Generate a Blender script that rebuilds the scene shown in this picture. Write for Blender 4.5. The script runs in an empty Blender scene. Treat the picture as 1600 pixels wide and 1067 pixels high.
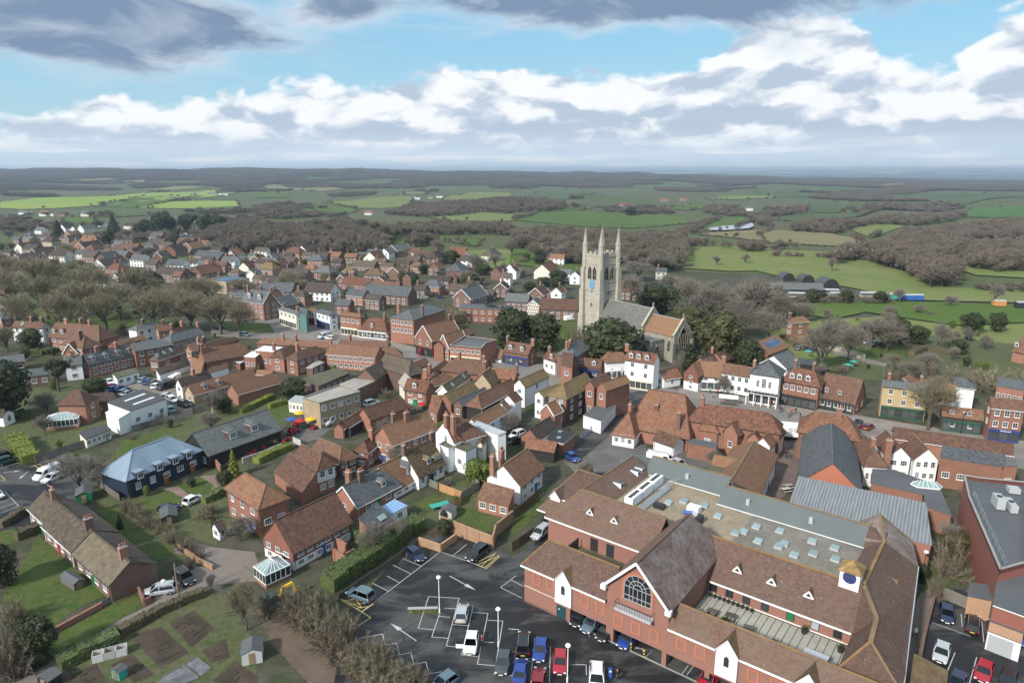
import bpy, bmesh, math, random
from mathutils import Vector, Matrix
R=math.radians
scene=bpy.context.scene
# --- camera, light, exposure
cam=bpy.data.objects.new('camera',bpy.data.cameras.new('camera'));scene.collection.objects.link(cam)
cam.location=(0,0,60);cam.rotation_euler=(R(90-14.05),0,0)
cam.data.sensor_width=36;cam.data.lens=24.0;cam.data.clip_end=60000;scene.camera=cam
SUN_EL,SUN_AZ=R(34),R(222)          # azimuth clockwise from +Y
sl=bpy.data.lights.new('sun','SUN');sl.energy=3.0;sl.angle=R(4);sl.color=(1,.945,.86)
sun=bpy.data.objects.new('sun',sl);scene.collection.objects.link(sun)
sd=Vector((math.sin(SUN_AZ)*math.cos(SUN_EL),math.cos(SUN_AZ)*math.cos(SUN_EL),math.sin(SUN_EL)))
sun.rotation_euler=sd.to_track_quat('Z','Y').to_euler();sun.location=sd*100
scene.view_settings.view_transform='Standard';scene.view_settings.look='None';scene.view_settings.exposure=.74;scene.view_settings.gamma=1
scene.cycles.max_bounces=5;scene.cycles.diffuse_bounces=2;scene.cycles.glossy_bounces=2;scene.cycles.transmission_bounces=2;scene.cycles.transparent_max_bounces=4;scene.cycles.volume_bounces=0
scene.cycles.use_adaptive_sampling=True;scene.cycles.adaptive_threshold=.02
scene.cycles.use_denoising=True
class NT:
 def __init__(s,t): s.t=t;s.n=t.nodes;s.l=t.links
 def new(s,ty,**k):
  n=s.n.new(ty)
  for a,b in k.items(): setattr(n,a,b)
  return n
 def put(s,sock,v):
  if isinstance(v,bpy.types.NodeSocket): s.l.new(v,sock)
  else: sock.default_value=v
 def m(s,op,a,b=0.,c=None,clamp=False):
  n=s.new('ShaderNodeMath',operation=op,use_clamp=clamp);s.put(n.inputs[0],a);s.put(n.inputs[1],b)
  if c is not None: s.put(n.inputs[2],c)
  return n.outputs[0]
 def mix(s,f,a,b,bt='MIX'):
  n=s.new('ShaderNodeMix',data_type='RGBA',blend_type=bt);s.put(n.inputs[0],f)
  for i,v in ((6,a),(7,b)):
   if not isinstance(v,bpy.types.NodeSocket): v=tuple(v)+((1,) if len(v)==3 else ())
   s.put(n.inputs[i],v)
  return n.outputs[2]
 def sm(s,a,b,v):
  n=s.new('ShaderNodeMapRange',interpolation_type='SMOOTHSTEP');s.put(n.inputs[0],v);s.put(n.inputs[1],a);s.put(n.inputs[2],b);return n.outputs[0]
 def lin(s,v,a,b,c,d):
  n=s.new('ShaderNodeMapRange');s.put(n.inputs[0],v)
  for i,x in enumerate((a,b,c,d)): s.put(n.inputs[i+1],x)
  return n.outputs[0]
 def noise(s,vec,scale,detail=4,rough=.55,dist=0.):
  n=s.new('ShaderNodeTexNoise');s.l.new(vec,n.inputs['Vector']);n.inputs['Scale'].default_value=scale;n.inputs['Detail'].default_value=detail;n.inputs['Roughness'].default_value=rough;n.inputs['Distortion'].default_value=dist
  return n.outputs['Fac']
 def comb(s,x,y,z=0.):
  n=s.new('ShaderNodeCombineXYZ')
  for i,v in enumerate((x,y,z)): s.put(n.inputs[i],v)
  return n.outputs[0]
# --- world: sky with cloud banks
world=bpy.data.worlds.new('World');scene.world=world;world.use_nodes=True;world.cycles.sampling_method='MANUAL';world.cycles.sample_map_resolution=512
def make_world():
 t=NT(world.node_tree);t.n.clear()
 out=t.new('ShaderNodeOutputWorld');bg=t.new('ShaderNodeBackground');t.l.new(bg.outputs[0],out.inputs[0]);bg.inputs[1].default_value=.1
 sky=t.new('ShaderNodeTexSky',sky_type='NISHITA');sky.sun_disc=False;sky.sun_elevation=SUN_EL;sky.sun_rotation=SUN_AZ;sky.air_density=1.2;sky.dust_density=1.;sky.ozone_density=2.5
 tc=t.new('ShaderNodeTexCoord');sp=t.new('ShaderNodeSeparateXYZ');t.l.new(tc.outputs['Generated'],sp.inputs[0])
 X,Y,Z=sp.outputs
 A=t.m('MULTIPLY',t.m('ARCTAN2',X,Y),57.2958)            # azimuth, degrees
 E=t.m('MULTIPLY',t.m('ARCSINE',t.m('MINIMUM',t.m('MAXIMUM',Z,-1.),1.)),57.2958)
 fc=t.new('ShaderNodeFloatCurve');t.put(fc.inputs['Value'],t.lin(A,-60,60,0,1))
 c=fc.mapping.curves[0]
 top=[(-60,5.),(-37,3.6),(-32,4.9),(-28,5.4),(-22,5.9),(-15,6.7),(-10,7.0),(-5,8.6),(2,8.3),(8,8.1),(13,7.8),(16,10.),(19,11.6),(23,11.6),(26,9.8),(29,7.4),(32,8.6),(36,11.2),(42,11.5),(60,8.)]
 for i,(a,e) in enumerate(top):
  p=((a+60)/120,e/14)
  if i==0: c.points[0].location=p
  elif i==1: c.points[1].location=p
  else: c.points.new(*p)
 fc.mapping.update()
 etop=t.m('MULTIPLY',fc.outputs[0],14.)
 wq=t.noise(t.comb(t.m('MULTIPLY',A,.3),t.m('MULTIPLY',E,.5),4.),1.,3,.5)
 aw=t.m('ADD',A,t.m('MULTIPLY',t.m('SUBTRACT',wq,.5),3.));ew=t.m('ADD',E,t.m('MULTIPLY',t.m('SUBTRACT',wq,.5),1.4))
 n1=t.noise(t.comb(t.m('MULTIPLY',aw,.15),t.m('MULTIPLY',ew,.26),0.),1.,10,.56)
 vo=t.new('ShaderNodeTexVoronoi',feature='SMOOTH_F1');t.l.new(t.comb(t.m('MULTIPLY',aw,.40),t.m('MULTIPLY',ew,.62),3.),vo.inputs['Vector']);vo.inputs['Scale'].default_value=1.;vo.inputs['Detail'].default_value=2.;vo.inputs['Roughness'].default_value=.5;vo.inputs['Smoothness'].default_value=.6
 d0=t.m('ADD',t.m('SUBTRACT',etop,E),t.m('ADD',t.m('MULTIPLY',t.m('SUBTRACT',n1,.5),4.4),t.m('MULTIPLY',t.m('SUBTRACT',.5,vo.outputs['Distance']),1.5)))
 bank=t.sm(-.15,.7,d0)
 def soft(da,de): return t.noise(t.comb(t.m('MULTIPLY',t.m('ADD',aw,da),.2),t.m('MULTIPLY',t.m('ADD',ew,de),.42),9.),1.,6,.52)
 sh=t.m('MULTIPLY',t.m('SUBTRACT',soft(0.,0.),soft(-.7,1.1)),2.5)
 big=t.noise(t.comb(t.m('MULTIPLY',A,.07),t.m('MULTIPLY',E,.2),2.),1.,4,.5)
 deep=t.m('MULTIPLY',t.sm(.6,4.2,t.m('ADD',d0,t.m('MULTIPLY',t.m('SUBTRACT',big,.5),7.))),.24)
 under=t.m('MULTIPLY',t.sm(4.6,2.2,t.m('ADD',E,t.m('MULTIPLY',t.m('SUBTRACT',big,.5),5.))),.2)
 br=t.m('MINIMUM',t.m('MAXIMUM',t.m('ADD',t.m('SUBTRACT',t.m('SUBTRACT',.90,deep),under),sh),.36),.98)
 ccol=t.mix(t.sm(.42,.95,br),(5.5,6.6,8.1),(10.6,10.9,11.2))
 v3=t.comb(t.m('MULTIPLY',A,.055),t.m('MULTIPLY',E,.14),8.)
 u1=t.noise(v3,1.,10,.62,.5)
 def blob(a,e,sa,se,k):
  x=t.m('DIVIDE',t.m('SUBTRACT',A,a),sa);y=t.m('DIVIDE',t.m('SUBTRACT',E,e),se)
  r=t.m('ADD',t.m('MULTIPLY',x,x),t.m('MULTIPLY',y,y));return t.m('MULTIPLY',t.m('EXPONENT',t.m('MULTIPLY',r,-1.)),k)
 bias=t.m('ADD',blob(-33.,9.8,15.,3.3,.85),t.m('ADD',blob(8.,13.,15.,2.6,.72),t.m('ADD',blob(-13.,12.4,3.2,1.5,.4),blob(33.,13.,9.,2.2,.5))))
 hi=t.m('MULTIPLY',t.sm(13.,20.,E),.3)
 um=t.m('ADD',t.m('ADD',t.m('MULTIPLY',t.m('SUBTRACT',u1,.5),1.5),bias),t.m('SUBTRACT',hi,.2))
 umask=t.sm(-.12,.24,um)
 u2=t.noise(t.comb(t.m('MULTIPLY',A,.12),t.m('MULTIPLY',E,.3),1.),1.,10,.6,.6)
 ushade=t.m('ADD',t.m('MULTIPLY',t.sm(.0,.3,um),.95),t.m('MULTIPLY',t.m('SUBTRACT',u2,.5),3.),clamp=True)
 ucol=t.mix(ushade,(7.2,8.1,9.2),(2.4,3.4,5.0))
 vd=t.new('ShaderNodeVectorMath',operation='DOT_PRODUCT');t.l.new(tc.outputs['Generated'],vd.inputs[0]);vd.inputs[1].default_value=tuple(sd)
 glow=t.m('ADD',1.,t.m('ADD',t.m('MULTIPLY',t.sm(.3,1.,vd.outputs['Value']),.8),t.m('MULTIPLY',t.sm(14.,45.,E),.25)))
 ucol=t.mix(t.sm(13.,24.,E),ucol,t.mix(ushade,(8.,8.3,8.7),(4.6,5.2,6.0)));ucol=t.mix(1.,ucol,t.comb(glow,glow,glow),'MULTIPLY')
 v4=t.comb(t.m('MULTIPLY',A,.1),t.m('MULTIPLY',E,1.6),5.)
 st=t.noise(v4,1.,5,.55)
 low=t.sm(3.4,.8,E)
 lcol=t.mix(t.sm(.45,.68,st),(6.9,8.3,9.8),(9.6,10.1,10.6))
 scol=t.mix(.65,sky.outputs[0],t.mix(t.sm(0.,14.,E),(5.8,9.2,11.2),(3.1,7.6,11.)))
 col=t.mix(t.m('MULTIPLY',low,.85),scol,lcol)
 col=t.mix(bank,col,ccol)
 col=t.mix(t.m('MULTIPLY',t.sm(3.4,1.0,E),.9),col,lcol)
 col=t.mix(umask,col,ucol)
 col=t.mix(1.,col,(.56,.56,.56),'MULTIPLY');t.l.new(col,bg.inputs[0])
make_world()
# --- terrain
RAZ=[(-.9,74),(-.6,76),(-.45,72),(-.25,76),(-.1,64),(0,52),(.1,44),(.3,24),(.45,2),(.6,-14),(.9,-16)]
def _sm(a,b,t):
 t=max(0.,min(1.,(t-a)/(b-a)));return t*t*(3-2*t)
def _ri(az):
 if az<=RAZ[0][0]: return RAZ[0][1]
 for (a,v),(b,w) in zip(RAZ,RAZ[1:]):
  if az<=b: return v+(w-v)*(az-a)/(b-a)
 return RAZ[-1][1]
def terr(x,y):
 r=math.hypot(x,y)
 if r<430: return 0.
 az=x/max(y,1.) if y>0 else .9
 az=max(-.9,min(.9,az))
 h=-13*_sm(430,1250,r)
 R=_ri(az)-14
 h+=(R+13)*_sm(2300,6200,r)-(R+40)*_sm(6800,9000,r)
 if az>-.2: h+=(95 if az>0 else 90)*_sm(14000,19000,r)*_sm(-.2,.1,az)
 k=_sm(500,1500,r)
 h+=k*(6*math.sin(x*.0051+1.3)*math.cos(y*.0043-.7)+4*math.sin(x*.0113-y*.0037)+3*math.sin(y*.0127+x*.004+2.))
 h+=_sm(4000,6500,r)*(1-_sm(8000,9500,r))*(4*math.sin(x*.0021)+3*math.sin(x*.0057+2)+2*math.sin(x*.013))
 return h
# --- data, metres
HOUSES=[
{'k':'H','lab':'brick house with slate front slope and white gable at left edge of town','a':(-210.8,272.6),'b':(-192.6,256.2),'w':-3.51,'zr':9.01,'ze':5.5,'hip':'b','roof':'slate','ch':[(.5,0)]},
{'k':'H','lab':'brown tiled house with white end gable left of the tall chimneyed brick house','a':(-180.6,242.3),'b':(-168.3,240.8),'w':-2.13,'zr':7.13,'ze':5,'wall':'white','ch':[(.55,0),(.9,.2)],'sky':[(.3,.4)]},
{'k':'H','lab':'large old brick house with three tall chimney stacks and two oval dormers','a':(-157.4,230.2),'b':(-139.8,225.1),'w':-4.16,'zr':9.16,'ze':5,'hip':'b','ch':[(.25,0),(.8,0),(.5,-.4)],'dm':[(.1,'g'),(.3,'g')]},
{'k':'H','lab':'red brick house with tiled hip and white bargeboarded front gable','a':(-140.8,213.6),'b':(-136,211.2),'w':-3.33,'zr':9.2,'ze':5.5,'hip':'ab','ch':[(.9,.3)]},
{'k':'H','a':(-138.8,207),'b':(-140.1,215.4),'w':-2.34,'zr':7.54,'ze':4.2,'add':True,'trim':'white'},
{'k':'H','lab':'long low slate roofed brick outhouse beside the dark evergreen at left','a':(-157.3,201.3),'b':(-151.9,205.2),'w':-2.99,'zr':4.73,'ze':3,'roof':'slate','win':{'n':(5,1)},'cat':'outhouse','name':'outhouse'},
{'k':'F','lab':'low brown brick extension with white sash windows in front of white cottage','v':[(-139.6,184.4,3.2),(-133.2,188.3,3.2),(-136.1,192.3,4.2),(-142.9,188.2,4.2)],'wall':'dbrick','roof':'slate','win':{0:(3,1)}},
{'k':'H','lab':'white rendered end cottage with slate roof behind the pine','a':(-131.8,193.4),'b':(-127.8,195.7),'w':-2.3,'zr':6.9,'ze':4.6,'wall':'white','roof':'slate','ch':[(.5,0)],'dm':[(.15,'g')]},
{'k':'H','lab':'terrace of brick cottages with slate roof and four white dormers','a':(-127.9,196.1),'b':(-120.6,208.7),'w':-2.77,'zr':6.82,'ze':4.06,'roof':'slate','ch':[(.3,0),(.7,0)],'dm':[(.14,'g'),(.4,'g'),(.66,'g'),(.91,'g')],'win':{'n':(6,2)}},
{'k':'H','lab':'plain slate roofed brick block between the dormered terrace and long slate range','a':(-119.5,207.1),'b':(-113.3,213.7),'w':-3.23,'zr':7.52,'ze':5.5,'hip':'b','roof':'slate','win':{'n':(4,2)}},
{'k':'H','lab':'long brick range with slate roof, white hip lines and pale stone quoins','a':(-111.6,217.8),'b':(-107.1,227.5),'w':-3.14,'zr':8.2,'ze':6,'hip':'a','roof':'slate','ch':[(.97,0)],'win':{'n':(7,2)},'cat':'range','name':'brick_range'},
{'k':'H','lab':'small white villa with grey hipped roof near the green','a':(-133.1,236.6),'b':(-130.5,241.7),'w':-2.5,'zr':6.94,'ze':5.5,'hip':'ab','wall':'white','roof':'slate','ch':[(.4,0)]},
{'k':'H','lab':'brown tiled cottage with pale twin chimneys beside the white villa','a':(-125.6,235),'b':(-122.1,238.2),'w':-2.07,'zr':7.07,'ze':5,'ch':[(.5,0)]},
{'k':'H','lab':'narrow tiled cottage with stubby orange chimneys by the long slate range','a':(-119.2,232.1),'b':(-116.6,237.3),'w':-1.54,'zr':6.54,'ze':5,'ch':[(.1,0),(.8,0)]},
{'k':'H','lab':'long low brown barn roof behind the dormered terrace','a':(-134.4,221),'b':(-129.5,232.9),'w':-1.6,'zr':4.12,'ze':3,'win':0,'cat':'barn','name':'barn'},
{'k':'H','lab':'brick stable block with brown hipped roof and rooflights','a':(-109.9,203.9),'b':(-106.6,214.6),'w':-1.82,'zr':5.09,'ze':3.27,'hip':'ab','roof':'dtile','win':{'n':(2,1),'a':(2,1)},'sky':[(.1,.2),(.3,.15),(.5,.1)]},
{'k':'F','v':[(-103.5,192.2,1.8),(-99.4,202.8,1.8),(-100.5,203.9,3.4),(-105.2,193.7,3.4)],'wall':'white','roof':'dtile','add':True},
{'k':'F','lab':'white flat roofed garage with mossy brown roof beside the car yard','v':[(-112.3,185.7,2.8),(-109.5,192,2.8),(-113,196.4,2.8),(-116.4,190.7,2.8)],'wall':'white','roof':'moss','win':{0:(3,1)},'cat':'garage','name':'garage'},
{'k':'H','lab':'white gabled cottage with dark brown roof at the car yard edge','a':(-89,173.6),'b':(-83.7,181),'w':-1.84,'zr':6.36,'ze':4.17,'wall':'white','roof':'dtile','ch':[(.5,0)],'win':{'a':(1,2),'n':(3,1)}},
{'k':'F','lab':'white warehouse with dark low roof and two strip rooflights','v':[(-90.1,152.3,5),(-86.2,161.5,5),(-95.9,168.9,5),(-99,158.5,5)],'wall':'white','roof':'darksheet','win':{0:(3,1)},'cat':'warehouse','name':'warehouse'},
{'k':'F','v':[(-91.5,149.6,4.1),(-90.2,152.7,4.8),(-95.1,156.4,4.8),(-96.9,153.8,4.1)],'wall':'white','roof':'whiteroof','add':True},
{'k':'H','lab':'brown hipped villa attached to a large white conservatory','a':(-107.4,159.5),'b':(-106.1,159.5),'w':-3.14,'zr':7.82,'ze':5,'hip':'ab','win':{'n':(1,1),'a':(2,1)}},
{'k':'H','a':(-107.2,165.5),'b':(-102.4,166.6),'w':-2.29,'zr':4.99,'ze':2.7,'hip':'b','wall':'dbrick','roof':'dtile','add':True},
{'k':'F','lab':'low outbuilding with ribbed dark roof beside the grassy strip','v':[(-94.6,141.8,2.2),(-92.4,147.5,2.2),(-94.4,148.8,3),(-97.2,143.8,3)],'wall':'cream','roof':'darksheet','win':{0:(5,1)},'cat':'shed','name':'outbuilding'},
{'k':'H','lab':'white gabled bungalow at the left edge beside dark evergreens','a':(-126.5,157.1),'b':(-122.1,156.5),'w':-1.94,'zr':3.72,'ze':2.6,'wall':'white','roof':'dtile','win':{'b':(1,1)},'cat':'bungalow','name':'bungalow'},
{'k':'H','lab':'long brick house with brown roof and catslide above white ground floor','a':(-94.2,199.3),'b':(-85.3,207.5),'w':-3.59,'zr':7.84,'ze':4.25,'hip':'b','ch':[(-.02,0),(.02,.3)],'win':{'n':(4,1)},'hipl':2.5},
{'k':'F','v':[(-88.6,191.6,2.6),(-85.2,197.1,2.6),(-86.5,199.3,3.2),(-90.3,194.4,3.2)],'wall':'white','roof':'tile','add':True},
{'k':'F','v':[(-93.1,188.9,2.2),(-89.8,187.7,2.2),(-91.5,195.2,5),(-97.2,200.3,5)],'roof':'tile','add':True},
{'k':'H','lab':'brown roofed brick house with paired chimneys left of the long catslide house','a':(-101.2,206.1),'b':(-97.8,211.5),'w':-1.76,'zr':7.26,'ze':5.5,'ch':[(.6,0),(.9,0)]},
{'k':'H','lab':'mottled brown roof of the house behind the long catslide house','a':(-97.5,209.2),'b':(-91.8,219.8),'w':-1.17,'zr':6.67,'ze':5.5,'hip':'b','win':0},
{'k':'F','lab':'flat white roofed brick extension behind the pair of red brick hipped houses','v':[(-79.6,204.8,6),(-73.4,202.8,6),(-72.4,208.5,6),(-78.6,210.2,6)],'roof':'whiteroof','win':{0:(3,1)}},
{'k':'F','lab':'narrow brick annexe with sloping white roof beside the walled yard','v':[(-82.4,202.6,4.6),(-78.7,201.8,4.6),(-78.1,205.8,5.2),(-81.2,206.2,5.2)],'roof':'whiteroof','win':{0:(2,1)}},
{'k':'H','a':(-85.5,202.8),'b':(-84.4,207.4),'w':-1.91,'zr':2.84,'ze':2.5,'roof':'whiteroof','win':0,'add':True},
{'k':'H','lab':'left one of the pair of red brick hipped houses with big sash windows','a':(-71.2,203.5),'b':(-69.7,208.9),'w':-2.72,'zr':6.76,'ze':4.63,'hip':'ab','hipl':2.72,'ch':[(0,-.9)],'win':{'a':(1,2)}},
{'k':'H','lab':'right one of the pair of red brick hipped houses, flanked by flat pale annexe','a':(-65.2,200.1),'b':(-61.4,206.8),'w':-2.64,'zr':6.89,'ze':4.83,'hip':'ab','hipl':2.64,'ch':[(.3,-.9)],'win':{'a':(1,2),'n':(4,2),'f':(4,2)}},
{'k':'F','lab':'pale flat roofed annexe of dark brick beside the red brick hipped pair','v':[(-61.4,195.7,3),(-59.5,195.7,3),(-57.7,201.5,3),(-60.6,204.2,3)],'wall':'dbrick','roof':'pale','win':{1:(2,1)}},
{'k':'H','lab':'long brown roof along the high street behind the red brick pair','a':(-80.3,214.6),'b':(-57.4,209.3),'w':-1.95,'zr':7.64,'ze':6,'hip':'a','ch':[(.3,.2),(.5,.3)]},
{'k':'H','lab':'white terraced cottage wing with plain brown roof beside the yellow brick barn','a':(-85.5,171.6),'b':(-74.6,188.3),'w':-2.27,'zr':5.16,'ze':2.64,'wall':'buff','dm':[(.2,'g'),(.42,'g')],'win':{'n':(3,1),'a':(1,1)}},
{'k':'H','lab':'long brick barn with sagging brown roof along the garden wall','a':(-74,171.6),'b':(-66.4,181.9),'w':-2.78,'zr':5.5,'ze':3,'hip':'b','win':0,'cat':'barn','name':'barn'},
{'k':'H','a':(-72.4,186.2),'b':(-67.6,185.6),'w':-1.19,'zr':5.19,'ze':4,'win':0,'add':True},
{'k':'F','lab':'low flat roofed office with pale mossy felt beside the big round evergreen','v':[(-52.4,176.5,3.4),(-47,188.9,3.4),(-51.6,194.4,3.4),(-59.2,183.8,3.4)],'wall':'dbrick','roof':'moss','win':{0:(5,1),3:(3,1)},'cat':'office','name':'office_block'},
{'k':'F','lab':'buff brick two storey block with pale flat roof beside play equipment yard','v':[(-45.7,153.7,6.6),(-37.9,162.2,6.6),(-44.3,167.6,6.6),(-50.8,157.6,6.6)],'wall':'buff','roof':'pale','par':.25,'win':{0:(5,2)},'cat':'office','name':'office_block'},
{'k':'F','lab':'glazed pale blue lean-to on the left of the buff block','v':[(-57.1,165.4,3),(-52.9,163.6,3),(-53.5,168.8,3),(-56.6,169.8,3)],'wall':'cream','roof':'metal','win':{0:(4,1)},'cat':'annexe','name':'annexe'},
{'k':'H','lab':'long dark slate barn house with white gabled dormers beside the toy yard','a':(-66.62,133.3),'b':(-56.18,148.11),'w':-5.03,'zr':6.93,'ze':3,'wall':'black','roof':'slate','dm':[(.38,'w'),(.69,'w')],'win':{'a':(4,1)},'name':'barn_house'},
{'k':'H','lab':'cream rendered shop with grey roof and teal side wall on the high street','a':(-92.7,270.1),'b':(-82.3,259.5),'w':-1.83,'zr':7.04,'ze':5.99,'wall':'cream','roof':'slate','ch':[(.15,0),(.9,0)],'win':{'n':(4,2)},'shop':'cream'},
{'k':'F','v':[(-85.4,263.5,6.5),(-78.1,253.4,6.5),(-81.2,266.1,6.5),(-86,271.5,6.5)],'wall':'teal','roof':'slate','add':True},
{'k':'H','lab':'white three storey shop with slate hip next to grey vans on the high street','a':(-74.8,263.7),'b':(-69.8,258.5),'w':-1.98,'zr':7.25,'ze':6.11,'hip':'ab','wall':'white','roof':'slate','win':{'n':(3,2)},'shop':'blue'},
{'k':'H','lab':'small white house with orange tile roof left of the three storey white shop','a':(-81.1,269.3),'b':(-78.1,268),'w':-1.81,'zr':6.67,'ze':5.4,'wall':'white','roof':'otile','win':{'n':(2,2)},'shop':'red'},
{'k':'H','lab':'red brick shop with brown hipped roof above pale glazed shopfront','a':(-63,251.8),'b':(-56.3,248.1),'w':-1.6,'zr':8.62,'ze':7.37,'hip':'ab','ch':[(.9,-.3)],'win':{'n':(4,2)},'shop':'cream'},
{'k':'H','lab':'tall red Victorian brick terrace with steep gables and crested chimneys on the high street','a':(-110.8,284.7),'b':(-99.9,278),'w':-3.89,'zr':11.58,'ze':6.95,'roof':'slate','ch':[(0,.2),(.55,0),(1,-.2)],'dm':[(.2,'w'),(.75,'w')],'win':{'n':(4,3),'b':(2,3)},'trim':'white'},
{'k':'H','lab':'grey brick Victorian terrace with three white bargeboarded gables behind street trees','a':(-122,289),'b':(-115.8,292.8),'w':-3.61,'zr':10.01,'ze':6,'wall':'dbrick','roof':'slate','ch':[(.3,0),(.95,0)],'dm':[(.15,'w'),(.5,'w'),(.85,'w')],'win':{'n':(5,2)}},
{'k':'F','lab':'buff brick office with blue solar panelled flat roof beyond the street trees','v':[(-142.3,336.6,6.2),(-135.7,350.1,6.2),(-146.6,356.3,6.2),(-155.4,344.7,6.2)],'wall':'buff','win':{0:(6,1),3:(4,1)},'cat':'office','name':'office_block'},
{'k':'H','lab':'white plastered shop with curved orange tile roof left of the bank','a':(-52.8,248.3),'b':(-47.2,246),'w':-3.68,'zr':7.08,'ze':2.99,'hip':'ab','wall':'white','roof':'otile','ch':[(.9,-.4)],'dm':[(.4,'g')],'shop':'white'},
{'k':'H','lab':'tall red brick bank with four rows of white windows and slate hipped roof','a':(-37,241.7),'b':(-32,251.9),'w':-5.33,'zr':11.51,'ze':8.91,'hip':'ab','hipl':5.33,'roof':'slate','ch':[(.1,.9),(0,-.9)],'win':{'a':(5,3),'n':(7,1)},'cat':'bank','name':'bank_building','shop':'stone'},
{'k':'H','lab':'orange brick gabled shop right of the bank with dark glazed front','a':(-29.5,220.2),'b':(-20.5,230.9),'w':-4.26,'zr':10.33,'ze':5.6,'trim':'white','win':{'a':(2,2)},'shop':'black','ch':[(.9,0)],'cat':'shop','name':'shop'},
{'k':'H','lab':'little brick house with white bargeboards and steep front gable on the high street','a':(-22.2,213.4),'b':(-16.5,220.4),'w':-2.69,'zr':8.9,'ze':4.6,'trim':'white','win':{'a':(2,2)}},
{'k':'H','lab':'long brown roofed hall running back behind the white bargeboarded house','a':(-23.8,213.1),'b':(-14.8,233.1),'w':-2.13,'zr':6.78,'ze':5,'win':0,'cat':'hall','name':'hall'},
{'k':'F','lab':'red brick shop with flat roof, plant units and six white sash windows','v':[(-19.8,210.2,6.2),(-9.7,206.6,6.2),(-8.4,208.8,7.2),(-5.1,213.2,7.2),(-15.7,218.6,7.2),(-17,213.2,7.2)],'par':.4,'win':{0:(6,2)},'cat':'shop','name':'shop','shop':'stone'},
{'k':'H','lab':'low tiled cottage shop with timbered white front and one dormer','a':(-9.3,216.8),'b':(-2.4,213.3),'w':-2.27,'zr':3.86,'ze':1.34,'wall':'white','ch':[(.05,0)],'dm':[(.35,'g')],'win':{'n':(4,1)},'cat':'shop','name':'shop'},
{'k':'H','lab':'white and brick corner shop with two dormers and large square bay windows','a':(-1.3,213.6),'b':(6.6,208.9),'w':-3.12,'zr':6.75,'ze':3.94,'ch':[(0,0),(1,0)],'dm':[(.25,'g'),(.7,'g')],'win':{'n':(2,1)},'shop':'blue','cat':'shop','name':'shop'},
{'k':'H','lab':'long orange brick house with twelve white sash windows and mottled roof','a':(-57.3,208.6),'b':(-40.8,204),'w':-3.48,'zr':7.05,'ze':4.52,'ch':[(-0,0)],'win':{'n':(9,2)}},
{'k':'H','lab':'mottled tile range along the street in front of the bank','a':(-54.8,211.5),'b':(-38.6,208.1),'w':-1.96,'zr':7.82,'ze':6.5,'ch':[(.2,0),(.98,0)],'win':0},
{'k':'H','lab':'big dark brown hall roof stepping down beside the bare courtyard','a':(-37.6,194.3),'b':(-35,194.9),'w':-2.88,'zr':9.59,'ze':7,'hip':'b','wall':'dbrick','win':0,'cat':'hall','name':'hall'},
{'k':'H','a':(-36.6,191.2),'b':(-28.1,183),'w':-3.28,'zr':8.78,'ze':5.5,'hip':'b','wall':'dbrick','roof':'dtile','win':0,'add':True},
{'k':'H','a':(-40.5,180.2),'b':(-37.6,188.9),'w':-3.17,'zr':7.13,'ze':4.28,'wall':'dbrick','roof':'dtile','win':0,'add':True},
{'k':'F','lab':'pale flat roof behind the buff block with blue edge trim','v':[(-41.2,171.5,4),(-37.5,179.9,4),(-42.8,183.7,4),(-46.6,176.6,4)],'wall':'dbrick','roof':'pale','cat':'annexe','name':'annexe'},
{'k':'H','lab':'long brown tiled barn with white verge and black lower boarding','a':(-39,148.4),'b':(-36.1,156.4),'w':-1.7,'zr':4.13,'ze':2.6,'wall':'black','win':0,'cat':'barn','name':'barn'},
{'k':'H','a':(-35.2,152.4),'b':(-28.1,160.5),'w':-2.66,'zr':5.6,'ze':3.2,'hip':'b','win':0,'add':True,'hipl':2},
{'k':'H','a':(-40,147.3),'b':(-39.3,150.3),'w':-1.48,'zr':3.88,'ze':2.4,'roof':'otile','win':0,'add':True},
{'k':'H','lab':'small orange brick house with two rows of white windows behind coloured parasols','a':(-27.7,173.1),'b':(-21.3,170.1),'w':-2.31,'zr':6.67,'ze':4.11,'roof':'otile','dm':[(.45,'g')],'win':{'n':(2,2)}},
{'k':'H','lab':'pale gabled store leaning against the orange brick house','a':(-29.5,180.3),'b':(-27.1,175.2),'w':-2.16,'zr':6.08,'ze':3.5,'wall':'cream','roof':'pale','win':0,'cat':'store','name':'store'},
{'k':'H','lab':'cluster of steep brown hipped roofs with chimney stacks behind the orange house','a':(-27.8,186.9),'b':(-25.2,191.8),'w':-1.61,'zr':7.29,'ze':5.5,'hip':'a','win':0},
{'k':'H','a':(-22.3,182.5),'b':(-19.7,191.8),'w':-1.46,'zr':6.46,'ze':5,'hip':'ab','ch':[(-.1,-.2),(-.6,.3)],'win':0,'add':True},
{'k':'H','a':(-25,181.4),'b':(-24.2,187.7),'w':-1.24,'zr':5.74,'ze':4.5,'roof':'otile','win':0,'add':True},
{'k':'H','a':(-21.7,178.5),'b':(-18.5,181.9),'w':-2.19,'zr':5.59,'ze':3.4,'hip':'ab','win':0,'add':True},
{'k':'H','lab':'broad brown roof along the high street opposite the six sash shop','a':(-15.8,186.2),'b':(-6.4,182.8),'w':-3.63,'zr':8.77,'ze':5.5,'hip':'a','ch':[(.1,0),(.9,.4)],'win':0},
{'k':'H','lab':'mossy green roofed hall with white gable and triangular windows','a':(-18.1,168),'b':(-12.7,182),'w':-1.76,'zr':6.22,'ze':4.4,'wall':'white','roof':'moss','trim':'white','win':{'a':(2,1)},'cat':'hall','name':'hall','sky':[(.3,.5),(.8,.4)]},
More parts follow.
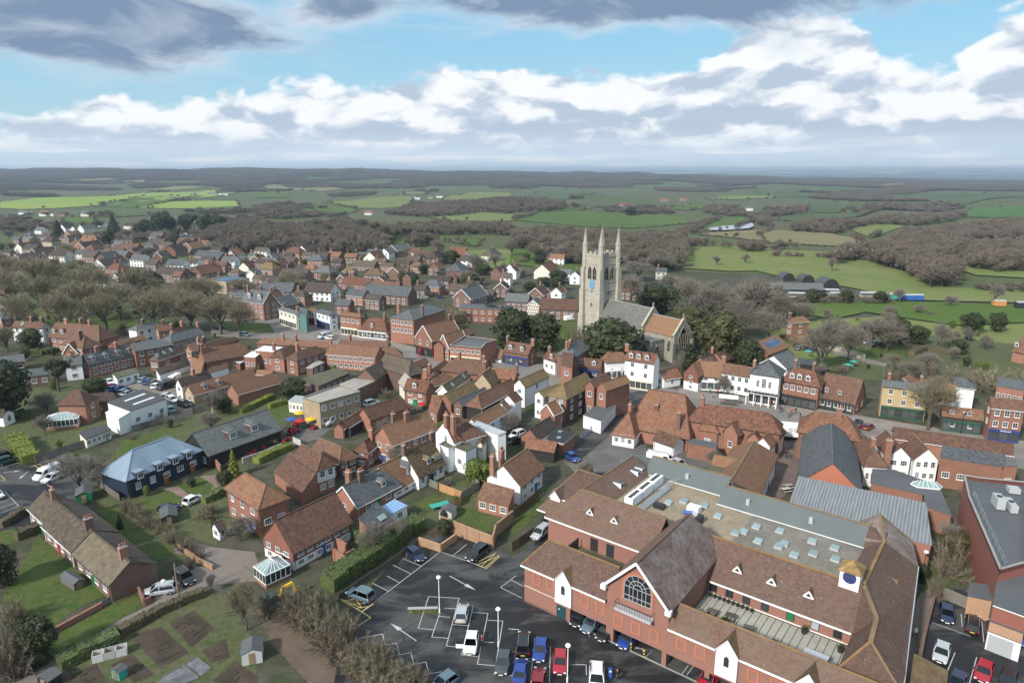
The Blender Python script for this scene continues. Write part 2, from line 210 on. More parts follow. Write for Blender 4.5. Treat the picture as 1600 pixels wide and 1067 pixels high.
{'k':'H','lab':'twin gabled workshop, orange brick unit with dark arched window and slate roof','a':(-17,162.3),'b':(-9.2,175.1),'w':-2.31,'zr':5.83,'ze':3.6,'roof':'mtile','win':{'a':(1,1)},'cat':'workshop','name':'workshop'},
{'k':'H','lab':'twin gabled workshop, grey brick unit with dark arched window and slate roof','a':(-13.6,160.3),'b':(-7.1,170.4),'w':-1.6,'zr':5.04,'ze':3.5,'roof':'slate','wall':'dbrick','win':{'a':(1,1)},'cat':'workshop','name':'workshop'},
{'k':'F','lab':'small brick lean-to with white door hood beside the orange workshop gable','v':[(-20.7,159.9,2.6),(-18.3,156.7,2.6),(-17.3,164.5,4.8),(-20.2,164.5,4.8)],'roof':'otile','win':{0:(1,1)},'cat':'outhouse','name':'outhouse'},
{'k':'H','lab':'mottled orange roof with corner chimney facing the high street','a':(-6.8,180),'b':(1.4,177.4),'w':-2.35,'zr':7.77,'ze':5.5,'hip':'a','roof':'otile','ch':[(-.05,.1),(1,.2)],'win':0},
{'k':'H','a':(-7.9,171.7),'b':(-5.8,177.7),'w':-2.79,'zr':8.33,'ze':5,'wall':'buff','roof':'mtile','win':0,'add':True},
{'k':'H','lab':'long red brown hipped barn with open dark side above the white wing','a':(-8.5,161.4),'b':(.6,177.1),'w':-2.51,'zr':5.82,'ze':3.4,'hip':'a','wall':'black','win':0,'cat':'barn','name':'barn'},
{'k':'H','lab':'tall white rendered house with lichened roof and blank gable','a':(1.8,169.2),'b':(8.7,179.1),'w':-1.99,'zr':7.53,'ze':5.61,'wall':'white','roof':'mtile','win':{'n':(1,2)}},
{'k':'H','lab':'white weatherboarded wing with brown roof stepping down from the tall white house','a':(1,160.7),'b':(-1,157.5),'w':2.07,'zr':7.14,'ze':5.4,'wall':'wb','win':0},
{'k':'H','a':(-1.8,155.2),'b':(-2.7,153.2),'w':2.13,'zr':6.79,'ze':5,'wall':'wb','win':0,'add':True},
{'k':'H','a':(-9,141.9),'b':(-2.9,152.2),'w':-2.23,'zr':6.87,'ze':5,'wall':'wb','win':{'n':(3,2)},'add':True},
{'k':'F','lab':'white rendered annexe with grey ribbed roof and brick end','v':[(-9.3,141.1,6),(-3,134.8,6),(-1.3,135.8,6.3),(-8.7,143.4,6.3)],'wall':'white','roof':'metal','cat':'annexe','name':'annexe'},
{'k':'H','lab':'white cottage with blue window blinds and small ochre roofs beside the red house','a':(6.5,160.6),'b':(11.8,166.6),'w':-1.58,'zr':7.11,'ze':6,'wall':'white','roof':'mtile','win':{'a':(1,2)}},
{'k':'H','lab':'three storey red brick house with black tile hung flank and brown hipped roof','a':(12.5,160),'b':(19.1,169.6),'w':-2.9,'zr':9.19,'ze':6.57,'hip':'a','roof':'mtile','win':{'a':(2,3),'n':(3,3)},'hipl':3,'sidem':{'n':'dhung'}},
{'k':'H','a':(8.1,152),'b':(10.6,155.2),'w':-2.16,'zr':6.8,'ze':4.4,'add':True,'trim':'white','win':{'a':(1,1)}},
{'k':'H','lab':'tall double gabled red brick block with white ground floor beside the alley road','a':(19.2,161.8),'b':(24.4,169.1),'w':-1.58,'zr':9.42,'ze':8,'win':{'a':(1,2)}},
{'k':'H','a':(21.9,160.2),'b':(29.1,167),'w':-1.8,'zr':9.42,'ze':7.8,'add':True,'win':{'a':(1,2),'n':0}},
{'k':'F','lab':'white walled lower yard block with roof terrace beside the alley road','v':[(17.1,154.4,3.2),(20.8,150.4,3.2),(27.3,165,3.2),(23.2,165,3.2)],'wall':'white','cat':'annexe','name':'annexe'},
{'k':'H','lab':'brown roofed brick store with dark opening by the small yard','a':(3.8,140.4),'b':(8.8,148.3),'w':-2.57,'zr':5.12,'ze':2.8,'roof':'dtile','win':{'a':(1,1)},'cat':'store','name':'store'},
{'k':'F','lab':'black flat roofed extension with two white rooflights','v':[(7.4,139.8,3),(11.1,137.3,3),(14.2,143.1,3),(10.5,147.5,3)],'roof':'black','cat':'extension','name':'extension','sky':[(.35,.7),(.55,.3)]},
{'k':'H','lab':'white fronted brick corner house with grey roof and tall ornate bay','a':(17.3,197.2),'b':(21.2,204.6),'w':-3.25,'zr':9.54,'ze':7,'hip':'a','wall':'dbrick','roof':'slate','ch':[(0,0),(-.3,0)],'win':0},
{'k':'F','v':[(13.7,181.9,7.8),(16.4,179.3,7.8),(18.6,197.6,7.8),(15.4,200,7.8)],'roof':'tile','win':{0:(1,2)},'add':True},
{'k':'H','a':(10.8,203.4),'b':(14.3,198.7),'w':-1.84,'zr':5.86,'ze':4.2,'wall':'white','roof':'otile','ch':[(.1,-.3)],'dm':[(.6,'g')],'win':{'n':(2,1)},'add':True},
{'k':'H','lab':'low tiled shop with two dormers and blue shopfront fronting the street','a':(18.7,198.3),'b':(26.9,194.6),'w':-2.27,'zr':5.77,'ze':3.5,'dm':[(.25,'g'),(.75,'g')],'win':{'n':(3,1)},'shop':'blue','cat':'shop','name':'shop'},
{'k':'H','lab':'white shop with hipped tile roof and two black upper windows','a':(28.3,195.8),'b':(33,196.9),'w':-2.42,'zr':7.62,'ze':5.2,'hip':'ab','wall':'white','win':{'n':(2,1)},'shop':'white','cat':'shop','name':'shop','hipl':1.4},
{'k':'H','lab':'white three storey shop with parapet and three dormers in front of the church','a':(33,188.3),'b':(40.7,183.8),'w':-2.74,'zr':10.42,'ze':8.12,'wall':'white','roof':'otile','ch':[(-.02,0)],'dm':[(.2,'g'),(.45,'g'),(.72,'g')],'win':{'n':(2,3)},'shop':'cream','cat':'shop','name':'shop'},
{'k':'H','lab':'tile roofed brick return wing behind the hipped white shop','a':(28.5,201),'b':(34.9,203.4),'w':-1,'zr':6.7,'ze':6,'win':0},
{'k':'H','lab':'low white shop with orange tile roof below the church tower chancel','a':(42.1,186.6),'b':(47.8,189.3),'w':-2.15,'zr':4.68,'ze':2.53,'wall':'white','roof':'otile','win':{'n':(1,1)},'cat':'shop','name':'shop'},
{'k':'H','lab':'orange tile hung gabled cottage on white ground floor facing the street','a':(50.1,183.2),'b':(58.3,192),'w':-2.53,'zr':7.63,'ze':4.4,'wall':'white','up':'hung','zu':2.4,'win':{'a':(1,3)},'cat':'cottage','name':'cottage'},
{'k':'H','lab':'white cottage shop with wavy brown roof and market stall outside','a':(53.3,186.7),'b':(59.6,185.3),'w':-3.33,'zr':7.58,'ze':3.89,'wall':'white','ch':[(1,0)],'win':{'n':(2,2)},'shop':'white','cat':'shop','name':'shop'},
{'k':'H','lab':'white painted inn building with carriage arch under brown tile roof','a':(60.1,185),'b':(67,179.9),'w':-3.14,'zr':7.6,'ze':5.4,'wall':'white','ch':[(.9,-.4)],'win':{'n':(4,2)},'cat':'inn','name':'inn'},
{'k':'H','lab':'white town hall with slate pyramid roof, arched window and columned balcony','a':(67.7,173.8),'b':(68.3,174.8),'w':-3.98,'zr':11.34,'ze':8,'hip':'ab','hipl':3.4,'roof':'slate','wall':'white','win':0,'cat':'town hall','name':'town_hall','door':False},
{'k':'H','a':(73.4,185),'b':(79.8,190.8),'w':-4.43,'zr':9.6,'ze':6.5,'wall':'white','roof':'slate','win':0,'add':True},
{'k':'H','lab':'red brick shop with three dormers, green shutters and dark awnings','a':(74.4,172.8),'b':(78.3,169.7),'w':-2.98,'zr':9.69,'ze':6.39,'hip':'ab','roof':'otile','ch':[(-.05,-.6),(.9,-.5)],'dm':[(.05,'g'),(.42,'g'),(.85,'g')],'win':{'n':(5,2)},'shop':'black','cat':'shop','name':'shop','hipl':2.5},
{'k':'H','lab':'long brown tile fronted shop with low eaves and two small dormers','a':(82.5,172.2),'b':(89.3,165.8),'w':-4.46,'zr':8.41,'ze':2.71,'dm':[(.15,'w2'),(.55,'w2')],'win':{'n':(5,1)},'shop':'black','cat':'shop','name':'shop'},
{'k':'H','lab':'dark range of tiled roofs behind the orange tile hung cottage','a':(55,192.4),'b':(61.4,199.1),'w':-1.99,'zr':6.99,'ze':5,'roof':'dtile','ch':[(.8,0),(1.6,0),(1.9,.3)],'win':0},
{'k':'H','a':(60.8,197),'b':(77.2,211.7),'w':-2.55,'zr':7.14,'ze':5,'win':0,'add':True},
{'k':'H','lab':'tiled barn with blue solar panels on its roof behind the town hall','a':(77.8,210.6),'b':(88.5,222.4),'w':-4.23,'zr':6.96,'ze':4,'win':0,'cat':'barn','name':'barn'},
{'k':'H','a':(79.2,207.3),'b':(89.8,217.5),'w':-1.59,'zr':5.24,'ze':4,'win':0,'add':True},
{'k':'H','lab':'small orange tiled extension roof behind the white inn','a':(70,199),'b':(76.2,196.8),'w':-1.49,'zr':5.99,'ze':4.5,'roof':'otile','ch':[(.45,0)],'win':0},
{'k':'H','lab':'red brick cottage with tall end chimney beside bare trees and field','a':(103.5,248.8),'b':(109.7,251.2),'w':-1.77,'zr':6.98,'ze':5.02,'hip':'b','ch':[(0,0)],'win':{'n':(1,2)},'cat':'cottage','name':'cottage'},
{'k':'F','lab':'curved dark roofed shed in the garden behind the dormered brick shop','v':[(87.6,200.8,2.8),(91.8,199.3,2.8),(94.5,203.7,2.8),(90.4,207.6,2.8)],'wall':'black','roof':'darksheet','cat':'shed','name':'shed'},
{'k':'H','lab':'ochre yellow rendered three storey building with parapet and two big chimneys','a':(93.2,164.5),'b':(102.5,160.3),'w':-2.4,'zr':8.99,'ze':7.87,'wall':'ochre','roof':'slate','ch':[(.15,-.2),(.85,-.5)],'win':{'n':(3,3)},'shop':'green','cat':'shop','name':'shop'},
{'k':'H','a':(104.5,172),'b':(103.5,167.3),'w':-1.47,'zr':8.47,'ze':7,'win':0,'add':True},
{'k':'H','lab':'brown tile hung shop with two dormers and bay windows behind the bare street tree','a':(102.4,154.2),'b':(110.3,151),'w':-1.88,'zr':5.76,'ze':3.67,'wall':'dhung','dm':[(.2,'w2'),(.68,'w2')],'win':{'n':(2,1)},'shop':'green','cat':'shop','name':'shop'},
{'k':'H','lab':'red brick shop with six sash windows and a bright blue fascia','a':(109.4,148.5),'b':(115.6,146.2),'w':-2.16,'zr':9.7,'ze':7.75,'win':{'n':(3,3)},'shop':'whs','cat':'shop','name':'shop'},
{'k':'F','lab':'flat roofed brick penthouse with dark solar panels above the blue fascia shop','v':[(115.3,154.9,10.5),(119.2,151.3,10.5),(124.5,158.5,10.5),(120.4,161.3,10.5)],'roof':'slate','win':{0:(5,1)},'name':'rooftop_block','z0':6},
{'k':'H','lab':'brown roofed house with white stair wall behind the bare street tree','a':(106.4,160.7),'b':(108.7,159.6),'w':-3.16,'zr':9.16,'ze':6,'wall':'white','win':0},
{'k':'H','lab':'slate roofed building with white end beside its leafless garden','a':(115.2,170.2),'b':(117.2,169),'w':-2.77,'zr':7.94,'ze':6,'hip':'b','wall':'white','roof':'slate','win':0},
{'k':'H','lab':'large pale brown barn roof at the right edge beyond the gardens','a':(166.2,215.5),'b':(168,211.9),'w':-5.42,'zr':8.38,'ze':3.5,'dm':[(.1,'g')],'win':0,'cat':'barn','name':'barn'},
{'k':'H','lab':'big steep hipped red tile roof with tall chimneys beside the alley road','a':(32,151.4),'b':(39.3,147.2),'w':-6.91,'zr':10.68,'ze':3,'hip':'ab','roof':'otile','ch':[(.35,.45,1),(1.05,.8,3.6)],'win':0,'hipl':3.5},
{'k':'H','lab':'white and black timbered cottage with steep tile catslide facing the alley road','a':(26.4,146),'b':(28.6,150.5),'w':-2.83,'zr':7.03,'ze':2.5,'hip':'a','hipl':4,'roof':'otile','wall':'white','win':{'a':(3,1)},'ch':[(.2,0)],'cat':'cottage','name':'cottage'},
{'k':'H','lab':'white walled tile roofed store with glass rooflight behind the delivery van','a':(32.6,142.6),'b':(36.4,138.4),'w':-2.23,'zr':4.15,'ze':2.28,'wall':'white','win':0,'cat':'store','name':'store'},
{'k':'H','lab':'long mottled hipped tile roof with tall chimney fronting the street','a':(43,145.1),'b':(55.5,139.3),'w':-3.38,'zr':9.26,'ze':6,'hip':'ab','roof':'otile','ch':[(-.02,0)],'win':0,'hipl':3},
{'k':'H','lab':'orange brick hipped wing with wide white window facing the yard','a':(43.9,142.5),'b':(46.8,148.6),'w':-2.26,'zr':7.49,'ze':4.6,'hip':'a','hipl':2.26,'roof':'otile','win':{'a':(1,1)},'name':'brick_wing','cat':'wing'},
{'k':'H','lab':'orange brick gabled wing with white half glazed door facing the yard','a':(47.2,138.3),'b':(53.3,143.5),'w':-1.95,'zr':7.29,'ze':4.8,'win':{'a':(1,1)},'name':'brick_wing','cat':'wing'},
{'k':'H','lab':'orange brick gabled wing with small white door under the mossy valley roof','a':(51.1,135.3),'b':(55.1,142.3),'w':-1.44,'zr':6.19,'ze':4.6,'win':{'a':(1,1)},'name':'brick_wing','cat':'wing'},
{'k':'H','a':(52.28,133.03),'b':(59,142.13),'w':-1.84,'zr':6.04,'ze':4.2,'wall':'white','roof':'otile','win':0,'add':True},
{'k':'F','lab':'grey walled flat roofed outhouse beside the outside stair','v':[(37.7,137,3.4),(42.9,134.2,3.4),(44,136.7,3.4),(39.6,139.2,3.4)],'cat':'outhouse','name':'outhouse'},
{'k':'H','lab':'long brown alley range with hipped roof and sunken flat roof well','a':(48.44,127.81),'b':(38.3,110.03),'w':4.5,'zr':7.47,'ze':4.2,'hip':'a','wall':'white','win':{'n':(5,1)},'cat':'range','name':'alley_range','hipl':3},
{'k':'H','a':(43.49,120.98),'b':(39.3,123.41),'w':3.96,'zr':6.49,'ze':4.2,'win':0,'add':True},
{'k':'F','lab':'dark mossy flat roof well sunk behind the brown alley range','v':[(36.38,118.34,5.2),(40.05,115.86,5.2),(43.56,122.39,5.2),(40.23,125.44,5.2)],'roof':'moss','cat':'annexe','name':'annexe'},
{'k':'H','lab':'old hipped tile building facing the street behind the slate hall','a':(65.1,138.8),'b':(70.8,136.1),'w':-4.1,'zr':9.69,'ze':6,'hip':'ab','roof':'otile','ch':[(.75,.1)],'win':0,'hipl':3},
{'k':'H','lab':'dark slate hall with lichen ridge and orange brick hipped end gable','a':(56.87,112.22),'b':(65.61,132.02),'w':5.24,'zr':9.72,'ze':5,'hip':'b','roof':'slate','win':0,'cat':'hall','name':'hall','sidem':{'a':'orangebrick'}},
{'k':'H','lab':'tile roofed house with stone chimney left of the twin white gables','a':(71.15,125.38),'b':(72.25,131.08),'w':-2.4,'zr':7.26,'ze':4.4,'hip':'a','hipl':3.2,'wall':'white','win':{'a':(4,1)},'ch':[(.1,0),(0,1.15)]},
{'k':'H','lab':'twin white gables with brown roofs, left gable facing the back yard','a':(76.77,125.61),'b':(78.36,134.47),'w':-2.45,'zr':7.13,'ze':4.6,'wall':'white','win':{'a':(2,2)}},
{'k':'H','lab':'twin white gables with brown roofs, right gable beside the brick offices','a':(81.63,124.66),'b':(83.16,133.53),'w':-2.49,'zr':7.18,'ze':4.6,'wall':'white','win':{'a':(3,2)}},
{'k':'H','lab':'long brown tile roof with white end walls backing the high street','a':(80.08,134.84),'b':(98.96,125.74),'w':-2.23,'zr':7.74,'ze':6,'win':0},
{'k':'F','lab':'orange brick rear offices with slate flat roof and white casement windows','v':[(82.95,122.78,6.2),(92.15,118.67,6.2),(94.25,121.43,7.4),(85.04,125.55,7.4)],'roof':'slate','win':{0:(4,1)},'cat':'office','name':'office_block'},
{'k':'F','v':[(92.8,119.56,6),(95.61,119.56,6),(96.49,120.94,6.6),(94.12,121.86,6.6)],'roof':'slate','win':{0:(1,1)},'add':True},
{'k':'F','lab':'dark flat roofed kitchen block with glazed lantern behind the corrugated roof','v':[(71.33,107.63,4),(73.61,103.9,4),(78.12,114.89,4),(73.86,121.71,4),(69.89,122.16,4),(66.42,116.11,4),(73.38,111.73,4)],'cat':'kitchen block','name':'kitchen_block'},
{'k':'F','lab':'large corrugated grey sheet roofed hall beside the alley tables','v':[(46.21,103.97,5.2),(63.33,92.64,5.2),(67.75,102.22,7.2),(51.16,112.19,7.2)],'roof':'corr','cat':'hall','name':'hall'},
{'k':'F','lab':'big brick supermarket block with dark flat roof and rooftop plant at right','v':[(65.21,81.03,8.5),(70,82.76,8.5),(87.79,107.08,8.5),(80.85,108.95,8.5),(78.98,109.91,8.5),(74.53,101.78,8.5)],'wall':'rbrick','par':.7,'cat':'supermarket','name':'supermarket'},
{'k':'F','v':[(61.21,76.09,6.5),(63.71,73.68,6.5),(71.4,84.18,6.5),(67.78,84.48,6.5)],'wall':'rbrick','add':True,'z0':4.3},
{'k':'F','v':[(61.18,76.07,4.3),(63.7,73.64,4.3),(71.43,84.21,4.3),(67.79,84.51,4.3)],'wall':'buffo','add':True,'z0':2.7},
{'k':'F','v':[(61.15,76.05,2.7),(63.68,73.61,2.7),(71.46,84.23,2.7),(67.8,84.54,2.7)],'wall':'whitebase','add':True,'z0':0},
{'k':'F','lab':'orange brick store beside timber fence at the right car park','v':[(62.75,82.64,3.4),(65.31,81.56,3.4),(67.92,84.88,3.4),(64.92,85.45,3.4)],'wall':'buffo','cat':'store','name':'store'},
{'k':'H','lab':'brown chalet house with white weatherboard gable and car port','a':(-36.47,121.44),'b':(-41.96,126.99),'w':-2.19,'zr':7.26,'ze':5,'hip':'a','hipl':1.7,'up':'wb','zu':2.5,'win':{'a':(2,2)},'name':'chalet_house'},
{'k':'F','v':[(-38.73,115.19,2.5),(-36.81,118.83,4.9),(-44.75,128.33,4.9),(-46.82,124.18,2.5)],'roof':'tile','add':True},
{'k':'H','lab':'dark brick house with plain brown hipped roof beside the weatherboard chalet','a':(-34.75,129.25),'b':(-40.48,133.96),'w':-2.58,'zr':5.69,'ze':3.36,'hip':'a','hipl':2.58,'wall':'dhung','win':{'a':(2,2)}},
{'k':'H','lab':'square orange brick house with hipped tile roof beside the bay window garden','a':(-47.53,112.13),'b':(-42.09,107.22),'w':-3.04,'zr':7.94,'ze':5.2,'hip':'ab','roof':'otile','win':{'n':(3,2),'b':(2,1)},'hipl':2.5},
{'k':'H','lab':'large brown tile hung house with white ground floor and conservatory','a':(-36.8,95.8),'b':(-29.77,105.64),'w':-4.02,'zr':7.47,'ze':3,'wall':'white','up':'hung','zu':1.5,'win':{'n':(6,2),'a':(3,2)}},
{'k':'H','lab':'brick cottage with mossy slate roof, twin chimneys and pale dormer','a':(-30.19,111.65),'b':(-24.62,119.44),'w':-3.56,'zr':5.48,'ze':2.28,'hip':'b','roof':'slate','ch':[(.42,.1),(.25,-.3)],'dm':[(.78,'g')],'win':{'a':(1,2),'n':(2,1)},'hipl':1.5,'trim':'white'},
{'k':'F','v':[(-23.01,101.2,2.6),(-20.08,105.48,2.6),(-23.53,108.3,4.2),(-25.33,102.54,4.2)],'roof':'slate','win':{0:(2,1)},'add':True,'sky':[(.6,.4),(.75,.4)]},
{'k':'F','lab':'glazed white garden room with blue tinted polycarbonate roof','v':[(-20.83,107.49,2.4),(-18.64,110.47,2.4),(-21.08,111.52,3),(-22.68,108.89,3)],'wall':'white','roof':'poly','win':{0:(1,1)},'cat':'garden room','name':'garden_room'},
{'k':'H','lab':'dark red brick terrace with hipped end and white windows behind mossy cottages','a':(-30.88,133.01),'b':(-28.6,140.98),'w':-1.84,'zr':5.31,'ze':3.47,'hip':'a','up':'hung','zu':3,'ch':[(.3,.2)],'win':{'n':(4,2)}},
{'k':'H','a':(-27.06,133.38),'b':(-18.53,142.67),'w':-3.35,'zr':8.35,'ze':5,'ch':[(.3,-.3),(.5,.1)],'win':{'n':(5,2)},'add':True},
{'k':'H','lab':'long white cottage with mossy brown roof, three dormers and timber porch','a':(-25.28,119.07),'b':(-21.31,125.19),'w':-3.96,'zr':5.96,'ze':1.57,'wall':'white','dm':[(.85,'w')],'win':{'n':(3,1)}},
{'k':'H','a':(-20.94,123.02),'b':(-16.32,129.86),'w':-3.72,'zr':6.99,'ze':2.56,'wall':'white','roof':'mtile','ch':[(0,0),(1,0)],'dm':[(.5,'g'),(.8,'g2'),(.95,'g2')],'win':{'n':(4,1)},'add':True},
{'k':'H','lab':'tall brown tile and white gabled house with brick chimney stack and flat mossy wing','a':(-14.17,132.87),'b':(-10.84,135.53),'w':-3.87,'zr':9.74,'ze':6,'hip':'b','wall':'white','ch':[(.05,.2),(.2,.6)],'win':0},
{'k':'F','v':[(-12.04,130.63,5.2),(-9.33,128.09,5.2),(-7.35,130.87,5.2),(-10.57,133.27,5.2)],'wall':'white','roof':'moss','win':{0:(1,1),1:(2,1)},'add':True},
{'k':'F','v':[(-14.85,131.1,5.4),(-12.92,129.22,5.4),(-11.9,130.16,5.4),(-14.08,132.79,5.4)],'wall':'white','roof':'moss','add':True},
{'k':'H','a':(-11.26,131.09),'b':(-10.88,135.07),'w':-1.52,'zr':7.52,'ze':6,'add':True,'wall':'hung','roof':'otile','win':{'a':(1,1)},'z0':4},
{'k':'H','a':(-6.68,132.06),'b':(-5.77,136.98),'w':-.79,'zr':5.59,'ze':4.8,'add':True,'wall':'cream','roof':'mtile','win':{'a':(2,2)}},
{'k':'H','lab':'white gabled house with steep tile roof, catslide porch and lawn','a':(-1.7,116.82),'b':(3.04,125.06),'w':-3.93,'zr':7.17,'ze':3.64,'wall':'white','win':{'a':(2,1),'n':(3,2)},'ch':[(-.05,-.5),(.3,-.5)]},
{'k':'F','v':[(-6.23,112.95,2.5),(-.68,110.15,2.5),(.36,111.3,5),(-4.96,114.56,5)],'roof':'tile','win':{0:(3,1)},'add':True},
{'k':'H','lab':'small tile roofed garage with black boarded side behind the white gabled house','a':(3.3,137.6),'b':(9.6,135.1),'w':-1.95,'zr':4.24,'ze':2.6,'wall':'black','roof':'otile','win':0,'cat':'garage','name':'garage'},
{'k':'H','lab':'long pebble tiled almshouse row with three brown roof sections','a':(-82.81,110.91),'b':(-75.84,105.11),'w':-3.09,'zr':5.04,'ze':2.8,'wall':'dbrick','roof':'peb','ch':[(.5,0)],'win':{'n':(3,1)},'cat':'almshouse','name':'almshouse_row'},
{'k':'H','a':(-76.08,105.09),'b':(-65.85,96.77),'w':-3.4,'zr':5.27,'ze':2.8,'wall':'dbrick','roof':'peb','ch':[(.9,0)],'win':{'n':(4,1)},'add':True},
{'k':'H','a':(-65.7,96.5),'b':(-55.21,88.04),'w':-3.33,'zr':5.22,'ze':2.8,'wall':'dbrick','roof':'peb','ch':[(.85,0)],'win':{'n':(4,1),'b':0,'a':0},'add':True},
{'k':'F','v':[(-76.1,104.83,5.35),(-65.92,96.9,5.35),(-63.43,99.44,3.6),(-73.69,107.75,3.6)],'wall':'dbrick','roof':'dtile','add':True},
{'k':'F','v':[(-65.56,96.44,5.3),(-55.8,88.37,5.25),(-52.97,90.55,3.4),(-62.82,98.69,3.6)],'wall':'dbrick','roof':'dtile','add':True},
{'k':'F','v':[(-81.51,109.28,5.1),(-76.62,105.74,5.1),(-73.92,107.97,3.6),(-82.26,112.97,3.6)],'wall':'dbrick','roof':'dtile','add':True},
{'k':'H','lab':'long navy weatherboarded house with blue grey seamed metal roof','a':(-73.36,122.81),'b':(-69.73,129.6),'w':-4.22,'zr':7.7,'ze':3.9,'hip':'ab','wall':'navy','roof':'zinc','win':{'n':(5,1),'a':0},'hipl':4.6,'door':False},
{'k':'H','lab':'tiny white garage house with tiled roof on the paved drive','a':(-49.79,103.16),'b':(-48.89,104.38),'w':-1.36,'zr':2.99,'ze':1.76,'wall':'white','roof':'dtile','win':{'n':(1,1)},'cat':'garage','name':'garage'},
]
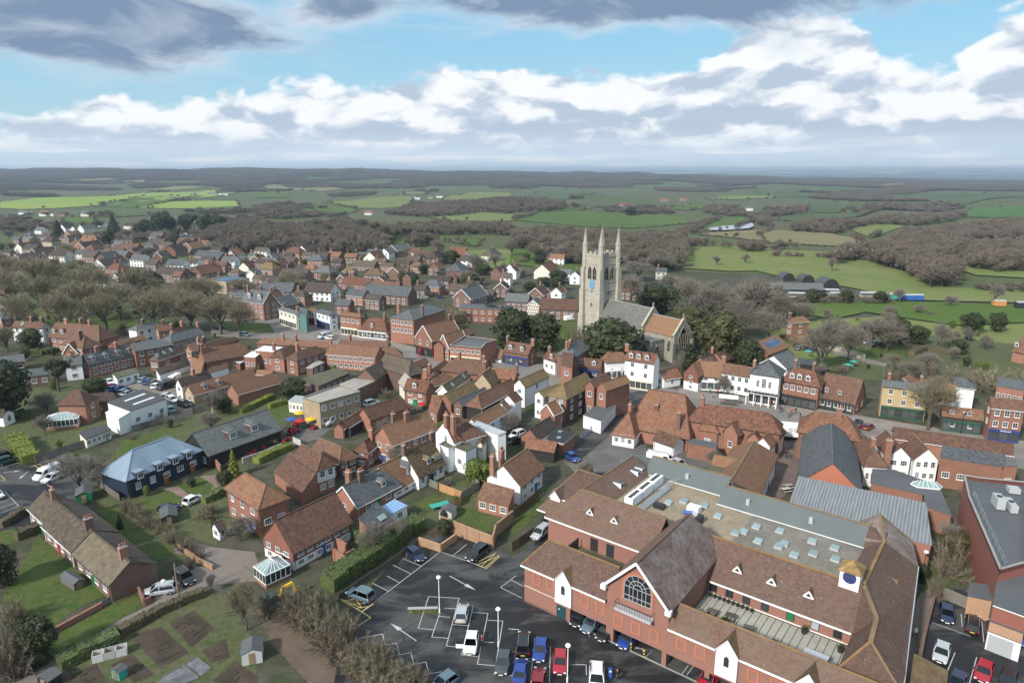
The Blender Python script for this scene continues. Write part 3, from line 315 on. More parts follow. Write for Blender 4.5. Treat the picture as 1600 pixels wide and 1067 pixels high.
FAR=[
(-841,1194,14,'slate','white',0),
(-836,1201,11,'tile','white',0),
(-725,1076,15,'tile','cream',0),
(-704,1062,12,'tile','cream',0),
(-683,1056,15,'tile','brick',0),
(-632,1030,14,'slate','cream',0),
(-518,758,12,'slate','white',0),
(-513,797,11,'tile','white',1),
(-499,793,11,'slate','white',1),
(-487,789,11,'slate','white',1),
(-519,874,12,'tile','white',0),
(-498,865,8,'slate','white',1),
(-469,850,16,'tile','cream',0),
(-446,621,8.7,'slate','brick',0),
(-435,619,10,'slate','brick',0),
(-397,592,14,'tile','buff',2),
(-411,632,8.8,'tile','brick',0),
(-365,577,15,'tile','brick',2),
(-353,576,12,'tile','buff',0),
(-358,615,8.6,'tile','white',1),
(-399,658,11,'tile','brick',0),
(-368,616,8.6,'slate','brick',0),
(-341,612,11,'dtile','brick',0),
(-281,534,9,'slate','brick',2),
(-269,536,11,'tile','brick',0),
(-246,501,11,'tile','brick',1),
(-236,462,7.6,'tile','brick',1),
(-265,463,16,'slate','brick',0),
(-266,450,10,'slate','brick',1),
(-242,419,6.9,'slate','brick',1),
(-255,463,11,'tile','brick',0),
(-303,526,7.4,'slate','cream',0),
(-304,484,9,'slate','cream',0),
(-205,418,12,'slate','white',0),
(-199,427,9,'tile','white',0),
(-201,457,26,'slate','brick',0),
(-191,472,7.7,'tile','white',1),
(-180,436,10,'slate','white',0),
(-215,500,9,'tile','brick',0),
(-204,505,10,'tile','brick',0),
(-195,438,9,'dtile','brick',0),
(-185,400,10,'tile','buff',0),
(-188,377,20,'tile','brick',0),
(-222,422,8.9,'dtile','brick',0),
(-211,348,12,'slate','cream',0),
(-211,366,6,'tile','white',1),
(-196,346,11,'slate','white',0),
(-206,377,6,'tile','brick',0),
(-149,309,8.8,'slate','dbrick',2),
(-163,421,7.9,'tile','cream',1),
(-254,496,6,'tile','brick',1),
(-182,371,6,'tile','brick',0),
(-177,401,10,'tile','brick',0),
(-176,414,8.8,'tile','brick',0),
(-205,401,6.6,'tile','white',0),
(-256,341,6,'slate','brick',0),
(-318,425,6,'tile','brick',0),
(-375,510,7.2,'tile','brick',0),
(-398,621,7.2,'tile','brick',1),
(-174,461,6.5,'slate','brick',0),
(-143,377,6,'slate','white',1),
(-159,460,10,'slate','brick',1),
(-151,460,8.6,'dtile','brick',0),
(-141,432,11,'dtile','brick',0),
(-136,460,10,'dtile','brick',0),
(-127,460,10,'dtile','brick',0),
(-119,460,11,'tile','brick',0),
(-153,421,10,'dtile','brick',0),
(-143,401,12,'mtile','brick',2),
(-138,371,7,'tile','brick',0),
(-118,401,7.6,'tile','brick',2),
(-106,386,13,'slate','brick',2),
(-118,371,17,'tile','brick',0),
(-106,478,10,'slate','brick',0),
(-96,478,10,'slate','brick',0),
(-88,482,7.9,'slate','white',1),
(-107,456,8.6,'otile','brick',0),
(-90,421,15,'tile','brick',0),
(-82,428,9,'tile','brick',0),
(-74,407,8.6,'tile','brick',0),
(-65,383,9,'mtile','brick',1),
(-76,377,12,'mtile','brick',2),
(-93,389,8.3,'mtile','brick',2),
(-80,353,17,'otile','brick',0),
(-68,353,6,'tile','brick',1),
(-57,315,24,'slate','brick',0),
(-91,323,15,'tile','white',0),
(-57,411,8.7,'mtile','brick',2),
(-45,404,7.6,'otile','brick',1),
(-34,374,10,'tile','brick',2),
(-39,337,11,'slate','brick',2),
(-26,337,10,'tile','brick',0),
(-20,351,8.3,'dtile','brick',0),
(-12,323,8.5,'tile','brick',0),
(-19,309,12,'slate','brick',1),
(-5,332,7.1,'tile','brick',1),
(-7,386,7.3,'tile','brick',1),
(-102,300,8.6,'slate','brick',1),
(-109,304,8,'tile','brick',1),
(-97,309,10,'tile','brick',2),
(-65,421,6.9,'tile','brick',0),
(-121,361,7.7,'tile','brick',0),
(-127,356,9,'tile','cream',0),
(-11,276,21,'felt','brick',0),
(-3,366,6,'tile','white',0),
(-44,328,6.2,'tile','brick',0),
(-109,428,8.1,'tile','brick',0),
(-89,361,6,'tile','brick',1),
(-127,414,8.8,'tile','brick',0),
(-143,421,6.9,'otile','brick',1),
(-171,461,6.5,'tile','brick',1),
(-55,366,6,'tile','brick',1),
(0,401,6.6,'tile','white',1),
(-35,356,7.6,'tile','brick',0),
(-71,311,10,'slate','brick',0),
(-61,300,8.6,'tile','brick',0),
(-72,289,6.9,'slate','brick',0),
(13,326,8.5,'tile','brick',1),
(20,281,16,'tile','brick',0),
(30,380,7.2,'solar','white',0),
(35,371,6.1,'tile','white',1),
(3,298,11,'slate','brick',0),
(10,289,6,'slate','timber',1),
(56,323,9,'tile','brick',0),
(1,389,6,'tile','white',1),
(22,319,6,'tile','white',1),
(221,1371,19,'otile','white',0),
(429,1256,14,'slate','white',0),
(386,1280,15,'tile','brick',0),
(378,1732,24,'tile','brick',0),
(436,1776,20,'tile','brick',0),
(85,386,6.4,'slate','cream',0),
(-261,1265,14,'otile','white',0),
(-248,1845,13,'slate','white',0),
(-197,1906,20,'slate','white',0),
(-264,1871,13,'slate','white',0),
(-220,1880,13,'slate','cream',0),
(-992,2174,20,'slate','brick',0),
(-911,2126,34,'slate','brick',0),
(-846,2050,28,'slate','white',0),
(-110,350,17,'tile','brick',3),
(-147,499,16,'dtile','white',1),
(-290,606,16,'slate','cream',2),
(-267,624,15,'tile','brick',0),
(-288,517,17,'tile','brick',0),
(-229,395,13,'otile','brick',2),
(-287,626,17,'tile','white',1),
(-112,324,17,'slate','brick',0),
(26,486,16,'tile','brick',0),
(-91,452,10,'tile','cream',1),
(20,396,17,'otile','cream',1),
(-256,435,16,'dtile','cream',1),
(-180,493,10,'tile','white',0),
(-296,415,15,'dtile','brick',0),
(-60,474,15,'tile','brick',0),
(-30,439,11,'tile','white',2),
(-159,392,10,'dtile','brick',2),
(-258,518,11,'dtile','brick',2),
(-130,335,12,'dtile','brick',0),
(-311,510,12,'tile','cream',3),
(-368,600,16,'tile','brick',0),
(-173,384,12,'otile','brick',1),
(-241,443,12,'slate','white',0),
(-379,655,13,'dtile','brick',0),
(-416,596,12,'tile','brick',3),
(-82,499,14,'slate','brick',1),
(-327,469,13,'slate','brick',0),
(-328,532,15,'tile','brick',1),
(-126,441,12,'slate','brick',2),
(-63,338,15,'tile','brick',0),
(-242,522,12,'tile','brick',1),
(-156,441,12,'slate','cream',0),
(-14,466,12,'tile','cream',3),
(-426,668,10,'otile','brick',1),
(-63,438,10,'tile','brick',0),
(-287,559,13,'dtile','brick',0),
(-415,653,12,'tile','brick',2),
(-279,481,15,'tile','brick',0),
(30,448,10,'otile','white',0),
(-69,487,10,'tile','cream',2),
(-36,463,13,'otile','white',0),
(-373,529,13,'dtile','cream',1),
(-319,620,15,'slate','brick',0),
(-50,451,14,'tile','brick',3),
(-346,505,14,'tile','brick',1),
(-472,674,10,'slate','brick',2),
(-384,636,14,'dtile','white',3),
(-337,658,12,'tile','brick',0),
(-360,515,14,'tile','brick',0),
(-153,484,17,'tile','brick',2),
(-316,447,13,'dtile','brick',1),
(-297,434,14,'tile','brick',0),
(-435,645,14,'dtile','brick',0),
(-320,563,13,'slate','brick',0),
(-154,363,11,'tile','cream',0),
(-282,586,16,'slate','brick',1),
(-38,485,12,'otile','brick',0),
(-267,565,16,'tile','brick',0),
(-285,465,13,'tile','brick',0),
(-247,550,11,'tile','cream',0),
(-285,404,13,'tile','brick',2),
(-315,652,16,'tile','brick',1),
(-32,396,14,'slate','brick',3),
(-309,469,15,'tile','cream',0),
]
CARS=[
('blue grey estate car in the bay beside the yellow hatching under the hedge',-21.9,86.8,2.65,'suv','bluegrey'),
('silver hatchback alone near the top of the middle parking rows',-6.9,82.7,1.52,'hatch','silver'),
('white hatchback with its right front door open beside a person',-5.3,76.4,-1.63,'hatch','white'),
('dark grey hatchback on the left of the blue car in the front row',-1.1,72.8,-1.72,'hatch','charcoal'),
('blue grey car roof at the bottom edge among the left zigzag bays',-8.2,69.3,-2.33,'hatch','bluegrey'),
('black estate with yellow rear plate in the upper of the two front rows',1.5,76.3,1.5,'suv','black'),
('bright blue hatchback facing down, right of the black estate',3.6,75.1,-1.73,'hatch','blue'),
('deep blue saloon with yellow rear plate below the black estate',1,71.3,1.46,'saloon','blue'),
('bright red hatchback beside the tall car park lamp post',6,72.9,-1.67,'hatch','red'),
('dark red hatchback in the bottom row left of the lamp post',3.2,70,1.42,'hatch','darkred'),
('white estate car at the bottom edge right of the lamp post',10.2,70,-1.7,'suv','white'),
('black car under the civic building, beside the teal door',9.2,81.8,-1.98,'hatch','black'),
('steel blue car under the civic building between two black cars',10.8,80.3,-2.22,'hatch','bluegrey'),
('black car under the civic building next to the brick pier',12.6,78.7,-2.18,'hatch','black'),
('bright blue car deep under the arched gable of the civic building',15.2,77.2,-2.22,'hatch','blue'),
('red car nosing out from under the civic building at the bottom edge',23.8,70,-2.36,'hatch','red'),
('dark blue hatchback at the far end of the bays under the hedge',-15.4,97.5,-.85,'hatch','navy'),
('black pickup style estate beside the yellow hatched corner bay',-5.6,97.8,-2.16,'suv','black'),
('dark green car with red tail lamps parked on the muddy lane',-34,85,-.53,'hatch','green'),
('pale grey car squeezed beside the left end of the civic building',4.9,104.2,-2.2,'suv','silver'),
('grey car parked beside the lettered white van in the yard',35,132.3,-.85,'hatch','silver'),
('blue car half hidden behind the small fenced yard',12.9,135.6,-1.03,'hatch','blue'),
('silver estate car parked on the lane beside the grass bank',-51.5,88,-2.87,'estate','silver'),
('black estate parked behind the wooden pole on the paved drive',-49.4,91.1,-.69,'suv','black'),
('white car beside the white van in the left tarmac car park',-91.8,125.5,-1.91,'hatch','white'),
('dark green estate at the left edge below the clipped hedge',-106.5,133.8,.96,'suv','green'),
('black estate at the left edge in front of the dark green estate',-108.8,136.1,.96,'suv','black'),
('white car at the left edge beside the empty white bays',-97.6,118.1,-.47,'hatch','white'),
('white hatchback parked beside the navy house front garden',-59.4,116.3,1.14,'hatch','white'),
('dark car parked beside the garden hedge of the navy house',-62.2,112.8,.84,'hatch','navy'),
('dark navy hatchback first in the top row of the right car park',60.1,82.4,-2.08,'hatch','navy'),
('black estate with yellow rear plate in the right car park top row',62.4,80.4,.96,'estate','black'),
('dark red estate in the right car park beside the shutter door',64.5,79,1.07,'estate','darkred'),
('bright blue hatchback last in the right car park top row',66.4,77.8,-2.05,'hatch','blue'),
('silver hatchback alone in the middle of the right car park',54.6,74.6,-2.24,'hatch','silver'),
('bright red hatchback in the lower row of the right car park',57.7,71.2,-2.3,'hatch','red'),
('black car beside the red hatchback in the right car park',59.5,69.6,-2.29,'hatch','black'),
('dark blue car at the bottom edge of the right car park',53.3,69.4,-2.33,'hatch','navy'),
('white hatchback in front of the mossy roofed white garage',-116.5,189,-.64,'hatch','white'),
('red hatchback left in the car yard beside the white hatchback',-113.4,185.1,.99,'hatch','red'),
('royal blue car behind the villa in the car yard',-111.7,183,1.1,'hatch','blue'),
('bright blue small car right of the royal blue car in the yard',-109.9,183,1.2,'hatch','blue'),
('slate blue estate behind the white warehouse roof',-107,179.9,1.39,'suv','bluegrey'),
('pale silver saloon nearest the white warehouse roof',-105.8,178.8,1.24,'saloon','silver'),
('crimson hatchback at the top end of the yard row',-110.4,192.8,1.51,'hatch','darkred'),
('pale teal hatchback second in the yard row',-107.9,191.1,1.48,'hatch','teal'),
('mid blue hatchback third in the yard row',-105.4,189.1,1.5,'hatch','blue'),
('dark green hatchback fourth in the yard row',-103.4,188.2,1.38,'hatch','green'),
('white hatchback fifth in the yard row beside the black van',-101.2,185.7,1.46,'hatch','white'),
('silver estate parked against the white gabled cottage',-94.1,176.8,1.66,'estate','silver'),
('white estate in front of the white gabled cottage',-90.8,173.2,-.73,'suv','white'),
('black estate parked on the lane by the buff brick wing',-86,169.7,-.61,'suv','black'),
('teal hatchback at the right end of the white warehouse',-87.2,165.1,-.92,'hatch','teal'),
('purple blue car on the high street by the slate range',-114.2,259.5,1.06,'estate','navy'),
('silver blue car on the high street beside the small green',-99.8,248.4,-.59,'estate','bluegrey'),
('white estate beside the grey van on the high street',-67.1,243.2,2.65,'estate','white'),
('white car under wires behind the long brown barn',-37,170.5,.82,'suv','white'),
('white hatchback in the narrow yard below the white wing',1.1,148.3,-2.3,'suv','white'),
('black car beside the white hatchback in the narrow yard',.6,144.6,-2.69,'hatch','black'),
('silver blue car in the walled yard beyond the town hall',99,228.2,.86,'hatch','bluegrey'),
('black car in the walled yard beyond the town hall',101.6,227.7,.74,'hatch','black'),
('dark grey car beside the wall of the yard beyond the town hall',102.2,225.3,.8,'hatch','charcoal'),
('royal blue car in the garden behind the dormered brick shop',96.1,202.2,.6,'hatch','blue'),
('dark car under the bare trees left of the other two field cars',125.9,240.7,.69,'hatch','charcoal'),
('dark red and white car parked under the bare trees',126.9,236.8,.96,'suv','white'),
('pale blue hatchback parked on grass under the bare trees',128.5,234.9,.64,'hatch','skyblue'),
('black taxi waiting on the street by the old tile building',83.8,155.4,1.01,'suv','black'),
('dark red car with blue bonnet sticker on the street behind the taxi',85.3,153.6,.73,'hatch','darkred'),
('black car first in the far car park behind the white inn',-81,319.1,1.43,'hatch','black'),
('dark blue car in the far car park behind the white inn',-76.6,313.8,1.25,'hatch','navy'),
('charcoal car last in the far car park behind the white inn',-72.6,312.6,1.24,'hatch','charcoal'),
('silver car on the estate road by the slate terrace',-42.3,325.4,.32,'hatch','silver'),
('dark blue car under the tan hipped house',-34.5,325.8,0,'hatch','navy'),
('pale blue car beside the far green gabled house',-58.9,404.7,.95,'hatch','skyblue'),
('white car on the road under the large street trees',-155.9,293.3,1.24,'hatch','white'),
('dark green car on the road under the large street trees',-161.9,289.8,1.13,'hatch','green'),
]
VEH=[
('white panel van in the left tarmac car park',-93.82,127.09,-1.8,'white',None),
('black van at the end of the yard row',-98.09,184.6,-1.97,'black',None),
('white van parked behind the white gabled cottage',-98.73,190.59,-1.68,'white',None),
('grey van parked by the high street kerb',-69.24,244.92,-2.13,'silver',None),
('long white minibus beside the buff brick block',-43.78,157.4,-2.1,'white',None),
('white van parked by the church yard path',24.09,275.56,.49,'white',None),
('long white delivery van with grey lettering in the service yard',31.57,134.06,-.43,'white','DELIVERY'),
]
TREEDATA=[
('bareg','broad olive brown street tree, leafless, along the high street green',[(-225,303,19.7,12.2),(-193,278,20.9,11.8),(-173,270,20.1,11.7),(-233,332,22.1,12.7),(-162,276,18.1,11.9),(-135,251,20,10.2),(-122,253,19.2,11),(-110,251,17.1,9.7),(-101.3,247.1,15,6.7),(-195,316,19.3,12),(-166,297,21.1,10.5),(-145,297,16,10.5),(-161.7,238.3,21.6,8.1),(-154,253,18.2,7.3),(-184.2,248.1,18.1,7.2),(-136,303,16,10.1),(-278,377,16,12.5),(-111,340,12.3,8.1),(-126,319,12.2,7.6)]),
('bare','tall grey leafless tree in the belt behind the church',[(81,306,14.7,11.7),(92,296,15.1,11.3),(96,266,21.4,11.5),(101,258,15.9,7.5),(82,345,9.6,9.8),(82.2,243.1,17.8,9.4),(90.5,233.7,13.8,6.8),(79,270,17,9.1),(56,319,13.7,7.6),(71,377,12.5,10.7),(89,414,11.7,11.7),(60,401,15.1,9.5),(111,497,11.6,11.6)]),
('bare','grey leafless tree at the field edge beyond the town hall',[(95.7,203.4,19.4,7.1),(109.9,215.2,13.3,6.5),(124.4,229.2,12.5,7.3),(128.5,226.6,11.9,6.6),(116,276,8.1,6.6),(120,270,9.2,5.2),(148.8,229.2,10.7,4),(115.2,238.3,10.1,6.9)]),
('bshrub','brown leafless thicket behind the ochre building',[(126.2,198.6,5,5.4),(129.8,189,6.2,5.9),(134.1,183,8.2,6.7),(141.4,181.9,8.2,5.4),(114,194,4.7,4.2)]),
('ever','hedgerow tree screening the railway sidings',[(124,312,7.8,3.3),(139,312,7.2,3.3),(155,312,6.6,3.3),(171,312,6,3.3)]),
('bshrub','hedgerow tree screening the railway sidings',[(129,312,4.5,3.3),(136,312,6.3,3.3),(145,312,3.9,3.3),(152,312,5.7,3.3),(158,312,7.5,3.3),(168,312,5.1,3.3),(174,312,6.9,3.3)]),
('bare','hedgerow tree screening the railway sidings',[(133,312,5.4,3.3),(149,312,4.8,3.3),(164,312,4.2,3.3),(180,312,7.8,3.3)]),
('bareg','large leafless street tree screening the shopfronts on the right',[(99.1,152.7,14.9,5.9)]),
('birch','white stemmed bare birch standing at the field edge',[(130.7,231.9,13,2.9)]),
('ever','dark ivy clad tree right of the white birch',[(137.8,235.5,10,3.4)]),
('ever','ivy clad tree leaning beside the rough hedge',[(144.2,235.5,7,3.6)]),
('ever','dark rounded evergreen standing alone in the right field',[(175,253,8,4.1)]),
('ever','smaller dark evergreen at the right end of the field',[(186,255,7.8,3.2)]),
('ever','low dark evergreen bush by the garden wall',[(150.5,222.4,5.1,3)]),
('ever','huge rounded holm oak in front of the church tower',[(30.8,207.7,15.7,9.3)]),
('ever','dark evergreen churchyard tree left of the church',[(10.6,226.6,13.7,6.4)]),
('ever','tall dark evergreen behind the six sash shop',[(0,226.6,15.7,6.6)]),
('yew','dark column of yew below the east window',[(52.8,195.3,10.8,2.5)]),
('ever','dark yew crown behind the nave roof',[(60,278,15.6,8.3)]),
('yewb','olive yew crown right of the nave roof',[(62.2,233.7,14.7,8.4)]),
('yewb','rust tinged yew right of the chancel',[(65.2,205.5,18.6,7.2)]),
('ever','low dark yew at the end of the churchyard',[(70.9,198.6,11,4.9)]),
('bshrub','pale brown leafless bush beside the holm oak',[(23.3,229.2,10.2,5.1)]),
('ever','dark evergreen squeezed beside the tower',[(45,253,9.9,2.4)]),
('ever','big dark evergreen at the left edge',[(-126.1,160.1,15.4,6.7)]),
('scots','open topped pine in front of the white cottage',[(-126.7,181.9,9.7,3.2)]),
('bare','grey leafless garden tree below the dark evergreen',[(-118.5,164.7,6.5,3.8)]),
('ever','evergreen shrub beside the terrace gardens',[(-113.1,176.3,5.8,3.1)]),
('bareg','golden brown leafless tree at the left edge',[(-171.9,224.9,10.1,4.8)]),
('ever','dark green garden tree by the white end gable',[(-163.2,224.9,8.5,3.9)]),
('ever','round dark evergreen beside the office roof',[(-59,174.7,6.3,3.8)]),
('birch','pale stemmed bare tree by the garden hedge',[(-74.3,160.1,8.2,2.1)]),
('ever','dark shrub behind the pale stemmed tree',[(-73.5,164.7,4.6,2.5)]),
('coniy','yellow green conifer spire by the paved drive',[(-56.1,127.2,6,1.3)]),
('ever','dark green bush at the foot of the yellow conifer',[(-56.1,122.8,3.4,1.6)]),
('everl','rounded laurel beside the white gabled house',[(-6.9,125.1,4.9,2.7)]),
('bshrub','brown leafless bush between slate barn and toy yard',[(-54.8,145.6,4.2,3.4)]),
('bare','spreading grey leafless tree above the left car park',[(-83.2,120.6,9,4.7)]),
('bshrub','grey leafless shrub by the clipped hedge',[(-93.7,128.1,4.2,2)]),
('bshrub','leafless shrub beside the navy house end wall',[(-82.7,127.2,3.8,2.6)]),
('bare','rounded grey leafless tree by the bay window garden',[(-45.4,102.6,4.6,2.4)]),
('ever','dark evergreen at the left edge of the lawn',[(-75.8,89.9,6.9,2.4)]),
('bshrub','pale grey leafless thicket in the bottom left corner',[(-60.8,71.3,8.5,3.5)]),
('ever','dark bush beside the bottom left thicket',[(-59.4,73.5,6.7,2.4)]),
('bshrub','brown leafless bush above the bottom left thicket',[(-68.1,81,5,2.2)]),
('conifer','small dark conical conifer on the almshouse lawn',[(-67.7,106.6,3.2,.6)]),
('bareg','straggly ivy hung tree beside the allotment shed',[(-35.7,79.7,8.3,2.4)]),
('bshrub','brown leafless shrub by the muddy lane entrance',[(-33.9,83.1,4.5,2.1)]),
('bare','small bare tree at the allotment gate',[(-44.1,88.3,3.2,.8)]),
('bshrub','bare shrub beside the almshouse path',[(-50.1,94.1,3.1,1.1)]),
('bshrub','grey thicket between the corrugated hall and supermarket',[(66.4,92.4,7,2.9)]),
('bshrub','brown leafless bush behind the timber fence',[(61.2,86.8,4.7,1.6)]),
('yewb','dull green bramble mound below the supermarket wall',[(70.7,97.7,5.1,2)]),
('ever','dark bush beside the little white gabled porch',[(61.5,90.7,3.2,.9)]),
('ever','small rounded shrub on the navy house lawn',[(-62.7,122.8,2,.9)]),
('bshrub','brown leafless bush in the thicket between lane and car park',[(-30.7,82.9,5.8,2.6),(-29.2,81.4,5.7,2.5),(-28.6,80.9,5.6,2.5),(-30.2,82.2,5.6,2.6),(-26.9,80.7,5.4,2.5),(-26.9,82.4,5.5,2.6),(-27.1,81.1,5.3,2.5),(-25.8,79.1,5.2,2.5),(-26.7,79.9,5.2,2.5),(-24.5,76.5,5,2.4),(-23.5,79,5,2.5),(-22.8,78.4,5,2.5),(-22.5,77.8,4.9,2.4),(-22.5,74.3,4.7,2.4),(-21.9,76.4,4.7,2.4),(-18.9,73.3,4.5,2.3),(-19.8,72.4,4.4,2.3),(-18.9,72.8,4.4,2.3),(-18.7,71.4,4.3,2.3),(-17,70.7,4.3,2.3),(-16.4,72.6,4.1,2.3),(-17,72.5,4.1,2.3),(-17,72.4,4,2.3),(-15.7,70,3.9,2.2),(-15.7,69.1,3.9,2.2),(-14.6,69.9,3.9,2.2),(-12.9,68.8,3.7,2.2),(-13.3,68.3,3.6,2.2),(-12.2,69.2,3.7,2.2),(-11.1,68.8,3.6,2.2)]),
('bshrub','leafless hedgerow bush along the almshouse garden path',[(-70.4,113.5,2.6,1.5),(-69.4,112.3,2.5,1.5),(-67.5,111.3,2.5,1.5),(-66.6,110.8,2.5,1.5),(-63.9,107.9,2.5,1.5),(-62.5,107,2.4,1.4),(-60,105.5,2.4,1.4),(-59.5,105.3,2.4,1.4),(-57.5,103.4,2.4,1.4),(-56.4,102.2,2.4,1.4),(-54.1,100.8,2.3,1.4),(-53.2,99.6,2.3,1.4),(-52.2,99.4,2.3,1.4),(-50,97.5,2.3,1.3)]),
('conifer','dark conifer behind the far orange gabled house',[(-174,515,12,3.9)]),
('conifer','slim dark conifer left of the taller one',[(-179,502,8.4,2.8)]),
('conifer','dark conifer right of the taller one',[(-156,494,8.3,4.2)]),
('conifer','pair topped dark conifer beyond the white bungalow',[(-449,777,20.6,7.2)]),
('conifer','dark conifer among the far left houses',[(-470,713,17.7,6)]),
('ever','dark evergreen in the tall row beyond the estate houses',[(-439,826,13.6,6.9),(-408,799,22.6,8.2),(-413,825,24.1,6.1),(-400,810,17.1,6.8),(-388,822,20.3,8.4),(-354,788,18.7,6.6),(-360,816,20.9,5.3),(-342,798,19.7,8.2)]),
('conifer','dark evergreen in the tall row beyond the estate houses',[(-423,813,18.6,5.3),(-382,794,18.2,5.2)]),
('scots','dark evergreen in the tall row beyond the estate houses',[(-371,805,19.9,6),(-329,782,17.9,5.8)]),
('ever','dark round tree by the red far house',[(-300,577,7,4.8)]),
('ever','dark evergreen by the far rough ground',[(-282,575,10.1,5.9)]),
('ever','dark evergreen among the far brown hedges',[(-40,452,9.3,5.5)]),
('ever','dark evergreen beside the far tan house',[(-53,406,6.1,3.4)]),
('ever','dark evergreen left of the church tower',[(17,359,5.5,5.1)]),
('ever','low evergreen left of the red far house',[(9,345,5,3.9)]),
('ever','evergreen beside the solar roofed house',[(23,345,8.3,3.9)]),
('yewb','olive evergreen by the grey gabled house',[(-22,359,7.9,5.1)]),
('ever','round dark tree in front of the white farmhouse',[(209,1224,16.7,11.3)]),
('bareg','olive leafless tree left of the white inn',[(-108,336,9.6,7.4)]),
('ever','dark shrub right of the white inn',[(-77,319,6.1,3.3)]),
('bshrub','brown leafless tree behind the bank',[(-23,270,9.2,5.7)]),
('bshrub','leafless garden tree beside the bank',[(-29,276,5.9,4)]),
('ever','dull green shrub behind the bargeboarded house',[(-8,276,6.7,4.5)]),
('bare','lone leafless tree in the fields beyond the town',[(155,453,8.5,3.4),(133,443,7.1,2.9),(195,414,9.8,3.1),(751,2170,23.2,11.9),(261,351,4,3.7),(199,303,5.9,3.5),(223,311,10.5,3.9),(-51,459,17.1,6.5),(-21,414,12.8,7.8),(-10,428,10.1,6.8),(-97,497,11.6,4.7),(-125,497,13.9,5.6),(0,496,13.9,6.5),(17,477,13.3,7.6),(34,459,12.9,6)]),
('bareg','',[(-163,349,4,4),(-242,338,7.4,2.1),(-136,606,9.5,5.9),(-245,370,8.4,4),(30,462,4.3,4.3),(-182,422,5.2,5),(-228,455,6,3.8),(-318,496,8.8,4.4),(-272,430,6.5,3.2),(-194,464,6.1,6.3),(-145,414,8.6,5.5),(-203,530,8.4,4.5),(-98,452,7.7,3.4),(-392,535,9.5,3.5),(-16,368,5.3,2.4),(-319,661,14.6,4.6),(-270,391,4.1,4.1),(-269,384,4,2.5),(-275,618,12.6,7.2),(-63,361,4.1,2.7),(-110,658,10.9,4.6),(-308,491,4.6,6),(-339,524,7.8,7.1),(-191,377,3.9,5.2),(-102,370,7,3.5),(-221,441,5,3.1),(-214,355,8.1,3.9),(-267,755,16.6,4.9)]),
('bare','',[(-186,377,4.3,4.3),(-230,366,4.2,5),(-62,462,7.4,6.1),(-67,408,5.8,4.8),(-237,462,8.7,6.3),(-261,552,11.3,6.2),(-6,403,8.8,4),(-185,614,13,6),(-66,393,6,4.3),(-224,517,10.6,6.8),(-443,701,6.5,4.6),(-107,477,4.5,3.1),(-329,631,8.2,6.8),(-497,680,10.7,5.7),(-334,446,9.6,5.9),(-279,392,8.2,4.8),(-136,724,11.3,4.4),(-71,345,7.3,4.9),(-410,591,9.3,3.9),(-281,511,7.2,3.4),(-257,574,12.2,6.7),(-209,417,6.7,4.5),(-259,355,7.8,3.2),(16,403,6.1,5.1),(-236,379,5,4.3),(7,398,5.3,3.8),(-201,391,6.3,4.8),(-263,493,8.7,6.5),(-288,387,5.9,4.9),(-373,670,9.9,8.1),(-244,584,11.4,4.6),(-25,372,7.8,4.8),(-145,443,6.3,6.3),(-21,349,6,2.2),(-101,386,5.5,5.3),(-64,343,6.6,4.4),(-92,501,7.9,3.8),(-93,527,5.4,5.9),(-112,396,4.9,2.6),(-103,414,5.5,2.5),(-118,650,7.2,7),(-257,386,5.1,4.7),(-384,515,11,3.1),(-43,393,4.1,5)]),
('bshrub','',[(-223,412,4.3,5.4),(-338,467,4.8,5.5),(-170,520,8.2,5.1),(-131,456,9,5.6),(-279,605,9.5,7.3),(-107,419,5.1,4.7),(-74,440,7.4,3.5),(-115,422,5.6,5.6),(-131,481,7.7,4.7),(-75,496,8.8,4),(-173,349,5.7,2.3),(-187,534,8,5.5),(-172,524,7.8,5.4),(-188,460,9.5,3.5),(-73,477,8.5,4.3),(-259,421,7.1,4.8),(-69,351,6.7,2.5),(-278,430,6.1,4.1),(21,403,8,2.7),(8,459,5.2,5),(-183,650,12.6,7.3),(-447,777,13.6,8.3),(-360,602,10.6,5.6),(-67,414,7,2.7),(-262,497,5.1,3),(-239,462,4.3,3.5),(-257,505,5.2,6.2),(-422,564,9.4,5.3),(-25,411,7.8,4.8),(-302,451,8,3.2),(-267,353,5.7,4.7),(-112,493,5.5,3.7),(-223,531,8.9,5.2),(-316,551,5.6,4.6),(-261,349,3.7,4.3),(-53,422,6.8,2.8),(-341,498,6.1,3),(-175,447,5.9,3.6),(-82,342,5.2,2.4),(-212,686,13.9,7.7),(-482,734,9.5,5.1),(0,338,4.5,4.7)]),
('ever','',[(21,416,4.7,3.9),(-81,391,5.6,5),(18,449,6.3,4.6),(-154,714,15.7,5),(35,456,4.7,6.2),(-224,448,6.3,5.1),(-214,748,12.4,8.3),(22,411,6.6,4.7),(-51,355,7.5,2.2),(-17,401,6.8,4.5),(-171,642,13.6,4.2),(-134,443,4.6,3.1),(-104,388,4.1,2.4),(-358,608,12.4,6),(-109,481,7.2,3.4),(-135,684,13.8,6.4),(-269,382,4.4,2.3),(-248,355,3.7,3.4),(-72,414,5.9,2.5),(-147,434,6.9,2.9),(-377,699,14.8,7.8),(-197,372,6.4,3.2),(-314,644,11.3,5.1),(25,370,7.7,5.1),(-132,569,6.3,4.3),(-50,477,5.4,4),(10,469,5.3,2.9),(-113,612,13.6,6.6),(-249,372,7.1,2.8),(-286,674,6.8,7.8),(-60,368,7.4,2.1)]),
]
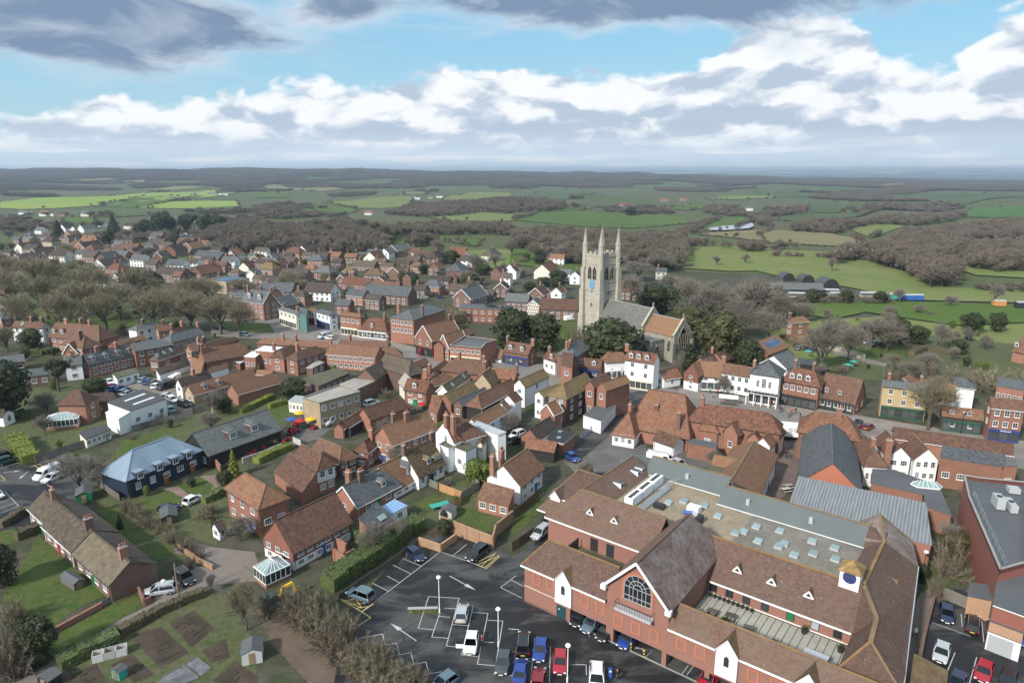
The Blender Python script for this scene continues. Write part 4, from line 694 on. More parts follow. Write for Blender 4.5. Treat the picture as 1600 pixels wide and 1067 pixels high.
POLYS=[
('car_park','asphalt',3,[(-21.4,69.1),(-23.2,83.1),(-17,101.6),(-8.8,105.7),(0,97.7),(3.7,101.6),(5.8,112.5),(18.8,122.8),(15.6,92.4),(23.2,83.1),(29.1,69.1)]),
('car_park','asphalt',3,[(49,69.1),(54.4,77.7),(62,88.3),(66.8,89.9),(71.7,82.4),(62,69.1)]),
('car_park','asphalt',3,[(-88.9,105.7),(-115.6,141.9),(-104.8,136.7),(-101.3,141.9),(-83.2,125.7),(-82.3,112.5),(-85.3,106.8)]),
('service_yard','yard',2,[(10.9,135),(26.5,167.1),(34.2,183),(30,141.9),(48.2,145.6),(41.4,131.8),(27.4,128.7),(13.1,128.7)]),
('alley','alleypave',2,[(69.3,162.4),(73.9,157.9),(55.1,122.8),(46.4,112.5),(43.7,114.9),(59.2,141.9)]),
('high_street','street',2,[(-124.5,276.3),(-102.8,282.7),(-71.1,264.3),(-36.2,233.7),(-16.9,216.8),(12.2,209.1),(37.1,189),(50.1,181.9),(73.8,169.6),(94.3,157.9),(118.3,145.6),(106.9,130.2),(87.6,145.6),(67.8,154.4),(46.4,167.1),(17.5,177.4),(-19.1,195.3),(-52.4,224.9),(-89.2,243.1),(-112.5,248.1)]),
('side_street','asphalt',3,[(28.4,180.2),(39.8,184.2),(33.1,167.1),(13.5,133.3),(11,135.7)]),
('pavement','paving',4,[(-85.6,270.2),(-70.5,262.1),(-36,232.8),(-21.4,220),(-20.9,214.4),(-45.7,236.5),(-82.8,260.9)]),
('pavement','paving',4,[(47.4,185.3),(74.5,171.1),(97,157),(118.3,145.6),(115,141.2),(91.5,152.7),(71.9,164.7),(45.8,178.5)]),
('village_green','lawn',2,[(-243.1,319.2),(-252.6,345.8),(-223.1,345.8),(-173.8,303.6),(-141.7,276.3),(-136.9,258.7),(-166.3,262.1),(-211.9,276.3)]),
('village_green','lawn',2,[(-124.5,276.3),(-98.5,270.2),(-90.3,253.3),(-102.5,253.3),(-118.4,262.1)]),
('car_yard','gravel',2,[(-119.6,192.2),(-114.3,189.6),(-113.1,198.2),(-106.2,194.8),(-98.2,189.6),(-86.6,175.4),(-83.2,168),(-88.2,166),(-95.9,178.8),(-107.8,184.6),(-112,182.3)]),
('lane','lanepave',3,[(-60.1,70),(-58.4,72.7),(-53.7,82.6),(-51.2,85.6),(-50.9,90.6),(-49.7,95.1),(-46.4,94.4),(-43.1,96.4),(-37.8,91.2),(-45.2,90),(-47.5,86.5),(-50.3,83.7),(-54.2,76.7),(-56.9,70)]),
('courtyard','lanepave',2,[(-55.8,99.2),(-54,102.9),(-49.5,100.7),(-41.8,99.2),(-37.4,91.2),(-43.1,96.4),(-46.4,94.4),(-51.3,97.8)]),
('driveway','drivepave',2,[(-66.5,126.9),(-60.2,128.1),(-56.1,121.6),(-58,117.6),(-60.8,115.7),(-65.3,120.6),(-70.1,122.6),(-64.5,122.6)]),
('muddy_track','mud',2,[(-36.1,84.2),(-32.6,85.9),(-27,79.6),(-19.9,72.7),(-18.6,69.5),(-24.1,69.5),(-31.6,77.2)]),
('lawn','lawn',1,[(-73.8,86.5),(-80.4,104.5),(-67.7,95.1),(-61.7,91.2),(-59.2,87.6),(-62,84.2),(-61.7,79.1),(-69.4,83.2)]),
('lawn','lawn',1,[(-61.4,78.1),(-56.9,85.3),(-54.3,88.2),(-52.5,85.3),(-56.3,78.1),(-59.3,74.5)]),
('lawn','lawn',2,[(-69.3,116.6),(-67,121.1),(-61.2,117.6),(-61.7,112.9),(-65.1,112)]),
('lawn','lawn',2,[(-65.7,123.2),(-63.3,127.5),(-58.8,123.7),(-57.8,119.1),(-61.4,119.1)]),
('lawn','lawn',2,[(-60.3,100),(-58.3,102.6),(-54.5,99.2),(-56,96.4)]),
('lawn','lawn',1,[(-76.2,113.8),(-73.2,114.8),(-65.4,106.9),(-60.1,102.9),(-62.5,101.4),(-67.8,105.3)]),
('lawn','lawn',1,[(-85.9,135),(-89.1,145.6),(-66.5,177.4),(-62.1,174.7),(-74.8,149.5),(-75.9,145.6)]),
('lawn','lawn',1,[(-87.5,105.3),(-85.9,107.7),(-81.9,103.7),(-84.2,100.7)]),
('lawn','lawn',1,[(-116.8,145.6),(-122.5,167.1),(-115.9,167.1),(-106.2,149.5),(-104.6,138.4)]),
('lawn','lawn',2,[(-67.2,176.5),(-64.5,179.3),(-56,167),(-58,159.8),(-60.1,162.1)]),
('lawn','lawn',2,[(-18.1,115.7),(-15,119.6),(-12,116.6),(-15.1,112.9)]),
('lawn','lawn',2,[(-10,113.8),(-7.4,114.8),(-3.2,108.6),(-3.6,105.3),(-9.2,109.8)]),
('lawn','lawn',2,[(0,108.6),(5.9,117.6),(6.2,113.8),(0,103.7)]),
('churchyard','lawn',1,[(8,276.3),(34.8,303.6),(46.4,216.8),(21.1,216.8),(6.8,233.7)]),
('lawn','lawn',2,[(100.8,218.6),(108.5,215.3),(104.4,203.1),(99.4,200.3),(95.8,206.1)]),
('lawn','lawn',2,[(116,240.2),(131.2,236.4),(137.2,225.4),(128,215.3),(118.5,216.9),(111.7,230.8)]),
('meadow','fieldl',0,[(103.7,270.2),(234.6,303.6),(170.7,216.8),(149.5,220),(139.9,229.2),(111.7,216.8),(84.8,202),(82.2,216.8)]),
('path','gravel',3,[(104.8,236.4),(111.3,229.8),(117.7,215.3),(120.3,210.6),(117.9,207.5),(114.4,210.6),(108.5,223.6),(102.5,230.8)]),
('allotment_grass','rough',1,[(-54,70),(-54.5,77.2),(-49.2,84.2),(-45.2,88.2),(-41.1,87.6),(-37.5,82.1),(-33.5,77.2),(-30.9,70)]),
('soil_bed','soil',2,[(-50.9,78.6),(-47.7,80.6),(-41.4,75.3),(-43.7,72.5)]),
('soil_bed','soil',2,[(-46.9,81.3),(-44.7,84),(-40.2,80.1),(-41.5,76.2)]),
('soil_bed','soil',2,[(-40,75.8),(-37.9,78.1),(-35.8,74.5),(-37.8,73.4)]),
('soil_bed','soil',2,[(-50.3,73.1),(-48.7,75.1),(-44,71.5),(-45.6,70)]),
('soil_bed','soil',2,[(-54.5,70.8),(-52.2,73.4),(-48.8,70),(-52.8,69.5)]),
('soil_bed','soil',2,[(-36.4,70.2),(-34.9,73.8),(-30.9,71),(-30.9,69.5)]),
('gravel_bed','slategravel',2,[(-43.1,70.2),(-41.3,73.1),(-38.2,70.8),(-40.1,69.5)]),
('gravel_bed','slategravel',2,[(-41.1,73.1),(-40.1,74.5),(-37.4,72.5),(-38.1,71)]),
('flower_border','soil',2,[(-15.5,105.3),(-12.5,108.6),(-9.7,105.3),(-11.9,102.2)]),
('garden','rough',1,[(-13.8,122.6),(-7.3,127.5),(-6.1,124.2),(-7.7,117.3),(-9,114.9),(-13,114.9)]),
('garden','rough',1,[(-17.6,105.7),(-12.3,120.1),(6.4,125.7),(5.8,112.5),(-4.4,105.7),(-10.8,103.6)]),
('garden','rough',1,[(-144,183),(-122.4,189),(-96.8,162.4),(-94.9,145.6),(-100.9,135),(-114.1,141.9)]),
('garden','rough',1,[(-72.8,141.9),(-55.5,145.6),(-54.6,167.1),(-70,177.4),(-80.6,162.4),(-81.8,145.6)]),
('garden','rough',0,[(101.3,195.3),(141.7,177.4),(183.2,233.7),(151.3,253.3),(105.4,216.8)]),
('garden','rough',0,[(-76.8,114.9),(-78.5,141.9),(-57.3,135),(-44,112.5),(-51.2,97.7),(-56.5,95.9)]),
('garden','rough',1,[(60.1,88.3),(68.8,99.6),(76.3,101.6),(71.3,92.4),(65.2,87.5)]),
('footpath','lanepave',3,[(60.1,88.3),(63.4,89.9),(54.4,77.7),(47.4,69.1),(44.8,69.1),(55.3,83.1)]),
('toy_yard','yard',2,[(-58.7,137.3),(-54.7,147),(-55.5,155.6),(-47.2,153.2),(-43.4,153.8),(-44.8,147),(-49.4,143.3),(-54.2,137.3),(-57,134)]),
]
LINES=[
(-12.1,87.21,-12.69,80.14,.1,0),
(-12.69,80.14,-10.64,79.84,.1,0),
(-10.14,83.07,-10.64,78.37,.1,0),
(-10.64,78.37,-8.48,78.12,.1,0),
(-7.66,86.82,-8.55,76.62,.1,0),
(-8.55,76.62,-6.38,76.26,.1,0),
(-5.5,85.11,-6.44,74.9,.1,0),
(-6.44,74.9,-4.37,74.56,.1,0),
(-3.36,83.34,-4.33,73.21,.1,0),
(-4.33,73.21,-2.12,72.94,.1,0),
(-1.26,81.66,-2.19,71.43,.1,0),
(-2.19,71.43,.05,71.19,.1,0),
(.89,79.89,-.03,69.96,.1,0),
(-12.1,87.21,-7.66,86.82,.1,0),
(-9.5,84.51,-7.83,84.4,.1,0),
(-7.53,85.17,-5.5,85.11,.1,0),
(-5.59,83.56,-3.36,83.34,.1,0),
(-3.44,81.85,-1.26,81.66,.1,0),
(-.45,80.02,.89,79.89,.1,0),
(-10.1,82.66,-8.62,82.47,.1,0),
(-8.06,80.92,-5.85,80.66,.1,0),
(-3.61,77.39,-2.39,77.27,.1,0),
(-1.76,75.72,.48,75.48,.1,0),
(3,78.12,2.22,69.96,.1,0),
(.68,73.81,2.55,73.77,.1,0),
(-20.21,78.12,-17.28,78.95,.1,0),
(-17.28,78.95,-16.57,76.83,.1,0),
(-18.29,76.31,-15.13,77.15,.1,0),
(-15.13,77.15,-14.43,75.09,.1,0),
(-16.71,74.33,-12.97,75.32,.1,0),
(-12.97,75.32,-12.33,73.28,.1,0),
(-14.53,72.55,-10.83,73.61,.1,0),
(-10.83,73.61,-10.22,71.58,.1,0),
(-11.92,71,-8.76,71.9,.1,0),
(-8.76,71.9,-8.38,70.84,.1,0),
(-1.69,89.43,.53,92.37,.1,0),
(-1.69,89.43,1.37,86.91,.1,0),
(-.13,91.39,1.74,89.65,.1,0),
(5,76.44,4.5,69.97,.1,0),
(7.39,73.15,9.28,73.11,.1,0),
(9.28,73.11,9.14,71.37,.1,0),
(0,79.9,.87,79.9,.1,0),
(10.23,78.51,11.83,80.81,.1,0),
(14.58,76.32,16.87,76.08,.1,0),
(16.87,76.08,16.96,74.46,.1,0),
(15.42,76.08,16.28,77.28,.1,0),
(18,75.73,16.96,74.46,.1,0),
(19.34,73.44,20.14,74.57,.1,0),
(20.8,71.37,22.04,73,.1,0),
(22.63,69.97,23.84,71.37,.1,0),
(9.44,80.55,10.03,81.34,.1,0),
(11.44,78.96,11.95,79.78,.1,0),
(13.62,78.02,14.22,78.76,.1,0),
(13.86,78.51,13.06,77.53,.1,0),
(15.69,76.68,16.99,75.85,.1,0),
(-11.64,99.23,-21.09,83.7,.1,0),
(-17.41,97.25,-14.22,95.07,.1,0),
(-18.7,95.41,-15.53,92.98,.1,0),
(-18.99,92.34,-16.81,90.59,.1,0),
(-20.85,90.47,-18.13,88.48,.1,0),
(-11.64,99.23,-7.51,96.77,.1,0),
(-9.45,98.16,-7.54,101.43,.1,0),
(-7.51,96.77,-4.38,94.74,.1,0),
(57.54,81.34,60.88,78.51,.1,0),
(62.64,83.16,61.15,80.58,.1,0),
(64.96,82.37,61.96,77.41,.1,0),
(64.16,76.94,65.03,75.12,.1,0),
(51.97,73.79,53.63,72.3,.1,0),
(56.88,75.34,52.61,70.65,.1,0),
(59.06,74.45,55.24,69.97,.1,0),
(61.8,88.19,48.28,69.97,.1,0),
(-106.41,131.28,-103.6,135.16,.1,0),
(-97.69,120.57,-90.94,114.75,.1,0),
(-90.94,114.75,-92.4,112.03,.1,0),
(-95.41,116.16,-94.65,117.6,.1,0),
(-93.85,114.02,-92.62,115.88,.1,0),
(-92.25,124.21,-88.32,121.08,.1,0),
(-96.96,126.94,-96.39,128.62,.1,0),
(-25.04,86.74,-21.09,83.7,.12,1),
(-21.09,83.7,-19.76,85.44,.12,1),
(-23.46,88.19,-19.76,85.44,.12,1),
(-24.21,86.17,-22.44,86.74,.12,1),
(-23.33,85.33,-21.16,85.61,.12,1),
(-21.95,84.51,-20.33,84.89,.12,1),
(-24.87,86.74,-21.27,84.51,.12,1),
(-23.46,88.19,-21.27,84.51,.12,1),
(-23.48,81.08,-21.19,80.32,.12,1),
(-21.19,80.32,-19.55,82.37,.12,1),
(-21.09,83.7,-19.55,82.37,.12,1),
(-5.53,95.41,-2.19,97.81,.12,1),
(-5.2,96.42,-2.98,98.52,.12,1),
(-4.77,95.07,-2.6,98.87,.12,1),
(-4.19,94.74,-2.12,98.16,.12,1),
(-5.53,95.41,-3.99,94.41,.12,1),
(-3.99,94.41,-2,97.81,.12,1),
(-104.06,128.05,-101.48,125.83,.12,1),
(-102.29,125.62,-101,125.29,.12,1),
(-100.4,132.71,-95.93,129.77,.12,1),
(-99.8,133.32,-95.07,130.35,.12,1),
(-99.5,135.16,-94.98,132.11,.12,1),
(-98.69,130.93,-97.2,135.16,.12,1),
(-100.49,132.11,-98.37,135.78,.12,1),
]
ARROWS=[
[(-12.59,77.58),(-16.65,81.24)],
[(-9.49,92.37),(-5.33,88.72)],
[(-104.15,129.19),(-101.12,130)],
[(-99.48,129.77),(-98.85,126.05)],
]
WALLS=[
('fence','orange close boarded fence between the white cottage gardens',1.7,.08,[(-14,120.8),(-9.4,117.4),(-9.7,114.3),(-11.8,112)],'fencenew'),
('fence','grey weathered fence beside the small square lawn',1.6,.08,[(-17.4,123.9),(-14.4,121.4),(-12.5,122.8)],'fenceold'),
('fence','grey fence along the far garden of the white gabled house',1.6,.08,[(-9.3,117.4),(-6.4,121.8),(-8,125.3)],'fenceold'),
('garden_wall','buff brick garden wall with piers above the car park corner',2.3,.25,[(-12.1,106.5),(-3.2,100)],'buffo'),
('garden_wall','buff brick wall rising beside the white gabled house',2.2,.25,[(-3.2,100),(-2.7,104.1),(0,108.6)],'buffo'),
('garden_wall','low buff brick planter wall at the car park corner',1.3,.25,[(-15.4,101.4),(-11.6,99.2),(-9.3,102.6)],'buffo'),
('fence','dark retaining fence under the clipped car park hedge',1.1,.12,[(-24.9,86.2),(-19.6,94.4),(-15.4,101.1)],'fencedark'),
('fence','brown timber fence between the civic building and white house',1.8,.08,[(0,99.2),(2.4,102.2),(5.8,106.9)],'fencebrown'),
('fence','brown timber fence along the white house side garden',1.8,.08,[(0,109.4),(2.6,113.4),(5.2,118.6)],'fencebrown'),
('fence','timber fence behind the right car park bays',1.9,.1,[(61.6,87.6),(64.2,84.2)],'fenceold'),
('garden_wall','low brick wall between the footpath and right car park',1,.3,[(60.4,85.9),(54.5,78.1),(48.7,70)],'dbrick'),
('fence','long grey fence curving round the clipped hedge garden',1.7,.1,[(-100.7,133.9),(-98.6,137.7),(-96.3,141.6),(-92.7,146.5)],'fenceold'),
('fence','timber fence between the almshouse sheds and navy house',1.6,.08,[(-81.4,123.2),(-78.3,120.6),(-73.3,116.6)],'fenceold'),
('garden_wall','low brick edging wall across the almshouse lawn',.7,.3,[(-61.4,78.8),(-60.4,80.6),(-58.1,84.8)],'brick'),
('garden_wall','brick wall around the silver estate parking bay',.9,.25,[(-54.7,88.2),(-52.3,85.1),(-51.7,85.9)],'brick'),
('fence','low wire fence along the almshouse lawn edge',.8,.06,[(-59.7,82.1),(-57.4,86.7),(-55.2,90.6)],'fenceold'),
('garden_wall','low mossy wall along the paved courtyard entrance',.7,.3,[(-54.6,100.3),(-49.9,96.4),(-46.3,94.1)],'buffo'),
('garden_wall','brick garden wall behind the brown tile hung house',1.9,.25,[(-28.1,96.7),(-26.2,95.4),(-25.1,96.7)],'brick'),
('garden_wall','brick dividing wall below the white ground floor',1.9,.25,[(-29.1,100.5),(-26.7,98.4)],'brick'),
('fence','dark fence round the conservatory garden of the villa',1.6,.1,[(-89.8,151.4),(-86.2,156.6),(-80.1,161.2)],'fenceold'),
('fence','long grey fence beside the grass strip and pale bare tree',1.7,.1,[(-85.6,161.2),(-81.2,164.1),(-79.1,166)],'fenceold'),
('garden_wall','brick wall along the yard beyond the town hall',2.2,.3,[(100,242.2),(108.6,234.5)],'buffo'),
('garden_wall','long pale stone wall beside the pub garden lawn',1.8,.3,[(108,229.8),(112.4,223.6),(115.2,215.3)],'stone'),
('fence','blue railing along the small yard above the side street',1.2,.06,[(15.8,146.8),(18.8,152.2),(22.3,157.5)],'rail'),
('garden_wall','brick wall along the footway of the long barn',1.5,.25,[(-39.1,151),(-36,154.2),(-32.6,155.7)],'dbrick'),
('garden_wall','stone fronted bed wall beside the toy yard',1.2,.3,[(-56.9,133.6),(-54,136.8),(-51,141.8)],'stone'),
('garden_wall','brick wall beside the entrance drive of the slate barn',1.6,.25,[(-64.6,133.6),(-61.6,131.8),(-59.6,129.1)],'brick'),
('fence','grey fence along the slate barn yard',1.4,.08,[(-66.8,135.4),(-63.7,135.4),(-60.8,133.6)],'fenceold'),
('fence','grey white yard fence at the end of the toy yard',1.5,.1,[(-49.7,144.9),(-47.3,142.8)],'fencepale'),
]
HEDGES=[
('long clipped evergreen hedge above the car park bays',2.6,3.2,[(-27.1,88.8),(-24.6,93.1),(-21.7,97.5),(-19.1,102.6),(-16.1,106.9)],'hedge'),
('square evergreen hedge behind the brick garden walls',1.8,2.2,[(-26.5,104.1),(-23.3,101.4)],'hedge'),
('bright clipped hedge beside the left tarmac car park',2.4,3.6,[(-113.7,145.8),(-106.8,139),(-101.7,133.9)],'hedgey'),
('low dark hedge across the left car park edge',1.3,1.6,[(-88.7,106.9),(-88.3,109.8),(-88,112.5)],'hedgeb'),
('bright green hedge bank beside the toy yard',1.5,2.2,[(-54,133.6),(-52.2,137.3),(-49.4,141.8)],'hedgey'),
('low hedge along the allotment lane',1.3,1.4,[(-52.1,78.6),(-49.7,82.6),(-47.1,85.6),(-44.9,87.6)],'hedgeb'),
('dark hedge at the bottom of the allotment lane',1.6,2.4,[(-56.3,72.7),(-55,74.5),(-51.9,77.7)],'hedge'),
('clipped yellowish topiary hedge by the office lawn',1.4,1.6,[(-69.2,164.1),(-67,171.1),(-65,176.5)],'hedgey'),
('yellow green low hedge by the round evergreen',1.3,1.6,[(-63.1,168),(-60,172.2)],'hedgey'),
('low hedge beside the white garage house garden',1.6,1.6,[(-57.2,115.7),(-55.2,119.6)],'hedge'),
('brown hedge between the almshouse lawn patches',1.5,1.8,[(-83,102.9),(-81.3,106.1)],'hedgeb'),
('dark hedge along the field behind the churchyard',1.8,2.4,[(133.4,220.2),(141.9,227.1),(148.8,223.6)],'hedgeb'),
('thick green hedge behind the villa garden',1.7,2,[(-123.2,161.2),(-118.5,163.1)],'hedge'),
('hedge along the gardens behind the high chimneyed house',2,3,[(-163.6,220.2),(-157.7,221.9),(-155.9,225.4)],'hedge'),
]
FIELDS=[
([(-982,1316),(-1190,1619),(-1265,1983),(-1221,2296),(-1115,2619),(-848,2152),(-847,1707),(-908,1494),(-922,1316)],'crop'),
([(-908,1483),(-925,1693),(-1095,2231),(-902,2059),(-820,1668),(-825,1518)],'fieldg'),
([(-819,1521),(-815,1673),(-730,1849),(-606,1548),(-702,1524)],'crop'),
([(-594,910),(-646,999),(-606,1008),(-555,918)],'fieldg'),
([(-609,1047),(-579,1100),(-538,1058),(-579,1011)],'fieldd'),
([(-1615,2229),(-1621,2361),(-1466,2246),(-1363,1893)],'fieldd'),
([(-1382,2625),(-1365,2843),(-1180,2716),(-1241,2582)],'fieldbr'),
([(-2097,3332),(-1985,3484),(-1924,3400),(-2029,3234)],'fieldbr'),
([(-1896,3378),(-1824,3479),(-1752,3353),(-1849,3319)],'fieldbr'),
([(-733,1971),(-781,2132),(-682,2126),(-643,2017)],'fieldg'),
([(-413,1280),(-452,1488),(-366,1474),(-306,1412),(-310,1293),(-293.7,1105)],'fieldg'),
([(-429,1594),(-389,1884),(-276.2,1943),(-216.7,1471),(-269.6,1427),(-332,1443)],'fieldl'),
([(-1018,2782),(-1021,3021),(-604,2541),(-635,2310)],'fieldbr'),
([(-186.3,1888),(-145.9,2360),(-5.6,2460),(4.1,1779),(-68.3,1486),(-130.4,1492)],'fieldl'),
([(-127.3,1060),(-57,1235),(5.4,1178),(4.5,979),(-88.1,952)],'fieldl'),
([(-101.1,562),(-121.3,725),(-100.7,676),(-75,702),(-27.1,646),(-28.8,562),(-73.9,635),(-81.7,584),(-88.7,542)],'fieldg'),
([(-58.2,497),(-39.6,530),(2.5,539),(2,421),(-9.9,421),(-29.1,459)],'fieldl'),
([(-369,2368),(-283.3,2379),(-250,2020),(-304,1981)],'fieldbr'),
([(0,1784),(103.4,2657),(269.3,2803),(274.6,2139),(109,1583)],'fieldd'),
([(0,1021),(45.6,1235),(117.4,1274),(186.9,1266),(302,1209),(245.1,962),(148.2,841),(97.3,875),(44.2,955)],'fieldg'),
([(46.5,1261),(148.7,1406),(183.1,1372),(123.4,1275)],'fieldd'),
([(296.5,1400),(476,1756),(520,1591),(330,1299)],'fieldg'),
([(227,829),(331,1119),(418,1208),(364,1022),(270.8,834),(215.8,755)],'fieldg'),
([(194.7,716),(215.8,755),(281.2,787),(281.4,712),(265.4,648),(222.2,636),(208.7,690)],'fieldbr'),
([(255.4,713),(298.2,784),(336,731),(334,670),(315,614),(274.8,571),(226.9,608)],'fieldbr'),
([(-2.1,451),(0,542),(22.7,539),(23.7,459),(45.8,443),(43.5,401),(23.8,421)],'fieldg'),
([(107.8,428),(145,564),(182,573),(217.3,547),(225,535),(178.5,421),(134.6,414)],'fieldl'),
([(150.2,414),(191.3,546),(230.1,535),(249.4,512),(245.1,454),(236.7,402),(227.5,356),(249.4,351),(265.8,346),(240.3,311),(189.9,319),(176.9,356),(156,389)],'fieldl'),
([(153.5,319),(187.6,315),(236,305),(210,270.2),(177.8,264.3),(165.5,276.3),(148.6,296.3)],'fieldg'),
([(129.8,311),(151.6,315),(152.2,289.3),(132.4,276.3),(123.1,289.3)],'fieldg'),
([(278,423),(298,443),(324,425),(296,387),(272.9,399)],'fieldl'),
([(436,662),(503,739),(648,862),(535,710),(478,684),(409,609)],'crop2'),
([(712,1142),(954,1447),(1074,1441),(824,1101),(711,1099)],'crop2'),
([(533,892),(612,1019),(666,1047),(563,907)],'crop2'),
([(380,772),(454,875),(474,832),(380,710),(350,671)],'fieldl'),
([(494,1163),(688,1608),(849,1678),(786,1524),(532,1137)],'fieldd'),
([(393,1062),(443,1156),(523,1123),(648,1222),(527,1056),(384,964)],'fieldd'),
([(1078,2016),(1278,2381),(1687,2272),(1353,1821),(977,1517),(1075,1904)],'fieldd'),
([(719,1958),(763,2081),(972,2143),(884,1966)],'fieldd'),
([(549,1992),(620,2078),(756,2011),(716,1901),(589,1832)],'fieldl'),
([(2202,3580),(2609,4006),(2324,3555),(2032,3266)],'fieldbr'),
([(1680,3312),(2369,4198),(2035,3590),(1511,2950)],'fieldbr'),
]
WOODS=[
([(-195,519),(-324,869),(-261,807),(-220,915),(-122,721),(-113,655),(-96,528),(-118,485),(-151,496)],9,12,'broad leafless wood behind the town houses'),
([(-221,520),(-296,671),(-392,954),(-376,1026),(-189,507)],9,12,'leafless wood on the left flank of the town'),
([(-341,616),(-376,693),(-279,650),(-232,537),(-270,565),(-333,635)],10,8,'rough scrub around the estate houses'),
([(-537,722),(-836,1132),(-605,887),(-503,836),(-531,910),(-537,827),(-550,795)],13,9,'leafless trees among the far left houses'),
([(-391,1052),(-547,1486),(-495,1539),(-375,1404),(-422,1391),(-403,1249),(-294,1225),(-330,1021)],12,11,'leafless copse left of the far green fields'),
([(-112,657),(-129,774),(-102,883),(-58,836),(2,791),(2,686),(-33,710),(-77,694),(-101,680)],9,11,'leafless wood along the middle valley'),
([(-92,616),(-85,556),(-67,564),(-75,616),(-83,590)],8,12,'dark little copse in the green field'),
([(0,546),(0,638),(34,738),(76,656),(112,618),(169,676),(136,529),(104,418),(87,411),(72,448),(45,436),(24,456),(23,528)],8,12,'leafless wood behind the church tower'),
([(130,515),(146,576),(161,586),(171,560),(181,517),(218,549),(208,523),(177,561),(145,560)],7,9,'long leafless hedgerow wood below the lake'),
([(204,815),(250,918),(344,1156),(317,1063),(233,843),(184,698)],8,9,'leafless tree belt left of the lake'),
([(242,498),(211,444),(259,496),(382,670),(494,748),(746,997),(504,670),(413,613),(320,488),(272,431),(275,419),(231,351),(215,349),(234,404),(238,441)],8,13,'large leafless wood filling the right hand valley'),
([(287,428),(354,528),(398,567),(433,574),(316,414),(292,413)],9,12,'leafless wood at the far right valley'),
([(234,355),(231,350),(260,339),(266,346)],8,8,'rough leafless belt along the right field edge'),
([(301,750),(357,866),(413,835),(640,1075),(749,1137),(491,827),(458,852),(393,800),(338,713),(313,748)],9,12,'leafless wood strip in the middle right distance'),
([(185,494),(193,503),(230,472),(245,466),(241,496),(205,487)],6,5,'low dark hedgerow under the right hand wood'),
([(399,1080),(431,1169),(496,1166),(487,1147)],10,12,'leafless copse on the right middle distance'),
([(783,1547),(874,1627),(916,1595),(999,1524),(932,1445),(648,1224)],11,11,'leafless woods below the right horizon'),
([(525,1139),(568,1142),(590,1144),(585,1152)],9,10,'leafless clump in the dark green field'),
([(0,1214),(19,1364),(93,1352),(131,1321),(46,1249)],10,11,'leafless copse left in the middle distance'),
([(163,1262),(186,1348),(285,1378),(304,1257),(234,1236),(185,1256)],9,10,'trees around the white farmhouse'),
([(342,1258),(474,1649),(405,1214),(397,1090),(311,818),(304,853),(382,1105),(353,1177)],9,10,'trees above the lake'),
([(-192,1302),(-213,1549),(-140,1385),(-103,1283),(6,1308),(6,1215),(-57,1236),(-127,1056),(-169,1107),(-249,1317)],10,11,'leafless belt around the far white houses'),
([(-895,1434),(-919,1563),(-882,1529),(-902,1484)],10,9,'leafless copse in the bright crop field'),
([(-917,1616),(-898,1637),(-903,1645),(-903,1598)],10,9,'dark copse in the bright crop field'),
([(-842,1698),(-826,1764),(-782,1702),(-811,1664)],10,8,'copse by the far farm buildings'),
([(-528,1061),(-510,1107),(-488,1239),(-441,1205),(-434,1184),(-456,1098),(-533,1075)],10,10,'leafless belt under the crop field'),
([(-760,1070),(-649,1032),(-610,1056),(-586,1011),(-667,1032),(-783,1112)],12,9,'leafless trees on the far left ridge of houses'),
]
POSTS=[
('white globe car park lamp standing in the planted island','lamp',-10.13,83.43,5.86),
('white globe car park lamp beside the white car with open door','lamp',-1.78,76.48,5.81),
('white globe car park lamp beside the bright red hatchback','lamp',6.68,70.11,5.39),
('white globe lamp rising from the clipped hedge','lamp',-21.48,98.52,2.24),
('white globe lamp on the grassy lane beside the silver estate','lamp',-50.57,87.6,2.53),
('leaning wooden pole on the paved drive','pole',-48.09,86.57,6.13),
('black street lamp in front of the blue fascia shop','streetlamp',105.54,150.57,5.58),
('black street lamp in front of the white inn','streetlamp',60.08,173.79,2.42),
('slim black lamp in the footpath beside the corrugated hall','lamp',61.62,90.9,5.24),
('grey steel pole beside the navy house','pole',-84.76,135.16,4.38),
('grey parking sign post among the zigzag bays','sign',-13.57,72.51,1.22),
]
PEOPLE=[
('person in grey walking in front of the market stall',54.68,176.31,'grey'),
('person in red beside the market stall',56.85,179.69,'red'),
('person in pale blue at the market stall',55.17,180.85,'teal'),
('person in black beside the carriage arch',60.12,176.75,'black'),
('person in dark clothes pushing a buggy by the awnings',68.6,165.03,'navy'),
('person in grey next to the buggy',69.48,166.02,'grey'),
('person in red among the group on the street',70.7,163.09,'red'),
('person in green among the group on the street',69.28,161.19,'green'),
('tall person in black among the group on the street',72.09,164.05,'black'),
('person in black standing alone in the road',71.9,160.72,'black'),
('person in red under the town hall balcony',67.44,169.05,'red'),
('person in white under the town hall balcony',68.6,169.56,'white'),
('person in dark red by the shop door',71.82,170.29,'darkred'),
('person in red under the left balcony columns',64.51,174.33,'red'),
('person in black walking left of a pair in the alley',59.09,136.66,'black'),
('person in black walking right of a pair in the alley',59.61,136.41,'black'),
('person in red seated place at the alley tables',47.79,114.94,'red'),
('person in white pushing a trolley on the footpath',53.3,78.12,'white'),
('person with pale hair getting out of the white car',-3.94,76.67,'darkred'),
('person in dark coat at the parking meter',12.72,70.32,'black'),
]
